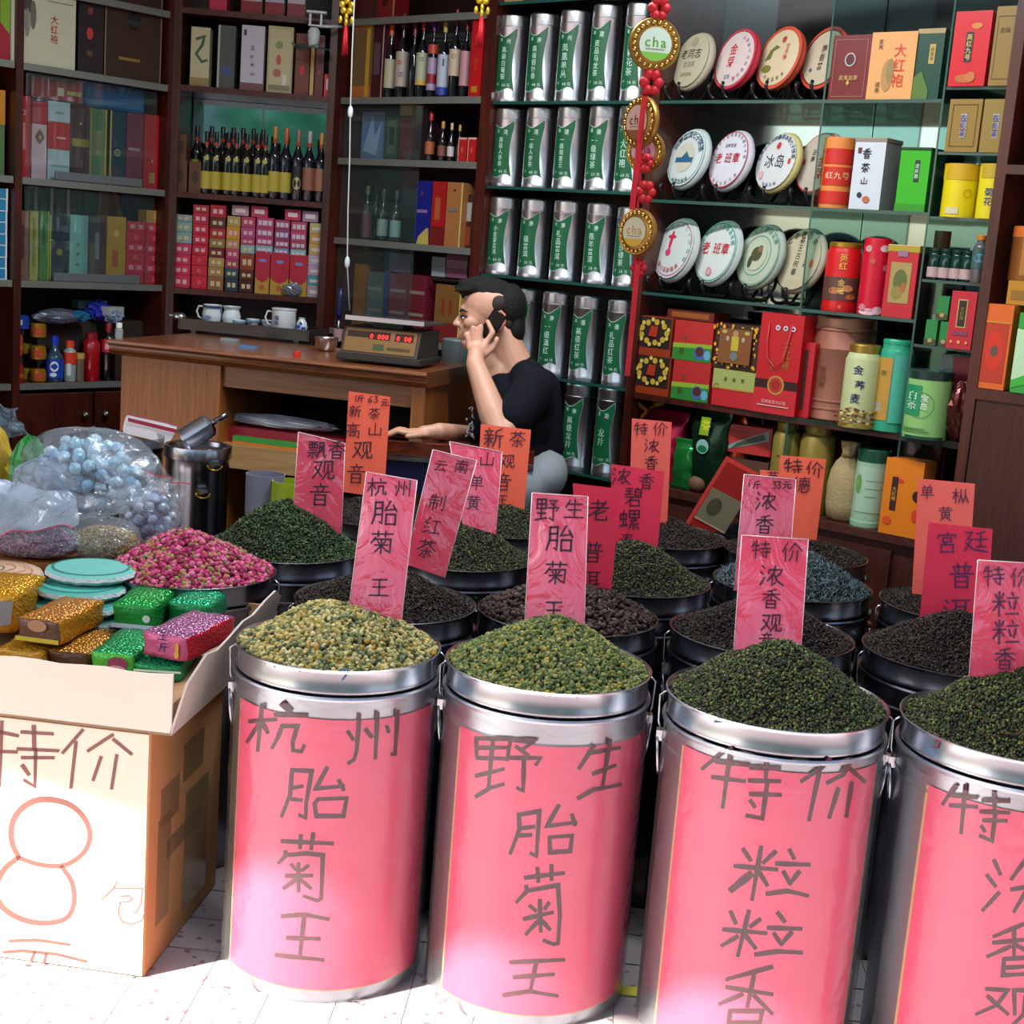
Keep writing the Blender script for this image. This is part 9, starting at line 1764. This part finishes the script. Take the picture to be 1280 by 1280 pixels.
class Blob(MB):
    def cap(s, a, ra, b, rb, n=14):
        a, b = a-ML, b-ML; k = 6; pts = [a.lerp(b, i/k) for i in range(k+1)]; s.tube(pts, ra, SKIN, n, rs=[ra+(rb-ra)*i/k for i in range(k+1)]); s.sphere(a, ra*0.999, SKIN, n, 10); s.sphere(b, rb*0.999, SKIN, n, 10); return s
    def ell(s, c, rx, ry, rz_, rot=None, n=20):
        tf = rot.to_4x4() if rot else None; s.sphere(c-ML, 1.0, SKIN, n, 14, (rx, ry, rz_), tf); return s
def skinmat():
    m, nt, b, out = new_mat('skin'); tc = nt.nodes.new('ShaderNodeTexCoord'); n = nt.nodes.new('ShaderNodeTexNoise'); n.inputs['Scale'].default_value = 18
    nt.links.new(tc.outputs['Object'], n.inputs['Vector']); mx = nt.nodes.new('ShaderNodeMix'); mx.data_type = 'RGBA'
    mx.inputs[6].default_value = lin('#b98870'); mx.inputs[7].default_value = lin('#cf9c84'); nt.links.new(n.outputs['Fac'], mx.inputs[0]); nt.links.new(mx.outputs[2], b.inputs['Base Color'])
    b.inputs['Roughness'].default_value = 0.5; b.inputs['Subsurface Weight'].default_value = 0.05; b.inputs['Subsurface Radius'].default_value = (0.01, 0.004, 0.002); return m
SKIN = skinmat()
def remesh(o, vox, it=6, f=0.6):
    m = o.modifiers.new('union', 'REMESH'); m.mode = 'VOXEL'; m.voxel_size = vox; m.use_smooth_shade = True
    s = o.modifiers.new('soften', 'SMOOTH'); s.factor = f; s.iterations = it
K = D0/FPX   # metres per pixel at the man
bd = Blob()
RX = Matrix.Rotation(0.12, 3, 'Y')
bd.ell(Q(614, 384, 0), 0.092, 0.076, 0.088, RX)            # skull
bd.ell(Q(602, 396, 0), 0.066, 0.062, 0.070)                # face
bd.ell(Q(593, 412, 0), 0.048, 0.052, 0.052)                # cheeks and mouth
bd.ell(Q(587, 428, 0), 0.028, 0.032, 0.024)                # chin
bd.cap(Q(590, 431, -0.01), 0.022, Q(620, 415, -0.055), 0.018); bd.cap(Q(590, 431, 0.01), 0.022, Q(620, 415, 0.055), 0.018)   # jaw
bd.cap(Q(579, 385, -0.02), 0.012, Q(579, 385, 0.02), 0.012)  # brow
bd.cap(Q(577, 392, 0), 0.007, Q(569.5, 405, 0), 0.0105)      # nose
bd.ell(Q(573, 406, -0.009), 0.009, 0.008, 0.007); bd.ell(Q(573, 406, 0.009), 0.009, 0.008, 0.007)
bd.cap(Q(575, 416.5, -0.014), 0.0065, Q(575, 416.5, 0.014), 0.0065); bd.cap(Q(576, 421, -0.012), 0.0068, Q(576, 421, 0.012), 0.0068)
bd.ell(Q(590, 404, -0.042), 0.028, 0.018, 0.022); bd.ell(Q(590, 404, 0.042), 0.028, 0.018, 0.022)
bd.ell(Q(626, 402, -0.074), 0.016, 0.009, 0.028); bd.ell(Q(626, 402, 0.074), 0.016, 0.009, 0.028)
bd.cap(Q(626, 418, 0), 0.056, Q(648, 470, 0), 0.062)        # neck
bd.cap(Q(612, 440, 0), 0.03, Q(622, 470, 0), 0.06)
bd.ell(Q(648, 504, 0), 0.075, 0.13, 0.08)
# near arm
sh_, el, wr = Q(668, 488, -0.16), Q(626, 545, -0.26), Q(594, 455, -0.17)
bd.cap(sh_, 0.050, el, 0.040); bd.cap(el, 0.040, el.lerp(wr, 0.3), 0.044); bd.cap(el.lerp(wr, 0.3), 0.044, wr, 0.029)
# far arm resting on the table
s2, e2 = Q(650, 490, 0.14), Q(596, 548, 0.12); w2 = Vector((float(ony(548, 549, YT+0.05)[0]), YT+0.05, zt2+0.032))
bd.cap(s2, 0.048, e2, 0.040); bd.cap(e2, 0.040, w2, 0.027)
hw2 = w2+Vector((-0.045, -0.01, -0.006)); bd.cap(w2, 0.024, hw2, 0.022); bd.ell(hw2+Vector((-0.02, 0, -0.004)), 0.045, 0.038, 0.016)
for k in range(4):
    b0 = hw2+Vector((-0.055, -0.027+0.018*k, -0.002)); b1 = b0+Vector((-0.030+0.004*abs(k-1.5), -0.002, 0.004)); b2_ = b1+Vector((-0.026, -0.002, -0.014)); bd.cap(b0, 0.0095, b1, 0.0088, 10); bd.cap(b1, 0.0088, b2_, 0.0078, 10)
bd.cap(hw2+Vector((-0.01, -0.035, -0.004)), 0.011, hw2+Vector((-0.045, -0.058, -0.008)), 0.009, 10)
# hand at the ear: palm then five fingers
bd.cap(wr, 0.027, Q(595, 443, -0.150), 0.027); 
for (px, py) in ((588, 433), (593, 430), (599, 429), (605, 433)): bd.cap(Q(595, 446, -0.145), 0.020, Q(px, py, -0.128), 0.0145, 12)
F_ = [((587, 431, -0.128), (583, 418, -0.125), (579.5, 423, -0.108), 0.0090), ((592, 428, -0.130), (591.5, 410, -0.130), (588, 417, -0.112), 0.0096), ((599, 427, -0.130), (601, 408.5, -0.128), (597, 415, -0.110), 0.0098), ((606, 431, -0.126), (616, 416, -0.124), (609.5, 402, -0.110), 0.0096)]
for a, b, c, r in F_: bd.cap(Q(*a), r*1.08, Q(*b), r, 12); bd.cap(Q(*b), r, Q(*c), r*0.85, 12)
bd.cap(Q(603, 444, -0.140), 0.015, Q(614, 436, -0.112), 0.0115, 12); bd.cap(Q(614, 436, -0.112), 0.0115, Q(621, 424, -0.096), 0.0095, 12)
o = obj('body', bd, man); remesh(o, 0.0042, 5, 0.5)
# ear detail, eye, brow, mouth line
mb = MB(); mb.tube([Q(622, 394, -0.080)-ML, Q(626, 389, -0.083)-ML, Q(630.5, 393, -0.083)-ML, Q(631, 403, -0.081)-ML, Q(627, 412, -0.078)-ML, Q(623.5, 414, -0.076)-ML], 0.0042, mat('#c4806c', 0.5), 8); obj('ear_rim', mb, man)
for s in (-1, 1):
    mb = MB(); mb.sphere(Q(580.0, 397.5, s*0.031)-ML, 0.0092, mat('#d8d0c8', 0.2), 14, 10, (0.8, 1, 0.55)); e = obj('eye', mb, man)
    mb = MB(); mb.sphere(Q(577.3, 397.5, s*0.032)-ML, 0.0052, mat('#140c0a', 0.15), 10, 8, (0.6, 1, 0.9)); obj('iris', mb, e)
    mb = MB(); mb.tube([Q(576.0, 395.3, s*0.024)-ML, Q(579.5, 394.4, s*0.040)-ML, Q(584.5, 396.5, s*0.050)-ML], 0.0022, mat('#1c1210', 0.7), 6); obj('lash_line', mb, e)
    mb = MB(); mb.tube([Q(574.8, 389.5, s*0.014)-ML, Q(577.5, 387.0, s*0.034)-ML, Q(584, 390.0, s*0.054)-ML], 0.0034, mat('#120c0a', 0.8), 6, rs=[0.002, 0.0042, 0.002]); obj('eyebrow', mb, man)
mb = MB(); mb.tube([Q(573.6, 419, 0)-ML, Q(575.5, 418.6, -0.016)-ML, Q(580, 417.5, -0.028)-ML], 0.0016, mat('#7c3c38', 0.5), 6); obj('mouth_line', mb, man)
# hair: thick on the crown, faded at the side
HAIR = mat('#0b0908', 0.75, 0, 0.3, 120, bump=0.6, bscale=220, spec=0.3); FADE = mat('#2a211d', 0.85, 0, 0.4, 160)
hb = Blob()
hb.ell(Q(616, 370, 0), 0.090, 0.072, 0.058, Matrix.Rotation(0.18, 3, 'Y')); hb.ell(Q(637, 385, 0), 0.056, 0.074, 0.078); hb.ell(Q(645, 412, 0), 0.030, 0.056, 0.055); hb.ell(Q(597, 359, 0), 0.064, 0.064, 0.036, Matrix.Rotation(-0.2, 3, 'Y'))
g_ = np.random.default_rng(3)
for k in range(60):
    px = g_.uniform(576, 640); dd = g_.uniform(-0.055, 0.055); top = 349+((px-604)/40)**2*7+abs(dd)*110
    hb.cap(Q(px+4, top+12, dd), 0.010, Q(px-3-g_.uniform(0, 4), top-g_.uniform(0, 4), dd), 0.0035, 6)
for k in range(10):
    dd = -0.05+0.011*k; hb.cap(Q(588, 362, dd), 0.012, Q(571-g_.uniform(0, 3), 357+abs(dd)*120, dd), 0.004, 6)
ho = obj('hair', hb, man); ho.data.materials.clear(); ho.data.materials.append(HAIR); remesh(ho, 0.005, 2, 0.4)
fb = Blob(); fb.ell(Q(622, 380, -0.020), 0.044, 0.062, 0.044); fb.ell(Q(622, 380, 0.020), 0.044, 0.062, 0.044); fb.ell(Q(636, 402, 0), 0.026, 0.060, 0.046)
fo = obj('side_hair', fb, man); fo.data.materials.clear(); fo.data.materials.append(FADE); remesh(fo, 0.006, 3, 0.5)
# T-shirt
TEE = mat('#0b0c16', 0.9, 0, 0.2, 12, bump=0.35, bscale=14, spec=0.15)
tb = Blob()
tb.ell(Q(652, 500, 0), 0.110, 0.185, 0.090); tb.ell(Q(640, 535, 0), 0.135, 0.160, 0.110); tb.ell(Q(642, 565, 0), 0.135, 0.155, 0.075)
tb.cap(Q(660, 474, -0.09), 0.062, Q(660, 474, 0.09), 0.062); tb.cap(Q(652, 462, 0), 0.052, Q(664, 480, 0), 0.06); tb.cap(Q(664, 484, -0.13), 0.064, Q(664, 484, 0.13), 0.064); tb.cap(Q(628, 490, -0.05), 0.06, Q(628, 490, 0.05), 0.06)
tb.cap(Q(667, 487, -0.15), 0.066, sh_.lerp(el, 0.62), 0.062); tb.cap(s2, 0.062, s2.lerp(e2, 0.6), 0.056)
tb.cap(Q(676, 486, 0), 0.065, Q(676, 560, 0), 0.075)
to = obj('t_shirt', tb, man); to.data.materials.clear(); to.data.materials.append(TEE); remesh(to, 0.0065, 6, 0.6)
mb = MB(); g_ = np.random.default_rng(9)
for k in range(16):
    px, py = g_.uniform(583.5, 592), g_.uniform(506, 545); dd = -0.085-(px-583)*0.004
    a = Q(px, py, dd)-ML; b = Q(px+g_.uniform(-3, 5), py+g_.uniform(2, 8), dd-0.006)-ML
    mb.tube([a, (a+b)/2+Vector((-0.003, -0.004, 0)), b], 0.0026, mat('#a8b0b8', 0.7), 5)
obj('shirt_print', mb, man, kind='stuff')
# trousers and seat
pb = Blob(); pb.ell(Q(665, 590, 0), 0.115, 0.165, 0.10); hipN, kneeN = Q(655, 605, -0.09), Q(590, 640, -0.05); hipF, kneeF = Q(655, 605, 0.09), Q(590, 640, 0.12)
footN = Vector((kneeN.x, kneeN.y, FZ+0.07)); footF = Vector((kneeF.x, kneeF.y, FZ+0.07))
zk = 0.46
kneeN.z = zk; kneeF.z = zk; hipN.z = max(zk+0.02, hipN.z); hipF.z = hipN.z
pb.cap(hipN, 0.085, kneeN, 0.062); pb.cap(hipF, 0.085, kneeF, 0.062); pb.cap(kneeN, 0.060, footN, 0.042); pb.cap(kneeF, 0.060, footF, 0.042)
po = obj('trousers', pb, man); po.data.materials.clear(); po.data.materials.append(mat('#9aa4ac', 0.85, 0, 0.1, 14)); remesh(po, 0.008, 5, 0.6)
for nm, f_ in (('shoe', footN), ('shoe', footF)):
    mb = MB(); mb.sphere(f_-ML+Vector((-0.05, 0, -0.035)), 1, mat('#1c1c20', 0.6), 16, 10, (0.125, 0.045, 0.0345)); obj(nm, mb, man)
ph = thing('mobile_phone', 'black mobile phone held against the man\'s ear', 'phone', tuple(Q(614, 409, -0.098)), 0)
mb = MB(); mb.box(-0.024, 0.024, -0.006, 0.006, -0.052, 0.052, mat('#0c0c10', 0.25), c=0.003); o = obj('phone_case', mb, ph); o.rotation_euler = (0.1, 0.5, 0.0)
sz = hipN.z-0.095-FZ
st = thing('stool', 'dark round stool under the man, mostly hidden', 'stool', (float(Q(660, 600).x), float(Q(660, 600).y), FZ), 0)
mb = MB(); mb.lathe([(0.001, sz-0.04), (0.16, sz-0.04), (0.165, sz-0.02), (0.155, sz), (0.001, sz)], mat('#24242c', 0.5), 28); obj('seat', mb, st)
for k in range(4):
    a = PI/4+PI/2*k; mb = MB(); mb.tube([(0.12*math.cos(a), 0.12*math.sin(a), sz-0.04), (0.155*math.cos(a), 0.155*math.sin(a), 0.0)], 0.011, DKSTEEL, 8); obj('leg', mb, st)
# scraps on the pavement
for (px, py, c, lb, w_) in ((482, 1222, '#c02850', 'scrap of pink paper on the tiles before the leftmost barrel', 0.03), (783, 1240, '#d8c83c', 'scrap of yellow and white paper on the tiles beside the second barrel', 0.035), (435, 1238, '#7c2028', 'tiny dark red scrap on the tiles', 0.008)):
    p = onz(px, py, FZ+0.001); mb = MB(); mb.add([(-w_, -0.3*w_, 0.001), (w_*0.6, -0.5*w_, 0.004), (w_, 0.3*w_, 0.010), (-0.2*w_, 0.5*w_, 0.003), (-w_, -0.3*w_, 0.0), (w_*0.6, -0.5*w_, 0.003), (w_, 0.3*w_, 0.009), (-0.2*w_, 0.5*w_, 0.002)], [(0, 1, 2, 3), (7, 6, 5, 4), (0, 4, 5, 1), (1, 5, 6, 2), (2, 6, 7, 3), (3, 7, 4, 0)], mat(c, 0.6)); obj('paper_scrap', mb, label=lb, cat='paper', loc=(float(p[0]), float(p[1]), FZ))

# small pot with a tilted carton behind the pink card priced 33
mb = MB(); mb.lathe([(0.001, 0), (0.105, 0), (0.11, 0.63), (0.106, 0.63), (0.10, 0.45), (0.001, 0.44)], DKSTEEL, 28); obj('small_pot', mb, label='small dark pot holding a tilted red carton near the cupboard', cat='pot', loc=(0.72, 4.36, FZ))
cc = ony(903, 625, 4.33); t = thing('tilted_carton', 'tilted red and beige tea carton leaning in the small pot', 'carton', tuple(cc), 0.0)
tf = Matrix.Rotation(0.42, 4, 'Y')@Matrix.Rotation(0.15, 4, 'X')
mb = MB(); mb.box(-0.055, 0.055, -0.03, 0.03, -0.12, 0.12, mat('#b02c28', 0.4), tf); obj('carton_body', mb, t)
mb = MB(); decals(mb, [('r', 0.02, 0.18, 0.98, 0.62, '#8c8468'), ('e', 0.35, 0.4, 0.022, 0.03, '#5c5440'), ('r', 0.02, 0.16, 0.98, 0.18, '#c8c0a0')], lambda a, b: tuple(tf@Vector(((a-0.5)*0.11, -0.0315, (b-0.5)*0.24))), 0.11, 0.24); obj('printed_front', mb, t)
